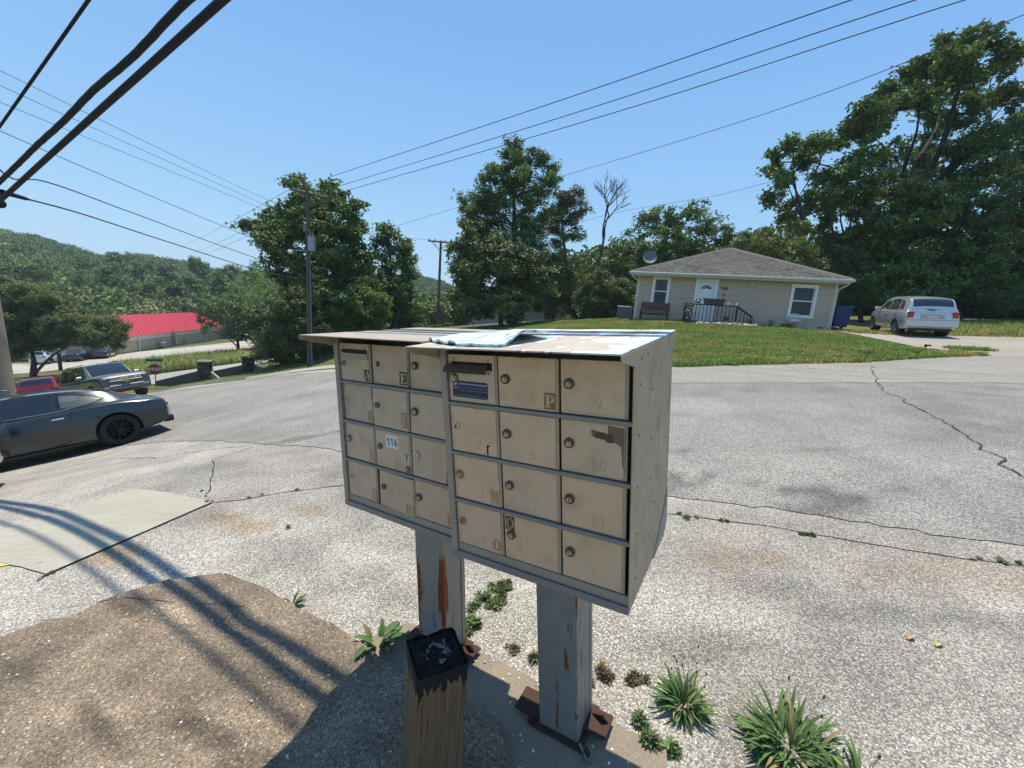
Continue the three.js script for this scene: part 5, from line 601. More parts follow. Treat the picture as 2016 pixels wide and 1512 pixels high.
  const wh = CARWHEEL(o.wr, o.ww || .22, o.spokes || 8, o.rim || M([.35, .35, .36], .35, { metalness: .8 }));
  for (const ax of [o.axF, o.axR]) for (const s of [-1, 1]) { const w = part('wheel', wh.tyre, tyreM, t); w.position.set(ax, o.wr, s * o.track); part('rim', wh.rim, wh.rimM, w); }
  for (const s of [-1, 1]) for (const ax of [o.axF, o.axR]) part('wheel_well', cyl(o.wr + .05, o.wr + .05, .02, 28).rotateX(Math.PI / 2).translate(ax, o.wr, s * (o.track - .135)), blackM, body);
  for (const [a, b, c] of o.tails || []) for (const s of [-1, 1]) part('tail_light', rbox(...b, a[0], a[1], s * a[2], .03), redLens, body); for (const [a, b] of o.heads || []) for (const s of [-1, 1]) { const hl = part('headlight', rbox(...b, a[0], a[1], s * a[2], .03), clearLens, body); }
  if (o.mirror) for (const s of [-1, 1]) part('mirror', rbox(.12, .13, .22, o.mirror[0], o.mirror[1], s * o.mirror[2], .04), o.mirrorMat || paint, cabin);
  if (o.handles) for (const s of [-1, 1]) for (const [x, y, z] of o.handles) part('door_handle', rbox(.19, .028, .03, x, y, s * z, .012), o.chrome ? chromeM : paint, body);
  if (o.seams) for (const s of [-1, 1]) for (const [xa, ya, xb, yb] of o.seams) { const w = (x, y) => { const [, b, tt, ww] = spline(o.body, x), v = (y - b) / (tt - b); return ww - (v < .35 ? .025 * (1 - v / .35) : v > .6 ? .012 * (v - .6) / .2 : 0) + .001; }; part('door_seam', beam([xa, ya, s * w(xa, ya)], [xb, yb, s * w(xb, yb)], .012, .006), blackM, body); }
  for (const [nm, geo, mt, lb] of (o.extra ? o.extra(paint) : [])) part(nm, geo, mt, body, lb);
  if (o.flag) { for (const s of [-1, 1]) part('flag_decal', pane(o.flag, s, .009), o.flagMat, cabin, 'striped flag decal in the quarter window'); }
  // stand on the land
  const [x, z, yaw] = o.at, c = Math.cos(yaw), sn = Math.sin(yaw), P = (a, b) => { const X = x + a * c + b * sn, Z = z - a * sn + b * c; return V(X, H(X, Z), Z); }; const f = P(o.axF, 0), r = P(o.axR, 0), l = P(0, -o.track), q = P(0, o.track); if (o.level) { const d = (r.y - f.y) * o.level; f.y += d * 1; } const ex = f.clone().sub(r).normalize(), ez0 = q.clone().sub(l), ey = ez0.clone().cross(ex).normalize(), ez = ex.clone().cross(ey).normalize(); const m = new THREE.Matrix4().makeBasis(ex, ey, ez); t.quaternion.setFromRotationMatrix(m); const mid = f.add(r).multiplyScalar(.5).addScaledVector(ex, -(o.axF + o.axR) / 2); t.position.copy(mid).addScaledVector(ey, .012 + (o.dy || 0)); if (o.size) t.scale.setScalar(o.size); return t;
}
const coupeBody = [[-2.36, .44, .68, .72], [-2.31, .35, .82, .83], [-2.16, .29, .89, .885], [-1.9, .25, .935, .925], [-1.5, .21, .975, .955], [-1.05, .19, .97, .955], [-.6, .19, .94, .935], [0, .19, .92, .925], [.8, .19, .92, .925], [1.4, .2, .94, .95], [1.9, .22, .89, .93], [2.25, .25, .8, .85], [2.38, .35, .68, .7]];
const flagTex = canvasTex(256, 192, (g, w, h) => { g.fillStyle = '#0b0c0e'; g.fillRect(0, 0, w, h); g.fillStyle = '#5f6a70'; for (let k = 0; k < 7; k++) g.fillRect(0, h * (.04 + k * .143), w, h * .07); g.fillStyle = '#565f64'; g.fillRect(0, 0, w * .42, h * .5); g.fillStyle = '#20262a'; for (let k = 0; k < 30; k++) g.fillRect((k % 6) * 17 + 6, Math.floor(k / 6) * 18 + 5, 4, 4); });
car({ name: 'sports_coupe', label: 'dark grey-green two-door coupe with black rims at the left edge', paint: [.02, .028, .029], rough: .28, metal: .4, at: [-8.93, -7.40, THREE.MathUtils.degToRad(231)], level: .0, size: .88, axF: 1.41, axR: -1.4, wr: .345, ww: .26, track: .8, spokes: 10, rim: M([.012, .012, .013], .35, { metalness: .6 }), crown: .025,
  body: coupeBody, cabin: [[-2.0, .92, .925, .72, .55], [-1.7, .93, 1.03, .80, .56], [-1.3, .96, 1.21, .83, .58], [-.8, .94, 1.315, .845, .6], [-.3, .925, 1.345, .85, .6], [.2, .92, 1.33, .845, .6], [.65, .92, 1.17, .84, .62], [1.1, .92, .935, .82, .7]],
  windows: [[[.86, .965], [.52, 1.12], [.12, 1.255], [-.3, 1.29], [-.52, 1.28], [-.47, .965]], [[-.54, .97], [-.58, 1.275], [-.8, 1.255], [-1.1, 1.17], [-1.3, 1.08], [-1.05, 1.0]]], front: [.3, 1.05], rear: [-1.85, -1.05], mirror: [.72, 1.0, .98], handles: [[-.52, .80, .94]], chrome: true, tails: [[[-2.32, .72, .58], [.08, .09, .34]]], heads: [[[2.2, .66, .62], [.2, .1, .3]]],
  seams: [[-.74, .93, -.62, .3], [-.62, .3, -.35, .23], [.98, .9, .98, .25]], flag: [[-.6, 1.0], [-.62, 1.255], [-.8, 1.235], [-1.1, 1.15], [-1.26, 1.08], [-1.02, 1.02]], flagMat: M([1, 1, 1], .35, { map: flagTex, side: THREE.DoubleSide }),
  extra: (p) => [['rear_diffuser', rbox(.2, .16, 1.5, -2.3, .36, 0, .03), blackM], ['sill_skirt', merge([-1, 1].map((s) => rbox(2.0, .05, .05, 0, .2, s * .9, .02))), blackM], ['window_trim', merge([-1, 1].flatMap((s) => [beam([.9, .945, s * .862], [-.5, .95, s * .862], .014, .01), beam([-.5, .95, s * .862], [-1.38, 1.07, s * .838], .014, .01)])), chromeM]] });
car({ name: 'large_suv', label: 'silver-grey full-size sport utility vehicle with gold emblem facing the street', category: 'car', paint: [.04, .042, .043], rough: .42, metal: .1, at: [-20.7, -20.9, THREE.MathUtils.degToRad(-27)], axF: 1.55, axR: -1.42, wr: .41, ww: .28, track: .86, spokes: 6, crown: .03, mirrorMat: chromeM,
  body: [[-2.56, .5, 1.0, .86], [-2.5, .42, 1.14, .96], [-2.2, .36, 1.18, 1.0], [-1.4, .34, 1.18, 1.01], [0, .34, 1.18, 1.01], [1.2, .34, 1.22, 1.01], [1.7, .35, 1.23, 1.01], [2.2, .36, 1.21, .995], [2.5, .38, 1.15, .975], [2.58, .46, 1.06, .94]], cabin: [[-2.46, 1.16, 1.2, .9, .8], [-2.34, 1.16, 1.78, .93, .76], [-1.9, 1.16, 1.84, .94, .76], [0, 1.17, 1.87, .94, .76], [.45, 1.17, 1.83, .94, .76], [.8, 1.17, 1.6, .93, .77], [1.3, 1.17, 1.2, .92, .84]],
  windows: [[[.95, 1.22], [.42, 1.72], [-.35, 1.76], [-.35, 1.22]], [[-.43, 1.22], [-.43, 1.76], [-1.3, 1.75], [-1.3, 1.22]], [[-1.38, 1.22], [-1.38, 1.75], [-2.25, 1.7], [-2.3, 1.22]]], front: [.5, 1.22], rear: [-2.42, -2.36], mirror: [.85, 1.3, 1.12], handles: [[-.15, 1.02, 1.0], [-1.15, 1.02, 1.0]], tails: [[[-2.5, 1.05, .84], [.1, .4, .2]]], heads: [[[2.44, .92, .76], [.2, .3, .3]]], seams: [[-.4, 1.15, -.4, .42], [.95, 1.15, .95, .42], [-1.35, 1.15, -1.2, .6]],
  extra: (p) => [['grille', rbox(.06, .4, 1.24, 2.55, .9, 0, .02), blackM], ['grille_bar', merge([rbox(.04, .05, 1.26, 2.585, .92, 0, .01), rbox(.04, .025, 1.3, 2.57, 1.1, 0, .01), rbox(.04, .025, 1.3, 2.575, .7, 0, .01), ...[.78, .84, 1.0, 1.05].map((y) => rbox(.02, .012, 1.2, 2.58, y, 0, .004))]), chromeM], ['emblem', (() => { const s = new THREE.Shape([[-.17, -.03], [-.15, -.055], [-.06, -.055], [-.05, -.1], [.07, -.1], [.08, -.055], [.17, -.03], [.15, .02], [.06, .02], [.05, .065], [-.07, .065], [-.08, .02]].map(([a, b]) => new THREE.Vector2(a, b))); return new THREE.ExtrudeGeometry(s, { depth: .02, bevelEnabled: false }).rotateY(Math.PI / 2).translate(2.6, .935, 0); })(), M([.62, .45, .14], .3, { metalness: .9 }), 'gold bow-tie emblem'], ['bumper', rbox(.2, .22, 1.86, 2.5, .56, 0, .06), p], ['lower_grille', rbox(.06, .1, 1.1, 2.59, .5, 0, .02), blackM], ['roof_rail', merge([-1, 1].map((s) => rbox(2.3, .035, .035, -.9, 1.93, s * .66, .015))), blackM], ['lens_trim', merge([-1, 1].flatMap((s) => [rbox(.02, .08, .12, 2.555, .98, s * .78, .02), rbox(.02, .08, .12, 2.555, .86, s * .78, .02)])), blackM]] });
car({ name: 'hatchback', label: 'silver hatchback with red tail lights parked beside the house', paint: [.52, .535, .55], rough: .32, metal: .55, at: [16.62, -18.3, THREE.MathUtils.degToRad(68)], axF: 1.18, axR: -1.17, wr: .3, ww: .2, track: .72, spokes: 7, crown: .03,
  body: [[-1.97, .42, .8, .72], [-1.93, .31, .93, .80], [-1.75, .27, .98, .835], [-1.2, .24, .975, .85], [-.4, .22, .96, .845], [.5, .22, .95, .845], [1.0, .22, .93, .845], [1.5, .25, .86, .81], [1.85, .3, .72, .7], [1.96, .36, .6, .55]], cabin: [[-1.92, .95, 1.0, .76, .68], [-1.75, .95, 1.34, .78, .65], [-1.45, .95, 1.45, .79, .63], [-.8, .95, 1.505, .79, .61], [-.1, .95, 1.5, .79, .61], [.35, .95, 1.4, .785, .62], [.8, .94, 1.18, .775, .64], [1.2, .92, .945, .75, .68]],
  windows: [[[.78, .98], [.3, 1.3], [-.12, 1.4], [-.2, 1.0]], [[-.28, 1.0], [-.2, 1.4], [-.9, 1.42], [-1.1, 1.03]], [[-1.2, 1.04], [-1.0, 1.4], [-1.35, 1.33], [-1.5, 1.06]]], front: [.3, 1.15], rear: [-1.9, -1.6], mirror: [.6, 1.0, .9], handles: [[-.15, .84, .845], [-1.0, .86, .85]], tails: [[[-1.9, .84, .66], [.16, .24, .2]]], heads: [[[1.78, .62, .55], [.2, .12, .25]]], seams: [[-.24, .94, -.24, .3], [.75, .92, .75, .3], [-1.12, .94, -1.0, .5]],
  extra: (p) => [['bumper', rbox(.22, .3, 1.62, -1.9, .52, 0, .07), p], ['under_bumper', rbox(.16, .14, 1.3, -1.86, .3, 0, .03), blackM], ['plate_recess', rbox(.04, .16, .7, -1.965, .78, 0, .02), M([.36, .37, .38], .4, { metalness: .5 })], ['licence_plate', rbox(.02, .11, .32, -1.99, .775, 0, .006), M([.55, .5, .5], .5)], ['trim_bar', rbox(.05, .03, .72, -1.985, .87, 0, .012), p], ['wiper', merge([beam([-1.95, 1.0, .05], [-1.94, 1.06, -.2], .02, .02), beam([-1.94, 1.06, -.2], [-1.9, 1.02, .35], .015, .015)]), blackM], ['side_lamp', rbox(.08, .035, .02, -1.75, .6, -.845, .008), blackM]] });
const sedan = (o) => car({ axF: 1.4, axR: -1.4, wr: .33, track: .76, body: [[-2.38, .45, .82, .75], [-2.3, .33, .98, .85], [-2, .26, 1.02, .89], [-1, .22, .97, .91], [.5, .22, .95, .91], [1.3, .24, .93, .9], [2, .27, .83, .86], [2.35, .35, .66, .7]], cabin: [[-1.95, 1.0, 1.01, .74, .64], [-1.3, .98, 1.3, .8, .6], [-.7, .97, 1.43, .82, .6], [0, .96, 1.44, .82, .6], [.5, .96, 1.3, .81, .61], [1.15, .94, .96, .8, .7]], windows: [[[.85, .99], [.4, 1.25], [-.1, 1.35], [-.15, 1.0]], [[-.22, 1.0], [-.2, 1.36], [-.8, 1.34], [-1.3, 1.1], [-1.2, 1.02]]], front: [.3, 1.1], rear: [-1.85, -1.0], mirror: [.7, 1.0, .95], tails: [[[-2.3, .86, .62], [.1, .13, .36]]], heads: [[[2.15, .7, .6], [.25, .13, .3]]], handles: [[-.1, .86, .905], [-1.0, .88, .9]], ...o });
const wagon = (o) => car({ axF: 1.35, axR: -1.35, wr: .35, track: .78, body: [[-2.25, .45, .85, .78], [-2.2, .34, 1.02, .87], [-1.8, .28, 1.05, .91], [0, .25, 1.03, .92], [1.2, .26, 1.02, .91], [1.9, .3, .95, .88], [2.2, .4, .8, .75]], cabin: [[-2.18, 1.02, 1.06, .8, .7], [-1.95, 1.03, 1.5, .83, .66], [-1.4, 1.03, 1.64, .84, .65], [0, 1.02, 1.67, .84, .65], [.4, 1.02, 1.55, .84, .66], [1.1, 1.02, 1.06, .82, .74]], windows: [[[.75, 1.08], [.3, 1.45], [-.2, 1.55], [-.2, 1.08]], [[-.28, 1.08], [-.28, 1.56], [-1.1, 1.55], [-1.15, 1.08]], [[-1.22, 1.1], [-1.18, 1.54], [-1.7, 1.42], [-1.85, 1.14]]], front: [.35, 1.05], rear: [-2.15, -1.85], mirror: [.7, 1.1, .98], tails: [[[-2.17, 1.0, .7], [.12, .16, .3]]], heads: [[[2.08, .85, .66], [.2, .13, .3]]], handles: [[-.1, .9, .92], [-1.05, .92, .92]], ...o });
wagon({ name: 'crossover', label: 'white crossover parked in the far lot under the bank tree', paint: [.6, .62, .64], metal: .2, at: [-59.6, -53.0, 1.9] });
sedan({ name: 'sedan', label: 'black sedan parked next to the white crossover in the far lot', paint: [.02, .02, .022], at: [-58.4, -55.6, 2.0] });
sedan({ name: 'sedan', label: 'black sedan at the right end of the far parked row', paint: [.016, .017, .02], at: [-57.8, -58.4, 2.1] });
wagon({ name: 'red_crossover', label: 'red crossover behind the silver-grey sport utility vehicle', paint: [.26, .014, .02], at: [-27.6, -24.4, 2.2] });
sedan({ name: 'sedan', label: 'dark sedan mostly out of frame at the left edge with red tail light', paint: [.03, .03, .032], at: [-8.12, -3.46, THREE.MathUtils.degToRad(228)] });
sedan({ name: 'sedan', label: 'white sedan whose roof shows behind the dark coupe at the left edge', paint: [.62, .63, .64], metal: .1, at: [-17.2, -11.0, THREE.MathUtils.degToRad(215)] });

// ---------------------------------------------------------------- where the trees, poles and wires stand (metres)
const TREES = [
  {"key":"walnut","base":[-13.15,-2.37,-29.6],"top":[-14.59,6.74,-31.45],"lobes":[[-15.9,8.6,-32.0,1.1],[-14.4,8.6,-32.6,1.04],[-14.4,7.6,-30.8,1.2],[-17.1,6.7,-31.5,1.24],[-17.0,6.3,-32.9,1.53],[-20.0,5.8,-32.9,0.92],[-17.2,4.9,-29.6,1.04],[-16.5,4.1,-29.8,1.19],[-14.3,5.4,-29.4,1.64],[-13.2,6.4,-31.2,1.37],[-11.6,7.0,-29.6,0.75],[-12.3,5.8,-31.1,1.08],[-16.6,2.9,-31.3,1.63],[-13.9,3.5,-30.0,2.05],[-12.8,3.9,-31.6,1.78],[-11.8,2.3,-31.0,1.47],[-12.9,1.1,-28.5,2.04],[-12.0,0.5,-30.5,1.9],[-10.5,0.9,-29.4,1.41],[-15.1,1.0,-30.1,1.8],[-12.5,-1.3,-29.1,1.76],[-15.0,-1.6,-30.7,1.86],[-10.9,-1.0,-29.8,1.62]],"tone":0,"leaf":0,"dens":1.4},
  {"key":"roadside_bush","base":[-14.02,-3.12,-26.55],"top":[-14.26,-0.31,-27.11],"lobes":[[-14.6,0.6,-26.6,1.28],[-13.8,1.0,-27.4,1.11],[-16.2,-0.8,-27.6,1.27],[-14.2,-0.9,-26.6,1.61],[-12.7,-0.5,-26.5,1.15],[-15.1,-2.3,-26.5,1.17],[-13.9,-2.3,-27.6,1.55],[-12.6,-1.2,-27.8,0.81],[-16.1,-2.4,-27.0,0.73]],"tone":2,"leaf":1,"dens":1.5},
  {"key":"column_tree","base":[-9.86,-1.23,-33.72],"top":[-10.51,4.23,-35.05],"lobes":[[-11.3,6.7,-36.3,0.93],[-11.4,5.5,-36.0,1.09],[-9.9,5.7,-35.1,0.9],[-8.9,5.1,-34.4,0.72],[-11.6,4.0,-35.3,1.25],[-10.0,3.9,-35.1,1.4],[-11.1,2.3,-34.4,1.39],[-9.2,2.1,-34.1,1.38],[-10.6,1.0,-34.3,1.64],[-8.8,0.5,-34.3,1.23],[-11.4,-0.7,-33.7,1.54],[-9.4,-0.9,-33.7,1.79],[-7.6,-0.4,-34.1,0.9]],"tone":1,"leaf":0,"dens":1.1},
  {"key":"tall_tree","base":[-0.13,0.36,-30.17],"top":[-0.84,8.84,-31.83],"lobes":[[-1.2,13.3,-33.8,0.53],[-1.4,12.0,-32.7,0.73],[-0.4,11.2,-31.6,0.71],[0.4,11.8,-31.7,0.71],[1.2,11.5,-32.2,0.65],[-2.5,10.6,-31.2,0.63],[1.6,10.4,-31.2,0.56],[-1.4,10.6,-32.2,1.09],[0.1,10.0,-30.7,1.18],[-2.2,9.4,-31.9,1.23],[0.9,9.0,-31.4,1.07],[-4.0,8.8,-32.5,0.89],[-3.1,8.1,-32.5,1.12],[-1.2,8.2,-32.3,1.63],[0.5,7.6,-32.2,1.48],[-4.2,7.6,-31.2,0.72],[-2.0,6.5,-31.9,1.63],[-0.1,5.6,-30.7,1.57]],"tone":0,"leaf":1,"dens":1.4},
  {"key":"spreading_tree","base":[-1.01,0.19,-28.62],"top":[-1.41,4.35,-29.49],"lobes":[[-3.5,6.1,-30.0,1.25],[-3.9,5.1,-29.2,0.81],[-2.2,5.0,-29.4,1.51],[-0.9,4.3,-28.3,1.46],[0.6,4.1,-28.8,1.35],[-4.2,3.9,-30.7,0.79],[-3.3,3.5,-28.6,1.14],[-1.9,3.0,-29.7,1.54],[-0.1,2.6,-29.6,1.47],[-3.9,2.3,-29.7,0.84],[-2.7,1.6,-28.9,1.24],[1.3,3.2,-29.5,1.18],[-0.7,1.7,-27.8,1.26],[-3.3,1.0,-27.7,0.66]],"tone":2,"leaf":0,"dens":1.3},
  {"key":"slim_tree","base":[4.12,0.99,-32.2],"top":[2.96,7.71,-33.66],"lobes":[[2.5,9.6,-33.5,0.76],[3.5,10.0,-33.5,0.84],[3.0,8.7,-33.2,0.99],[4.1,9.2,-33.3,0.68],[2.2,8.0,-33.8,1.01],[3.4,7.5,-33.1,0.91],[2.3,5.8,-34.1,1.35],[3.2,4.7,-33.4,1.33],[2.4,3.5,-33.0,1.4],[4.4,3.6,-33.3,1.33],[3.6,2.0,-32.2,1.53],[5.5,2.6,-33.4,1.19],[2.2,1.9,-33.2,1.1],[5.0,1.2,-32.8,1.1]],"tone":3,"leaf":1,"dens":1.2},
  {"key":"backyard_tree","base":[13.52,1.73,-40.9],"top":[13.53,9.03,-42.03],"lobes":[[10.2,8.3,-41.8,1.45],[12.4,10.3,-44.3,1.73],[13.4,11.0,-43.8,1.4],[15.2,11.3,-43.4,1.49],[17.3,12.5,-45.1,1.13],[17.9,10.9,-43.2,1.28],[18.4,9.5,-41.3,1.14],[19.6,9.3,-42.4,0.68],[13.0,8.2,-40.1,2.04],[10.8,6.7,-39.8,2.03],[16.7,9.2,-43.4,2.0],[9.5,6.8,-43.3,1.82],[8.6,5.3,-44.2,1.86],[10.5,4.6,-43.3,2.24]],"tone":1,"leaf":0,"dens":0.9},
  {"key":"yard_shrub","base":[6.06,1.29,-29.34],"top":[5.95,2.18,-29.6],"lobes":[[5.2,3.5,-29.9,1.2],[6.2,3.6,-29.2,1.1],[4.9,2.1,-29.6,1.19],[6.5,2.0,-30.3,1.29],[7.5,2.3,-30.1,0.93],[4.3,1.2,-29.4,0.84],[7.1,3.1,-29.7,0.91]],"tone":2,"leaf":1,"dens":1.4},
  {"key":"oak","base":[24.28,2.5,-27.81],"top":[24.39,9.36,-28.88],"lobes":[[26.4,19.6,-28.7,0.6],[26.7,18.9,-28.3,0.59],[26.7,18.0,-27.3,0.57],[34.3,21.7,-34.0,0.57],[27.1,21.0,-32.1,0.59],[24.6,18.3,-27.9,0.7],[24.8,18.7,-30.0,0.63],[23.5,17.0,-27.0,0.8],[25.8,17.7,-28.3,0.84],[31.3,19.9,-32.5,0.69],[24.9,18.8,-31.7,0.81],[24.9,17.9,-30.3,0.9],[24.7,16.9,-28.6,1.1],[29.0,18.3,-31.6,1.08],[24.9,18.6,-33.9,0.87],[22.9,16.3,-29.7,1.02],[21.9,14.8,-26.7,0.92],[18.7,13.7,-26.4,0.73],[19.6,13.8,-26.6,0.81],[29.2,18.0,-33.9,1.31],[27.8,16.1,-30.4,1.05],[31.6,17.9,-32.9,1.13],[27.8,15.7,-27.6,0.76],[19.3,13.6,-27.9,0.61],[22.9,14.9,-31.3,0.82],[21.4,14.8,-32.8,0.86],[17.6,12.7,-28.3,0.67],[14.9,11.8,-26.1,0.27],[19.2,13.3,-32.3,0.85],[14.9,11.5,-27.7,0.32],[16.6,12.1,-31.1,0.39],[15.0,10.1,-26.5,0.54],[16.9,10.0,-30.4,0.6],[18.5,9.6,-31.4,0.71],[19.2,10.1,-30.7,0.83],[18.4,10.6,-28.1,0.87],[21.5,12.5,-31.1,0.96],[19.3,11.4,-26.6,0.94],[19.4,9.8,-27.6,0.74],[21.2,9.3,-28.3,0.89],[20.9,9.1,-31.6,0.63],[16.1,7.3,-26.0,0.4],[25.7,14.3,-32.6,1.0],[26.6,13.3,-31.8,1.26],[29.1,15.8,-33.5,1.17],[26.6,13.2,-28.6,0.88],[26.8,13.3,-27.4,1.07],[28.7,13.8,-27.8,1.09],[31.1,12.6,-31.9,1.27],[34.3,13.4,-33.0,1.46],[27.8,11.7,-30.8,1.23],[23.3,11.0,-29.1,1.03],[21.5,8.9,-27.2,0.98],[21.9,9.3,-26.3,1.12],[21.7,7.7,-26.0,1.06],[22.3,10.0,-25.9,1.04],[23.0,8.7,-25.7,1.04],[20.3,7.8,-26.0,0.94],[19.6,10.1,-27.0,0.96],[18.3,9.3,-27.3,0.86],[27.3,12.2,-27.4,1.08],[25.6,9.9,-27.0,1.08]],"tone":0,"leaf":0,"dens":1.2},
  {"key":"wood_edge_tree","base":[27.04,2.65,-26.72],"top":[26.7,7.45,-27.51],"lobes":[[25.2,8.8,-29.1,1.18],[27.7,9.2,-29.3,1.32],[26.6,8.9,-26.2,1.17],[28.9,9.6,-26.8,1.2],[32.8,8.9,-29.1,1.18],[26.7,6.7,-28.8,1.31],[27.1,7.1,-26.7,1.34],[29.1,7.0,-26.6,1.33],[23.4,6.1,-27.0,0.99]],"tone":1,"leaf":0,"dens":1.25},
  {"key":"wood_edge_tree","base":[41.55,3.8,-33.87],"top":[40.42,12.68,-35.59],"lobes":[[39.4,19.0,-36.8,1.43],[39.7,17.2,-35.8,1.56],[40.2,15.8,-36.7,1.61],[41.3,14.4,-36.0,1.75],[40.6,12.9,-36.1,1.76],[41.6,12.0,-35.1,1.72],[39.6,16.1,-36.9,1.13]],"tone":1,"leaf":0,"dens":1.1},
  {"key":"understory_tree","base":[20.73,2.21,-25.82],"top":[20.15,6.24,-26.48],"lobes":[[20.4,7.2,-26.9,0.86],[18.9,6.7,-26.4,0.72],[18.6,7.0,-27.1,0.54],[21.4,6.5,-26.7,0.98],[20.3,5.8,-26.7,0.86],[21.9,5.0,-25.8,0.95],[20.7,4.7,-25.8,0.83],[19.5,6.1,-26.7,0.61]],"tone":1,"leaf":0,"dens":1.3},
  {"key":"understory_tree","base":[25.92,2.53,-25.18],"top":[25.74,4.82,-25.61],"lobes":[[23.2,4.6,-25.2,0.93],[25.3,5.0,-25.7,1.06],[26.4,5.3,-25.1,1.04],[29.6,5.3,-26.5,1.1],[24.2,3.7,-25.4,0.83],[26.6,3.8,-26.0,0.85],[26.9,3.9,-24.7,0.92],[29.4,4.2,-25.5,0.83],[21.9,3.6,-24.6,0.69]],"tone":1,"leaf":0,"dens":1.3},
  {"key":"understory_tree","base":[21.34,2.46,-34.9],"top":[20.62,7.37,-35.63],"lobes":[[19.9,9.3,-37.2,0.74],[18.1,8.3,-35.6,0.81],[19.8,8.4,-34.5,0.78],[18.7,7.5,-34.3,0.94],[21.4,7.6,-35.8,0.98],[21.9,7.9,-34.4,0.94],[23.1,7.0,-34.6,0.95],[17.4,7.6,-35.5,0.65]],"tone":3,"leaf":1,"dens":1.0},
  {"key":"bank_tree","base":[-40.94,-8.19,-34.88],"top":[-41.32,-5.19,-35.36],"lobes":[[-43.5,-0.4,-36.2,1.74],[-41.7,-1.4,-36.5,1.94],[-43.6,-2.6,-36.4,2.04],[-38.8,-2.0,-35.3,1.71],[-40.7,-3.5,-36.3,1.86],[-40.4,-4.1,-33.9,1.66],[-36.5,-2.6,-34.7,1.52],[-37.6,-2.8,-37.3,1.45],[-33.2,-2.8,-34.1,1.25],[-42.2,-5.1,-34.0,1.09],[-34.3,-3.4,-34.4,1.01],[-34.2,-3.7,-35.5,0.78],[-39.0,-0.4,-33.8,1.22],[-41.0,-3.3,-33.4,1.63],[-41.3,-3.5,-35.5,1.91],[-36.8,-3.0,-34.1,1.41],[-37.6,-3.7,-36.5,1.25],[-45.2,-1.6,-37.5,1.81],[-40.4,-0.8,-36.5,1.5],[-41.8,-2.5,-36.8,1.79]],"tone":2,"leaf":1,"dens":1.9},
  {"key":"lot_tree","base":[-36.14,-7.39,-54.31],"top":[-36.38,-4.12,-54.87],"lobes":[[-39.2,-1.1,-55.1,1.72],[-36.6,-0.2,-54.1,1.95],[-35.1,-0.7,-55.3,1.86],[-39.7,-2.7,-54.7,1.45],[-38.3,-2.4,-55.5,1.87],[-35.0,-2.3,-54.0,1.69],[-33.5,-2.2,-54.3,1.44],[-41.0,-4.4,-55.8,1.08],[-35.8,-4.0,-54.1,1.31],[-34.1,-3.9,-54.6,1.06]],"tone":1,"leaf":0,"dens":0.6},
  {"key":"bright_tree","base":[-37.44,-7.48,-61.77],"top":[-37.84,-0.17,-62.72],"lobes":[[-40.6,1.9,-64.3,2.29],[-37.3,2.4,-62.6,2.23],[-35.2,1.5,-62.1,2.07],[-39.3,-0.3,-63.2,2.57],[-36.4,-0.8,-62.8,2.56],[-41.1,-0.0,-63.0,1.81]],"tone":4,"leaf":1,"dens":0.6},
  {"key":"valley_tree","base":[-99.63,-12.52,-95.07],"top":[-100.0,-2.02,-95.93],"lobes":[[-102.2,-1.2,-96.3,1.35],[-100.8,-2.3,-95.6,1.4],[-100.2,-3.5,-95.1,2.2],[-100.2,-2.4,-96.0,1.92],[-99.3,-2.9,-95.0,1.49],[-98.1,0.6,-95.7,2.11],[-99.9,-1.2,-96.6,1.96]],"tone":0,"leaf":2,"dens":0.22},
  {"key":"valley_tree","base":[-107.47,-13.27,-110.35],"top":[-107.96,-0.24,-111.5],"lobes":[[-105.7,3.3,-111.4,2.01],[-107.0,-1.6,-111.3,2.66],[-105.7,2.9,-111.2,2.3],[-104.6,-0.7,-110.4,2.02],[-109.6,-1.7,-111.5,2.69],[-108.3,-2.1,-111.1,2.96],[-110.9,0.1,-112.0,2.84]],"tone":0,"leaf":2,"dens":0.22},
  {"key":"valley_tree","base":[-96.82,-12.49,-105.26],"top":[-97.22,-1.4,-106.21],"lobes":[[-95.9,-2.8,-106.1,1.57],[-97.3,-1.1,-107.0,2.15],[-97.6,-1.0,-106.9,2.36],[-97.7,-0.9,-106.5,2.18],[-99.4,-0.6,-106.6,1.59],[-99.7,1.4,-107.4,1.71],[-98.8,-0.9,-106.6,2.06]],"tone":0,"leaf":2,"dens":0.22},
  {"key":"valley_tree","base":[-84.76,-11.64,-97.65],"top":[-85.25,-2.92,-98.81],"lobes":[[-84.7,-3.5,-98.1,2.09],[-87.6,-0.0,-98.6,2.41],[-84.7,-2.9,-98.2,2.49],[-87.3,-1.7,-98.5,2.27],[-86.5,-2.4,-99.3,2.47],[-85.1,-3.3,-98.8,2.31],[-85.0,0.5,-99.5,2.32]],"tone":0,"leaf":2,"dens":0.22},
  {"key":"valley_tree","base":[-81.05,-11.42,-99.7],"top":[-81.52,-3.1,-100.81],"lobes":[[-82.4,0.3,-102.0,2.21],[-79.3,-3.9,-101.4,2.43],[-82.9,-4.7,-100.4,2.23],[-81.0,-0.7,-101.2,2.12],[-82.1,-1.8,-100.6,1.76],[-80.0,-0.5,-100.2,2.42],[-80.2,-3.3,-99.9,2.06]],"tone":0,"leaf":2,"dens":0.22},
  {"key":"valley_tree","base":[-90.61,-11.93,-91.38],"top":[-91.02,-4.94,-92.34],"lobes":[[-91.9,-3.8,-93.2,2.14],[-89.0,-5.1,-92.1,1.54],[-93.2,-2.7,-93.2,2.23],[-92.5,-4.7,-93.2,2.46],[-90.6,-4.1,-93.2,1.56],[-91.0,-5.0,-92.4,1.59],[-92.0,-2.8,-92.4,2.04]],"tone":2,"leaf":2,"dens":0.22},
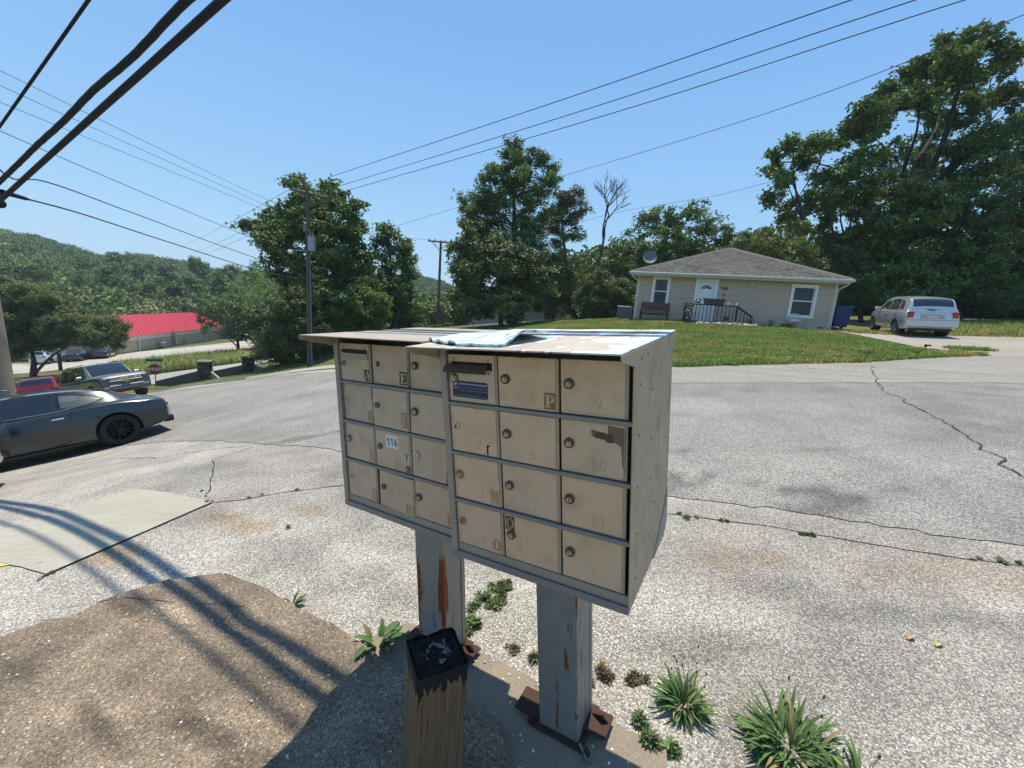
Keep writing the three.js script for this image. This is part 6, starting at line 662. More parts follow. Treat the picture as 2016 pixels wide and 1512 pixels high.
  {"key":"valley_tree","base":[-95.21,-12.14,-87.39],"top":[-95.6,-4.77,-88.3],"lobes":[[-95.2,-4.9,-88.4,1.95],[-96.1,-4.0,-88.2,1.51],[-95.9,-2.6,-88.0,2.06],[-94.0,-2.5,-89.0,1.47],[-94.7,-3.4,-88.6,1.93],[-97.7,-2.9,-88.7,2.1],[-96.0,-5.7,-89.1,2.39]],"tone":1,"leaf":2,"dens":0.22},
  {"key":"valley_tree","base":[-87.29,-11.76,-94.51],"top":[-87.65,-5.06,-95.37],"lobes":[[-87.2,-3.1,-96.1,1.95],[-87.8,-3.6,-96.0,2.11],[-87.3,-6.0,-94.7,1.77],[-89.1,-3.7,-95.5,1.91],[-89.1,-5.8,-95.6,1.46],[-87.1,-5.2,-95.3,1.92],[-89.9,-3.9,-96.1,1.41]],"tone":0,"leaf":2,"dens":0.22},
  {"key":"valley_tree","base":[-84.09,-11.72,-110.31],"top":[-84.57,-0.45,-111.46],"lobes":[[-84.9,-0.4,-111.0,2.04],[-83.2,-1.4,-112.1,2.49],[-85.7,1.1,-111.7,2.51],[-86.3,0.1,-111.0,2.14],[-85.2,1.2,-111.2,2.78],[-86.8,1.6,-112.2,2.0],[-87.2,0.5,-111.4,2.8]],"tone":0,"leaf":2,"dens":0.22},
  {"key":"valley_tree","base":[-74.64,-11.03,-105.56],"top":[-75.04,0.27,-106.51],"lobes":[[-73.6,1.3,-106.7,2.32],[-75.3,-0.9,-107.0,2.27],[-76.8,2.4,-107.7,2.34],[-74.3,2.8,-107.2,1.91],[-74.2,1.3,-106.5,1.8],[-73.6,-0.0,-106.8,1.64],[-76.5,-0.1,-106.4,2.15]],"tone":1,"leaf":2,"dens":0.22},
  {"key":"valley_tree","base":[-115.81,-13.64,-100.07],"top":[-116.25,-1.43,-101.12],"lobes":[[-114.5,1.1,-101.0,1.93],[-118.6,-3.2,-101.7,2.36],[-117.0,0.5,-100.7,2.28],[-115.6,1.4,-102.6,2.64],[-116.6,0.9,-101.3,2.02],[-119.0,0.3,-102.0,2.37],[-115.2,-1.6,-100.1,1.73]],"tone":0,"leaf":2,"dens":0.22},
  {"key":"valley_tree","base":[-120.63,-13.97,-100.01],"top":[-121.07,-1.79,-101.05],"lobes":[[-121.4,0.1,-101.3,2.39],[-120.0,-0.8,-101.0,2.4],[-120.1,1.1,-102.7,2.27],[-120.6,-1.7,-101.4,1.93],[-120.5,0.3,-102.4,2.58],[-121.5,0.7,-101.6,2.53],[-122.9,-2.7,-100.7,2.28]],"tone":0,"leaf":2,"dens":0.22},
  {"key":"valley_tree","base":[-144.67,-16.31,-131.11],"top":[-145.16,2.25,-132.29],"lobes":[[-147.5,3.2,-133.0,3.01],[-144.6,2.5,-132.0,2.66],[-144.7,1.6,-133.3,2.4],[-145.1,3.3,-132.5,2.86],[-141.9,2.9,-131.6,2.09],[-148.1,0.9,-132.6,2.65],[-142.3,0.6,-131.4,2.58]],"tone":2,"leaf":2,"dens":0.22},
  {"key":"valley_tree","base":[-143.97,-16.46,-141.36],"top":[-144.5,3.19,-142.63],"lobes":[[-142.3,2.7,-142.4,2.36],[-144.6,2.7,-142.4,2.86],[-144.6,5.8,-143.1,2.41],[-143.1,4.4,-142.6,2.93],[-144.0,5.0,-143.4,2.12],[-144.2,5.0,-143.6,2.74],[-146.4,6.0,-142.5,2.53]],"tone":2,"leaf":2,"dens":0.22},
  {"key":"valley_tree","base":[-104.12,-13.31,-125.87],"top":[-104.59,1.11,-127.0],"lobes":[[-106.2,-0.8,-126.9,1.81],[-104.7,4.3,-127.6,1.9],[-103.7,3.6,-126.8,2.51],[-104.1,-0.6,-127.0,2.66],[-103.7,4.2,-128.1,2.43],[-105.8,2.3,-127.7,2.91],[-106.0,0.9,-126.2,2.77]],"tone":2,"leaf":2,"dens":0.22},
  {"key":"valley_tree","base":[-106.72,-13.75,-141.69],"top":[-107.21,4.45,-142.86],"lobes":[[-106.1,6.3,-143.8,2.88],[-107.0,7.6,-143.3,2.74],[-106.4,5.5,-142.3,2.6],[-107.6,7.8,-143.2,2.94],[-109.1,6.4,-143.9,1.9],[-106.3,3.1,-143.1,2.4],[-105.6,6.3,-143.3,2.3]],"tone":1,"leaf":2,"dens":0.22},
  {"key":"valley_tree","base":[-89.68,-12.38,-131.7],"top":[-90.14,4.95,-132.79],"lobes":[[-88.8,3.9,-131.9,2.1],[-90.8,4.9,-132.3,2.35],[-93.0,6.0,-133.8,1.85],[-90.6,5.5,-133.4,2.12],[-90.3,4.7,-133.0,1.87],[-90.9,5.7,-132.5,2.43],[-89.4,6.8,-133.6,2.24]],"tone":0,"leaf":2,"dens":0.22},
  {"key":"valley_tree","base":[-120.78,-14.66,-136.27],"top":[-121.3,2.87,-137.49],"lobes":[[-119.0,6.0,-138.4,2.03],[-123.5,1.2,-137.5,2.25],[-120.0,1.0,-136.2,3.08],[-121.6,3.7,-138.3,2.35],[-124.3,3.6,-137.7,2.24],[-125.1,6.1,-138.8,3.08],[-122.4,5.3,-136.6,2.54]],"tone":0,"leaf":2,"dens":0.22},
  {"key":"valley_tree","base":[-75.49,-11.24,-121.54],"top":[-75.91,4.52,-122.54],"lobes":[[-75.0,3.1,-122.8,2.19],[-78.0,3.1,-122.9,2.16],[-77.3,4.6,-123.1,2.48],[-77.4,4.8,-121.9,2.22],[-74.2,7.6,-123.3,2.1],[-75.1,4.5,-123.0,2.48],[-75.3,4.6,-122.7,2.21]],"tone":0,"leaf":2,"dens":0.22},
  {"key":"valley_tree","base":[-142.61,-16.57,-151.92],"top":[-143.14,5.22,-153.17],"lobes":[[-143.9,5.9,-153.0,3.01],[-143.9,5.6,-152.8,2.76],[-144.4,7.5,-152.6,3.0],[-141.6,8.3,-153.5,2.72],[-144.2,7.9,-153.7,2.92],[-140.3,6.3,-152.8,2.46],[-145.8,3.7,-153.9,2.52]],"tone":0,"leaf":2,"dens":0.22},
  {"key":"hollow_tree","base":[-9.8,-3.15,-60.14],"top":[-10.06,0.31,-60.77],"lobes":[[-8.7,1.5,-61.4,1.38],[-9.0,0.6,-61.5,1.22],[-9.1,0.7,-61.0,1.39],[-9.3,1.4,-60.4,1.41],[-10.8,0.2,-60.9,1.15],[-9.3,1.3,-61.1,1.61],[-11.0,0.0,-60.3,1.53]],"tone":1,"leaf":2,"dens":0.35},
  {"key":"hollow_tree","base":[-10.91,-3.0,-54.96],"top":[-11.12,-0.94,-55.46],"lobes":[[-10.5,-0.3,-56.0,0.81],[-11.8,0.1,-55.5,1.21],[-10.9,-0.4,-55.6,0.94],[-11.7,0.3,-56.1,0.8],[-10.5,-1.1,-55.6,0.99],[-12.2,-1.2,-55.2,1.25],[-10.2,0.4,-55.7,0.95]],"tone":2,"leaf":2,"dens":0.35},
  {"key":"hollow_tree","base":[-7.06,-2.82,-62.03],"top":[-7.3,-0.86,-62.59],"lobes":[[-7.0,-0.2,-62.4,0.99],[-8.0,-1.2,-62.6,1.0],[-8.2,0.0,-62.7,1.45],[-6.0,-0.3,-62.8,1.01],[-7.4,-1.5,-62.6,1.22],[-6.1,-1.4,-62.1,1.35],[-6.2,-0.4,-62.2,0.97]],"tone":1,"leaf":2,"dens":0.35},
  {"key":"hollow_tree","base":[-10.17,-3.94,-75.65],"top":[-10.44,1.71,-76.28],"lobes":[[-9.8,3.1,-76.4,1.01],[-9.5,3.1,-76.9,1.56],[-11.5,3.3,-76.9,1.0],[-9.4,1.5,-76.4,1.58],[-9.9,3.0,-76.1,1.03],[-9.7,3.2,-76.7,1.56],[-10.3,2.8,-76.4,1.47]],"tone":2,"leaf":2,"dens":0.35},
  {"key":"hollow_tree","base":[-17.08,-5.09,-80.49],"top":[-17.31,-0.02,-81.04],"lobes":[[-17.9,0.3,-81.3,1.26],[-17.7,0.6,-81.3,1.0],[-18.3,-0.0,-81.2,1.44],[-18.5,-0.1,-81.4,1.23],[-16.7,0.9,-81.3,1.02],[-17.8,-0.6,-80.9,1.36],[-16.4,1.0,-80.8,1.08]],"tone":0,"leaf":2,"dens":0.35}
];
const zAt = {"dead": {"base": [5.79, 1.2, -34.39], "fork": [6.24, 5.48, -35.28]}, "poleA": {"base": [-11.84, -2.85, -24.1], "top": [-12.78, 7.42, -25.98], "arm1": [[-13.9, 7.47, -26.7], [-11.14, 6.84, -25.16]], "arm2": [[-13.01, 5.74, -25.98], [-11.27, 5.47, -25.12]], "can": [-12.23, 4.21, -25.19], "lamp": [-13.48, 3.8, -25.32]}, "poleB": {"base": [-8.42, -1.73, -45.19], "top": [-8.77, 7.94, -46.92], "arm": [[-10.36, 7.98, -47.94], [-7.34, 7.68, -45.86]]}, "poleC": {"base": [-14.42, -2.82, -11.52], "top": [-16.0, 4.3, -12.7]}, "stop": {"at": [-22.98, -26.41], "cy": -4.09, "yaw": 0.62}, "pillars": [[-19.66, -26.31, 0.35, 1.25], [-18.5, -28.9, 0.35, 1.15]], "clamp": {"a": [-9.99, 2.99, -8.4], "b": [-9.99, 2.96, -8.8]}};
const WIRES = [
  ["thick twisted black cable crossing the upper left sky", 0.034, [[-11.6, 2.46, -8.94], [-8.76, 2.97, -7.36], [-5.92, 3.49, -5.78], [-3.08, 4.0, -4.2], [-0.24, 4.51, -2.62], [3.74, 5.24, -0.41]], 1],
  ["smooth black cable below the twisted cable in the upper left", 0.031, [[-7.98, 2.55, -6.66], [-7.71, 2.6, -6.51], [-5.04, 3.12, -5.03], [-2.36, 3.64, -3.55], [0.31, 4.16, -2.07], [4.06, 4.89, 0.0]], 0],
  ["thinner dark cable at the far upper left corner", 0.018, [[-9.31, 3.01, -7.34], [-7.65, 3.56, -6.52], [-4.88, 4.48, -5.15], [-2.11, 5.4, -3.78], [0.11, 6.14, -2.68]], 0],
  ["uppermost of the three lines from the transformer pole to the upper right", 0.013, [[-11.51, 8.07, -25.8], [1.72, 8.42, -14.68], [6.62, 8.56, -10.43], [11.15, 8.68, -6.59]], 0],
  ["middle of the three lines from the transformer pole to the upper right", 0.013, [[-11.16, 7.43, -25.48], [2.77, 8.23, -14.54], [7.98, 8.66, -10.45], [12.77, 8.97, -6.69]], 0],
  ["lowest of the three lines from the transformer pole to the upper right", 0.013, [[-10.82, 7.09, -25.21], [3.6, 8.12, -14.42], [9.06, 8.75, -10.47], [14.03, 9.16, -6.79]], 0],
  ["single line rising to the upper right behind the tallest tree", 0.012, [[-17.52, 7.34, -45.79], [-5.16, 8.98, -34.91], [2.28, 9.5, -26.87], [9.94, 9.71, -16.74], [12.61, 9.95, -12.21]], 0],
  ["faint line running into the oak above the bungalow", 0.01, [[2.81, 8.19, -35.78], [7.2, 8.75, -30.8], [10.98, 8.9, -26.76], [13.05, 9.11, -23.75], [15.9, 9.61, -21.81]], 0],
  ["uppermost of the thin lines from the left edge to the transformer pole", 0.008, [[-14.56, 6.85, -12.15], [-14.77, 6.91, -12.77], [-13.79, 6.23, -21.7], [-12.77, 5.86, -25.49]], 0],
  ["second of the thin lines from the left edge to the transformer pole", 0.008, [[-14.53, 6.48, -12.08], [-14.74, 6.51, -12.7], [-13.76, 5.92, -21.64], [-12.74, 5.48, -25.42]], 0],
  ["third of the thin lines from the left edge to the transformer pole", 0.008, [[-14.5, 6.04, -12.0], [-14.71, 6.06, -12.62], [-13.74, 5.65, -21.59], [-12.71, 5.16, -25.36]], 0],
  ["lowest of the thin lines from the left edge to the transformer pole", 0.011, [[-14.44, 5.31, -11.87], [-14.65, 5.28, -12.48], [-13.62, 4.04, -21.3], [-12.58, 3.46, -25.05]], 0],
  ["uppermost line falling from the transformer pole toward the hill", 0.013, [[-13.75, 7.67, -26.54], [-32.14, 7.75, -46.88], [-90.69, 9.6, -113.31]], 0],
  ["middle line falling from the transformer pole toward the hill", 0.013, [[-13.15, 6.93, -26.4], [-32.02, 6.25, -46.61], [-86.25, 9.14, -113.22]], 0],
  ["lowest line falling from the transformer pole toward the hill", 0.013, [[-11.74, 6.61, -25.33], [-31.97, 5.56, -46.48], [-82.65, 9.15, -113.22]], 0],
  ["heavier black line from the cable clamp to the transformer pole", 0.017, [[-9.99, 2.96, -8.8], [-10.67, 3.0, -10.43], [-12.24, 2.88, -14.98], [-12.8, 2.36, -21.5], [-12.21, 2.16, -24.92]], 0],
  ["black line with a kink above the cable clamp", 0.014, [[-9.59, 3.34, -8.05], [-9.72, 3.24, -8.34], [-9.83, 3.28, -8.65], [-9.94, 3.37, -8.97], [-11.83, 3.51, -13.07], [-13.01, 3.23, -18.61], [-12.25, 2.39, -24.96]], 0],
  ["slack line from the transformer pole to the distant pole", 0.014, [[-11.45, 5.47, -25.32], [-10.68, 6.02, -32.33], [-9.98, 7.96, -46.92]], 0],
  ["telephone line low between the transformer pole and the distant pole", 0.014, [[-12.19, 3.04, -25.08], [-10.95, 2.77, -32.75], [-8.68, 3.22, -46.05]], 0],
  ["lowest telephone line between the transformer pole and the distant pole", 0.016, [[-12.13, 2.31, -24.94], [-10.88, 1.89, -32.59], [-8.6, 2.26, -45.88]], 0]
];

// ---------------------------------------------------------------- trees
const leafCard = (len, wid, cup) => { const g = new THREE.BufferGeometry(); g.setAttribute('position', new THREE.Float32BufferAttribute([0, 0, 0, len * .5, cup, -wid / 2, len, -cup * .4, 0, 0, 0, 0, len, -cup * .4, 0, len * .5, cup, wid / 2], 3)); return g; };
function spray(n, len, wid, r, seed) { reseed(seed); const l = []; for (let i = 0; i < n; i++) { const g = leafCard(len * R(.7, 1.2), wid * R(.8, 1.2), len * .12); g.rotateX(R(-.7, .7)).rotateZ(R(-.6, .5)).rotateY(R(0, 6.28)); const a = R(0, 6.28); g.translate(Math.cos(a) * r * R(0, 1), R(-.45, .45) * r, Math.sin(a) * r * R(0, 1)); l.push(g); } const g = mergeGeometries(l); g.computeVertexNormals(); return g; }
const SPRAYS = [[spray(9, .25, .15, .26, 1), spray(9, .22, .14, .3, 2)], [spray(11, .17, .085, .24, 3), spray(11, .15, .08, .27, 4)], [spray(11, .55, .36, .62, 5), spray(11, .5, .32, .66, 6)]];
const TREETONE = [[.118, .192, .03], [.11, .19, .028], [.145, .188, .046], [.155, .21, .044], [.19, .305, .036]];
const barkM = M([.03, .026, .021], .95), paleBark = M([.085, .076, .064], .95), leafM = MP([1, 1, 1], .7, { side: THREE.DoubleSide, transmission: .38, thickness: 0 });
const TREELABEL = {
  walnut: ['broad dark green tree behind the transformer pole', 'roadside trees'], roadside_bush: ['dense grey-green bush at the foot of the transformer pole', 0], column_tree: ['narrow upright tree right of the transformer pole', 0], tall_tree: ['tallest feathery tree above the mailboxes', 0], spreading_tree: ['wide low-branching tree left of the tallest tree', 0], slim_tree: ['slender olive tree with russet top next to the bare tree', 0], backyard_tree: ['leafy trees rising behind the left end of the bungalow roof', 0], yard_shrub: ['light green shrubs left of the bungalow', 0], oak: ['huge spreading oak with dark limbs over the silver hatchback', 0], bank_tree: ['sprawling olive tree leaning over the far parked cars', 0], lot_tree: ['small dark tree in front of the red-roofed building', 0], bright_tree: ['bright yellow-green tree beyond the red-roofed building', 0] };
const EXTRA = { wood_edge_tree: ['dense tree at the edge of the wood right of the oak trunk', 'dense tree filling the right edge of the picture'], understory_tree: ['low tree between the bungalow and the oak trunk', 'low thicket tree behind the silver hatchback', 'pale green tree above the right end of the bungalow roof'] };
const extraN = {}, TREECAT = { roadside_bush: 'bush', yard_shrub: 'shrub' }, PLAIN = { walnut: 'broad_tree', column_tree: 'narrow_tree', oak: 'oak_tree', backyard_tree: 'backyard_tree' };
const SIZE = { walnut: 1, oak: 1 };
function growTree(s, seed) {
  let label, group, name = PLAIN[s.key] || s.key; reseed(seed);
  if (TREELABEL[s.key]) [label] = TREELABEL[s.key]; else if (EXTRA[s.key]) { const k = extraN[s.key] = (extraN[s.key] || 0) + 1; label = EXTRA[s.key][k - 1]; } else { group = s.key === 'valley_tree' ? 'trees on the valley floor below the hill' : 'trees in the hollow beyond the lids'; label = s.key === 'valley_tree' ? 'green broadleaf tree in the valley wood beyond the red-roofed building' : 'green tree in the hollow behind the far utility pole'; }
  const t = thing(name, label, TREECAT[s.key] || 'tree', s.base, 0, group), B = V(...s.base), rel = (p) => V(p[0], p[1], p[2]).sub(B), top = rel(s.top), far = s.leaf === 2;
  const crownR = Math.max(...s.lobes.map((l) => Math.hypot(l[0] - s.base[0], l[2] - s.base[2]))), hgt = Math.max(...s.lobes.map((l) => l[1])) - s.base[1], r0 = Math.min(.62, .018 * hgt + .02 * crownR + (s.key === 'oak' ? .25 : 0));
  const trunkPts = [V(0, -.2, 0), V(top.x * .3 + gauss() * .12, top.y * .35, top.z * .3), V(top.x * .7 + gauss() * .1, top.y * .7, top.z * .7), top], tc = new THREE.CatmullRomCurve3(trunkPts); part('trunk', taper(trunkPts, r0, r0 * .35, 10, 12), s.tone === 2 || s.tone === 3 ? paleBark : barkM, t);
  const limbs = [], list = [], tone = TREETONE[s.tone], sp = SPRAYS[s.leaf], mains = [], nm = Math.max(3, Math.round(s.lobes.length / 6)), C = s.lobes.map(rel), chosen = [];
  const attach = (c) => { const k = Math.min(.98, Math.max(.3, (c.y - Math.hypot(c.x - top.x, c.z - top.z) * .6) / Math.max(1, top.y))); return [tc.getPoint(k), k]; };
  chosen.push(0); while (chosen.length < nm) { let b = -1, bd = -1; C.forEach((c, i) => { const d = Math.min(...chosen.map((j) => C[j].distanceTo(c))); if (d > bd) { bd = d; b = i; } }); chosen.push(b); }
  for (const i of chosen) { const c = C[i], [a, k] = attach(c), L = a.distanceTo(c), m1 = a.clone().lerp(c, .33).add(V(gauss() * L * .05, L * .07, gauss() * L * .05)), m2 = a.clone().lerp(c, .68).add(V(gauss() * L * .06, L * .05, gauss() * L * .06)), q = new THREE.CatmullRomCurve3([a, m1, m2, c]); mains.push(q); limbs.push(taper([a, m1, m2, c], Math.min(r0 * .42, .03 + L * .018), .022, 7, 10)); }
  for (const l of s.lobes) {
    const c = rel(l), r = l[3]; let a = null, ad = 1e9; for (const q of mains) for (let u = .35; u <= .95; u += .1) { const p = q.getPoint(u), d = p.distanceTo(c); if (d < ad && d > .05) { ad = d; a = p; } } const mid = a.clone().lerp(c, .5); mid.y += ad * .06; mid.x += gauss() * ad * .08; mid.z += gauss() * ad * .08;
    if (!far) limbs.push(taper([a, mid, c], .025 + ad * .012, .014, 5, 5));
    const n = Math.max(4, Math.round(r * r * (far ? 2.2 : 7) * s.dens + 3)); const lobeTone = 1 + R(-.2, .2);
    for (let i = 0; i < n; i++) {
      const d = V(gauss(), gauss(), gauss()).normalize().multiplyScalar(r * (.35 + .65 * Math.cbrt(rnd()))); d.y *= .8; const q = c.clone().add(d), cr = far ? R(.7, 1.2) : R(.26, .46) + r * .08; if (!far && i < 5) limbs.push(taper([c, c.clone().lerp(q, .5).add(V(0, .1, 0)), q], .026, .008, 4, 3));
      const m = far ? 9 : Math.round((s.leaf === 1 ? 13 : 11) * s.dens), ct = lobeTone * (1 + R(-.15, .15)); for (let j = 0; j < m; j++) { const e = V(gauss(), gauss() * .7, gauss()).multiplyScalar(cr * .75); const hue = R(-.12, .12), kk = ct * R(.75, 1.25), old = s.key === 'slim_tree' && q.y > hgt * .7 && rnd() < .35; list.push({ p: q.clone().add(e), q: yawQ(.7), s: R(.7, 1.25), c: old ? lin(.10 * kk, .06 * kk, .035 * kk) : lin(tone[0] * kk * (1 + hue), tone[1] * kk, tone[2] * kk * (1 - hue)) }); }
    }
  }
  part('limbs', mergeGeometries(limbs), s.tone === 2 || s.tone === 3 ? paleBark : barkM, t).userData.kind = 'stuff';
  const half = list.length >> 1; leafInstances('crown', sp[0], leafM, list.slice(0, half), t); leafInstances('crown', sp[1], leafM, list.slice(half), t);
}
TREES.forEach((s, i) => growTree(s, 1000 + i * 17));
{ // bare dead tree
  const b = zAt.dead, t = thing('dead_tree', 'bare leafless tree standing against the sky left of the bungalow', 'tree', b.base), B = V(...b.base), l = []; reseed(4242);
  const grow = (p, d, len, r, lv) => { const q = p.clone().addScaledVector(d, len), m = p.clone().lerp(q, .5).add(V(gauss() * len * .06, 0, gauss() * len * .06)); l.push(taper([p, m, q], r, r * .66, 6, 3)); if (lv <= 0) return; const n = lv > 3 ? 2 : 3; for (let i = 0; i < n; i++) { const e = d.clone().add(V(gauss() * .75 + (lv > 2 ? (i ? .5 : -.45) : 0), .12 + R(-.2, .3), gauss() * .6)).normalize(); grow(q.clone().lerp(p, i * .18), e, len * R(.62, .88), r * .62, lv - 1); } };
  const trunkT = V(...b.fork).sub(B); part('trunk', taper([V(0, -.2, 0), trunkT.clone().multiplyScalar(.5), trunkT], .2, .13, 8, 8), paleBark, t); grow(trunkT, V(.1, 1, 0).normalize(), 2.3, .13, 5); part('limbs', mergeGeometries(l), paleBark, t).userData.kind = 'stuff';
}
{ // hillside wood, one mass
  reseed(7001); const mk = (seed) => { reseed(seed); const l = []; for (let i = 0; i < 760; i++) { const a = R(0, 6.28), u = R(-.25, 1), s = Math.sqrt(1 - u * u), lump = 1 + .22 * Math.sin(a * 3 + seed) * s + .15 * Math.cos(u * 7 + a * 2), r = lump * R(.8, 1.05); const g = leafCard(.17 * R(.7, 1.3), .13, .04); g.rotateX(R(-1, 1)).rotateZ(R(-.9, .9)).rotateY(R(0, 6.28)).translate(Math.cos(a) * s * r, u * r * .9, Math.sin(a) * s * r); l.push(g); } const core = new THREE.IcosahedronGeometry(.78, 1); core.deleteAttribute('uv'); core.deleteAttribute('normal'); l.push(core); const g = mergeGeometries(l); g.computeVertexNormals(); return g; };
  const gs = [mk(11), mk(12), mk(13)], lists = [[], [], []]; reseed(7002);
  const put = (x, z, s) => { const k = R(.7, 1.3), tone = pick([.105, .17, .034], [.125, .18, .044], [.145, .185, .05], [.09, .15, .034], [.16, .215, .05]); lists[Math.floor(rnd() * 3)].push({ p: V(x, H(x, z) + s * .75, z), q: yawQ(.15), s, c: lin(...tone.map((v) => v * k)) }); };
  for (let i = 0; i < 900; i++) { const az = R(-125, -60) * Math.PI / 180, r = R(70, 260); put(Math.sin(az) * r, -Math.cos(az) * r, R(3, 6)); }
  for (let i = 0; i < 6400; i++) { const az = R(-62, 4) * Math.PI / 180, u = rnd(), r = 112 + 300 * Math.pow(u, .8); put(Math.sin(az) * r, -Math.cos(az) * r, R(2.6, 5.4)); }
  for (let i = 0; i < 420; i++) { const az = R(-30, 2) * Math.PI / 180, r = R(62, 115); put(Math.sin(az) * r, -Math.cos(az) * r, R(2.2, 4)); }
  for (let i = 0; i < 700; i++) { const az = R(2, 70) * Math.PI / 180, r = R(48, 130); put(Math.sin(az) * r, -Math.cos(az) * r, R(2.6, 5)); }
  lists.forEach((l, i) => { const m = leafInstances('hillside_wood', gs[i], MP([1, 1, 1], .8, { side: THREE.DoubleSide, transmission: .15, thickness: 0 }), l, scene); m.name = numbered('hillside_wood'); m.userData.label = 'wooded hillside beyond the valley'; });
}
// ---------------------------------------------------------------- grass
const tuftG = (n, len, w, seed) => { reseed(seed); const l = []; for (let i = 0; i < n; i++) { const g = blade(len * R(.6, 1.2), w, [R(1.2, 1.5), R(.5, 1.2)], 2, .1); g.rotateY(R(0, 6.28)).translate(gauss() * len * .4, 0, gauss() * len * .4); l.push(g); } return mergeGeometries(l); };
const TUFT = [tuftG(9, .085, .009, 21), tuftG(9, .075, .011, 22)], TALL = tuftG(9, .42, .022, 23), grassM = MP([1, 1, 1], .7, { side: THREE.DoubleSide, transmission: .3, thickness: 0 });
const grassTone = (x, z) => { const a = fbm(x * .9, z * .9, 4), dry = sstep(.52, .7, a) * .9 + sstep(.55, .72, fbm(x * .3 + 7, z * .9, 3)) * .9, k = R(.55, 1.35) * (.7 + .6 * fbm(x * 1.7 + 3, z * 1.7, 3)); return lin((.19 + .14 * dry) * k, (.285 + .03 * dry) * k, (.032 + .04 * dry) * k); };
function turf(name, poly, n, geos, label, seed, s0 = .8, s1 = 1.4, skip) { reseed(seed); let X0 = 1e9, X1 = -1e9, Z0 = 1e9, Z1 = -1e9; for (const [x, z] of poly) { X0 = Math.min(X0, x); X1 = Math.max(X1, x); Z0 = Math.min(Z0, z); Z1 = Math.max(Z1, z); } geos.forEach((g, gi) => { const list = []; let guard = 0; while (list.length < n / geos.length && guard++ < n * 12) { const x = R(X0, X1), z = R(Z0, Z1); if (!inPoly(poly, x, z) || (skip && skip(x, z))) continue; list.push({ p: V(x, H(x, z) - .03, z), q: yawQ(.25), s: R(s0, s1), c: grassTone(x, z) }); } const m = leafInstances(name, g, grassM, list, scene); m.name = numbered(name); m.userData.label = label; }); }
const houseFoot = [[6.3, -23.5], [14.75, -20.05], [19, -31], [11, -34]];
const lawnPoly = [[-1.2, -10.9], [1.74, -10.28], [3.94, -10.16], [6.13, -10.36], [8.75, -10.55], [10.3, -11.15], [12.9, -11.9], [12.95, -13.2], [12.75, -13.8], [13.2, -15.4], [14.2, -19.6], [6.4, -23.4], [4, -27], [-1, -24], [-3, -17]];
turf('lawn_grass', lawnPoly, 64000, TUFT, 'mown grass of the lawn before the bungalow', 31, .8, 1.5, (x, z) => inPoly(houseFoot, x, z));
turf('lawn_fringe', [[3.5, -10.5], [3.94, -10.1], [8.75, -10.5], [10.4, -11.1], [13.3, -11.95], [13, -12.5], [10.3, -11.9], [8.75, -11.2]], 3600, [TUFT[0]], 'longer grass along the road edge of the lawn', 32, 1.2, 2.4);
turf('field_grass', [[19, -17.3], [22.5, -16], [40, -12], [40, -24], [22, -25], [17.6, -19.5]], 16000, [TALL], 'rough grass beside the driveway behind the hatchback', 33, .5, 1.1, (x, z) => Math.hypot(x - 16.6, z + 18.3) < 2.4);
turf('verge_grass', [[-7, -15.5], [-9.8, -18.2], [-13.1, -20.5], [-15.7, -21.2], [-19.2, -22.5], [-23, -24.2], [-26, -29.5], [-24.5, -31.5], [-21.5, -34.3], [-13.4, -26], [-8, -20]], 30000, [TUFT[1]], 'short grass on the verge round the stone pillars', 34, 1.1, 2.0);
turf('roadside_weeds', [[-36, -36.5], [-33, -38.6], [-29.8, -42], [-26, -44], [-20, -53], [-26, -57], [-35, -56.5], [-42, -54], [-46, -48], [-42, -40]], 9000, [TALL], 'tall weeds between the street and the far lot', 35, 1.2, 3.0);
turf('bank_weeds', [[-46, -26], [-33, -29.5], [-30, -27], [-29, -22], [-40, -18]], 3500, [TALL], 'weeds on the bank by the leaning tree', 36, .9, 2.0);
turf('driveway_weeds', [[13.6, -13.1], [14.6, -12.9], [14.7, -13.4], [13.7, -13.7]], 500, [TUFT[0]], 'weeds growing through the driveway edge', 37, 1, 2.2);
turf('driveway_far_grass', [[14.2, -18], [16, -16.9], [18, -17.2], [19.8, -16.8], [20, -17.6], [17, -18.2], [14.4, -19.2]], 1500, [TUFT[1]], 'grass strip at the far side of the driveway', 38, 1, 2.6);

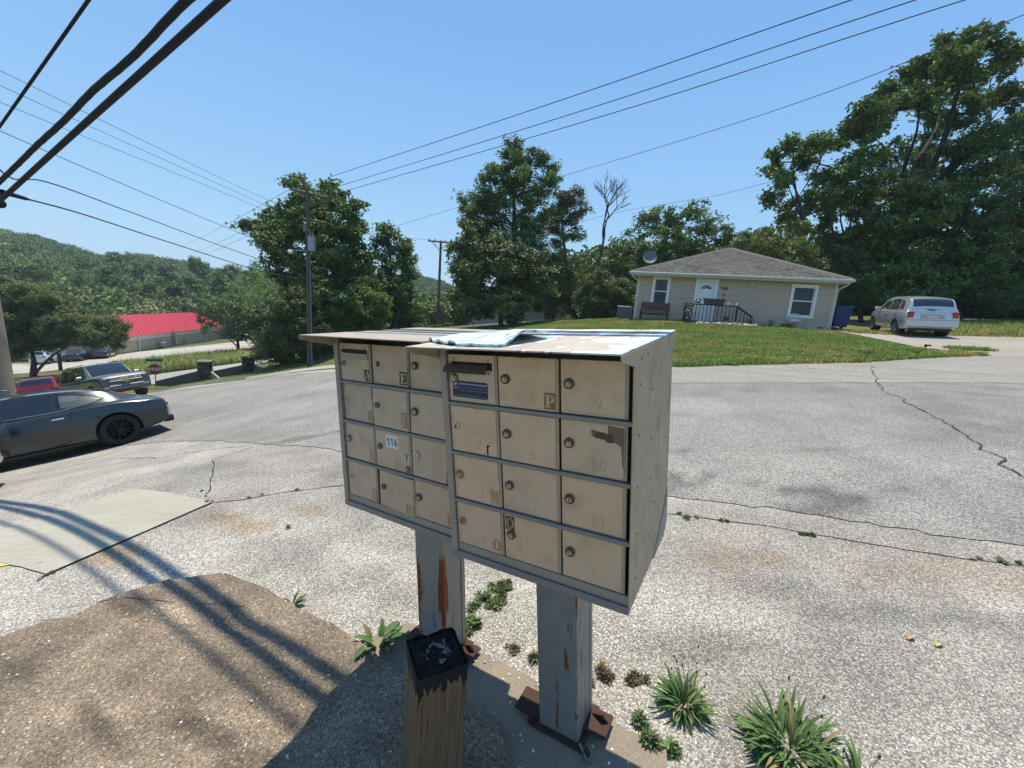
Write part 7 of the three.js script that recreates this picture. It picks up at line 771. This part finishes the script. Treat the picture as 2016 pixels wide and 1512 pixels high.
// ---------------------------------------------------------------- poles and wires
const woodM = M([.11, .085, .062], .95), armM = M([.10, .085, .07], .95), canM = M([.33, .35, .36], .5, { metalness: .3 }), wireM = M([.03, .03, .034], .7), cableM = M([.006, .006, .007], .8), porcelain = M([.2, .19, .18], .4);
function pole(name, label, base, top, r, mat = woodM) { const t = thing(name, label, 'utility pole', base), d = V(...top).sub(V(...base)); part('shaft', taper([V(0, -.3, 0), d.clone().multiplyScalar(.5), d], r, r * .7, 14, 10), mat, t); return { t, d }; }
{
  const { t, d } = pole('utility_pole', 'tall wooden pole with crossarms and transformer in front of the broad tree', zAt.poleA.base, zAt.poleA.top, .14);
  const rel = (p) => V(...p).sub(V(...zAt.poleA.base)).toArray(), A = zAt.poleA; part('crossarm', beam(rel(A.arm1[0]), rel(A.arm1[1]), .12, .1), armM, t); part('crossarm', beam(rel(A.arm2[0]), rel(A.arm2[1]), .11, .09), armM, t);
  for (const [a, b, f] of [[A.arm1[0], A.arm1[1], .08], [A.arm1[0], A.arm1[1], .92], [A.arm1[0], A.arm1[1], .6]]) { const p = V(...rel(a)).lerp(V(...rel(b)), f); part('insulator', cyl(.05, .035, .16, 10).translate(p.x, p.y + .13, p.z), porcelain, t); }
  const mid = V(...rel(A.arm1[0])).lerp(V(...rel(A.arm1[1])), .5); part('brace', merge([.2, .8].map((f) => { const p = V(...rel(A.arm1[0])).lerp(V(...rel(A.arm1[1])), f); return beam(p.toArray(), [mid.x, mid.y - .75, mid.z], .04, .02); })), armM, t);
  const c = rel(A.can); part('transformer', merge([cyl(.2, .2, .72, 18).translate(c[0] + .16, c[1], c[2] + .22), cyl(.21, .19, .06, 18).translate(c[0] + .16, c[1] + .39, c[2] + .22), cyl(.04, .03, .2, 8).translate(c[0] + .08, c[1] + .5, c[2] + .22), cyl(.04, .03, .2, 8).translate(c[0] + .24, c[1] + .5, c[2] + .22)]), canM, t); part('cutout', merge([box(.1, .35, .1, c[0] - .35, c[1] + .9, c[2]), beam([c[0] - .35, c[1] + .85, c[2]], [c[0], c[1] + .8, c[2]], .04)]), porcelain, t);
  const l = rel(A.lamp); part('lamp_arm', rod([d.x * .62, l[1] + .05, d.z * .62], [l[0], l[1] + .05, l[2]], .025), canM, t); part('lamp_head', merge([cyl(.2, .1, .16, 16).translate(l[0], l[1], l[2]), cyl(.12, .16, .1, 16).translate(l[0], l[1] - .12, l[2])]), M([.55, .55, .52], .5), t); part('conduit', rod([.17, 0, .08], [d.x * .55 + .15, d.y * .55, d.z * .55 + .1], .03), M([.2, .2, .2], .6), t); part('conduit_coil', new THREE.TorusGeometry(.22, .012, 6, 20).translate(.05, 1.3, .2), cableM, t);
}
{ const { t } = pole('utility_pole', 'distant wooden pole with one braced crossarm left of the spreading tree', zAt.poleB.base, zAt.poleB.top, .17); const rel = (p) => V(...p).sub(V(...zAt.poleB.base)).toArray(), a = rel(zAt.poleB.arm[0]), b = rel(zAt.poleB.arm[1]); part('crossarm', beam(a, b, .14, .12), armM, t); const m = V(...a).lerp(V(...b), .5); part('brace', merge([.15, .85].map((f) => beam(V(...a).lerp(V(...b), f).toArray(), [m.x, m.y - .9, m.z], .08, .05))), armM, t); for (const f of [.05, .3, .7, .95]) { const p = V(...a).lerp(V(...b), f); part('insulator', cyl(.06, .045, .22, 8).translate(p.x, p.y + .18, p.z), porcelain, t); } }
{ const { t } = pole('utility_pole', 'thick weathered pole cut off by the left edge of the picture', zAt.poleC.base, zAt.poleC.top, .26, M([.2, .165, .125], .95)); part('cable_guard', beam([.2, 0, .14], [.16, 1.0, .1], .14, .1), M([.16, .16, .165], .7), t); }
WIRES.forEach(([label, r, pts, twist]) => {
  const c = new THREE.CatmullRomCurve3(pts.map((p) => V(...p))), n = Math.max(24, pts.length * 12); let g;
  if (twist) { const P = c.getPoints(160).map((p, i) => p.add(V(Math.sin(i * .31) * r * .35, Math.cos(i * .27) * r * .35, 0))); const cc = new THREE.CatmullRomCurve3(P); const parts = [new THREE.TubeGeometry(cc, 260, r, 8)]; for (const ph of [0, 2.1, 4.2]) { const q = P.map((p, i) => p.clone().add(V(Math.sin(i * .5 + ph) * r * .6, Math.cos(i * .5 + ph) * r * .6, 0))); parts.push(new THREE.TubeGeometry(new THREE.CatmullRomCurve3(q), 320, r * .6, 6)); } g = merge(parts); } else g = new THREE.TubeGeometry(c, n, r, r > .03 ? 8 : 5);
  solo(r > .0175 ? 'overhead_cable' : 'power_line', g, r > .0175 ? cableM : wireM, label, 'wire');
});
{ const s = zAt.clamp, t = thing('cable_clamp', 'black cable clamp sleeve hanging at the left edge of the picture', 'clamp', s.a); const d = V(...s.b).sub(V(...s.a)); part('sleeve', taper([V(0, 0, 0), d.clone().multiplyScalar(.5), d], .05, .035, 10, 6), cableM, t); part('tail', taper([d, d.clone().multiplyScalar(1.25)], .03, .012, 8, 4), cableM, t); part('weight', new THREE.SphereGeometry(.085, 14, 12).translate(-.06, -.22, 0), cableM, t); part('strap', rod([0, 0, 0], [-.05, -.18, 0], .018), cableM, t); }
// ---------------------------------------------------------------- street furniture and the valley
{
  const [x, z] = zAt.stop.at, y = H(x, z), t = thing('stop_sign', 'red octagonal stop sign on a steel post by the street corner', 'sign', [x, y, z], zAt.stop.yaw), cy = zAt.stop.cy - y; const oct = (r) => { const s = new THREE.Shape(); for (let k = 0; k < 8; k++) { const a = Math.PI / 8 + k * Math.PI / 4; k ? s.lineTo(Math.cos(a) * r, Math.sin(a) * r) : s.moveTo(Math.cos(a) * r, Math.sin(a) * r); } return s; };
  part('plate', new THREE.ExtrudeGeometry(oct(.375), { depth: .004, bevelEnabled: false }).translate(0, cy, .03), M([.7, .7, .7], .5), t); part('face', new THREE.ExtrudeGeometry(oct(.358), { depth: .006, bevelEnabled: false }).translate(0, cy, .035), M([.36, .02, .025], .45), t); const tg = new TextGeometry('STOP', { font, size: .2, depth: .003, curveSegments: 5 }); tg.computeBoundingBox(); const bb = tg.boundingBox; tg.translate(-(bb.max.x + bb.min.x) / 2, cy - .1, .046).scale(.92, 1, 1); part('lettering', tg, M([.78, .78, .78], .5), t); part('post', span(-.03, .03, -.4, cy + .55, -.02, .025), M([.4, .41, .4], .5, { metalness: .5 }), t); part('street_blade', span(-.42, .42, cy + .5, cy + .66, 0, .012), M([.02, .1, .05], .5), t);
}
for (const [i, p] of zAt.pillars.entries()) { // fieldstone gate pillars with raking wing walls
  const y = H(p[0], p[1]), t = thing('stone_pillar', i ? 'farther fieldstone pillar with pale sloping wing wall' : 'nearer fieldstone pillar with sloping wing wall', 'pillar', [p[0], y - .3, p[1]], p[2]), st = [[.1, .085, .065], [.07, .06, .05], [.13, .11, .085], [.085, .075, .062]].map((c) => M(c, .95)), h = p[3]; reseed(90 + i); part('core', span(-.27, .27, 0, h + .28, -.27, .27), M([.06, .055, .05], .95), t);
  const rows = 9; for (const s of [0, 1, 2, 3]) for (let r = 0; r < rows; r++) { let x = -.33; while (x < .3) { const w = Math.min(R(.15, .36), .33 - x), hh = (h + .28) / rows; if (w > .06) { const m = part('stone', rbox(w - .02, hh - .02, .1, 0, 0, 0, .025, 1), st[Math.floor(rnd() * 4)], t); m.position.set(x + w / 2, hh * (r + .5), .28 + R(-.015, .025)); const g = V(m.position.x, m.position.y, m.position.z).applyAxisAngle(V(0, 1, 0), s * Math.PI / 2); m.position.copy(g); m.rotation.y = s * Math.PI / 2; } x += w; } }
  part('capstone', rbox(.8, .12, .8, 0, h + .35, 0, .03), M([.16, .14, .115], .9), t);
  const wg = (s, len, m, lb) => { const sh = new THREE.Shape([[.3, 0], [.3 + len, 0], [.3 + len, .3], [.3, h * .8]].map(([a, b]) => new THREE.Vector2(a, b))); const g = new THREE.ExtrudeGeometry(sh, { depth: .3, bevelEnabled: false }).translate(0, 0, -.15); if (s < 0) g.rotateY(Math.PI); part('wing_wall', g, m, t, lb); }; wg(-1, 2.3, M([.12, .11, .095], .95), 'dark sloping stone wing wall'); wg(1, i ? 1.7 : .7, M([.34, .31, .27], .9), 'pale sloping wing wall');
}
{ // long shop building with a red metal roof
  const a = V(-58.5, 0, -57), b = V(-68.5, 0, -128), L = a.distanceTo(b), yaw = Math.atan2(-(b.z - a.z), b.x - a.x), t = thing('red_roofed_building', 'long tan building with bright red metal roof across the valley', 'building', [a.x, -10.9, a.z], yaw); // local x runs along the front, +z faces the street
  const wallM = M([.42, .36, .27], .85), wht = M([.6, .6, .58], .7), red = M([.52, .035, .065], .5), hgt = 3.6, dep = 13;
  part('wall', merge([span(0, L, -.5, hgt - .7, -dep, 0)]), wallM, t); part('fascia', span(-.1, L + .1, hgt - .7, hgt, -dep - .1, .12), wht, t);
  const rise = 2.5, s = new THREE.Shape([[.4, hgt], [-dep - .4, hgt], [-dep / 2, hgt + rise]].map(([z, y]) => new THREE.Vector2(-z, y))), roof = part('roof', new THREE.ExtrudeGeometry(s, { depth: L + .8, bevelEnabled: false }).rotateY(Math.PI / 2).translate(-.4, 0, 0), red, t);
  for (let k = 0; k < 74; k++) { const x = -.2 + k * (L / 74); const m = part('roof_rib', beam([0, hgt + .03, .4], [0, hgt + rise + .02, -dep / 2], .2, .2), red, roof); m.position.x = x; }
  for (const x of [9, 18, 27, 36, 45]) part('downspout', span(x, x + .14, 0, hgt, .12, .24), wht, t); for (let k = 0; k < 14; k++) part('wall_joint', span(k * 4 + 1, k * 4 + 1.06, -.4, hgt - .7, 0, .012), M([.12, .1, .08], .9), t); part('door', span(20, 21.1, -.3, 1.9, 0, .06), M([.24, .21, .17], .7), t); part('vent_unit', merge([rbox(1.1, .8, .6, 14, 1.7, .4, .05), beam([13.6, -.4, .4], [13.6, 1.4, .4], .06), beam([14.4, -.4, .4], [14.4, 1.4, .4], .06)]), M([.3, .29, .27], .6), t); part('ladder', merge([span(17, 17.06, .2, hgt + .4, .14, .2), span(17.5, 17.56, .2, hgt + .4, .14, .2), ...[0, 1, 2, 3, 4, 5, 6, 7, 8].map((k) => span(17.06, 17.5, .5 + k * .4, .55 + k * .4, .14, .18))]), M([.12, .1, .09], .7), t); part('meter_box', span(18.6, 19, .8, 1.4, 0, .16), M([.2, .17, .14], .7), t);
}
{ // railway below the bank
  const rail = [[-60, -34], [-48, -38], [-42, -42], [-36, -50], [-28, -62], [-24, -70]]; for (const o of [-.72, .72]) { const c = new THREE.CatmullRomCurve3(rail.map(([x, z]) => V(x + o * .6, H(x, z) + .14, z + o * .5))); struct('railway_rail', new THREE.TubeGeometry(c, 60, .07, 5), M([.08, .055, .045], .6)); }
}
{ const [x, z] = [-50.5, -45.8], t = thing('post_sign', 'small white-topped post standing in the far lot', 'sign', [x, H(x, z), z], 1.2); part('post', span(-.13, .13, 0, 1.9, -.13, .13), M([.03, .03, .035], .7), t); part('panel', span(-.55, .55, 1.9, 2.4, -.12, .12), M([.62, .62, .6], .6), t); }
{ // small garden lamp and a low shrub at the end of the lawn
  const t = thing('garden_light', 'small black path light at the end of the lawn', 'light', on(11.9, -12.35)); part('stake', rod([0, -.1, 0], [0, .22, 0], .01), blackM, t); part('hood', merge([box(.14, .045, .07, .05, .23, 0), box(.035, .06, .05, 0, .2, 0)]), blackM, t);
  lowWeed([[11.1, -12.2, .25, 90], [11.4, -12.0, .2, 60]], 'bright yellow-green weed at the right end of the lawn', [.17, .25, .03], 5); lowWeed([[9.9, -11.9, .2, 60]], 'grey-green leafy weed on the lawn bank', [.09, .13, .05], 5); lowWeed([[5.9, -10.7, .12, 40]], 'small leafy weed at the road edge of the lawn', [.12, .2, .03], 3.5);
}
// everything is in place
renderer.render(scene, camera);
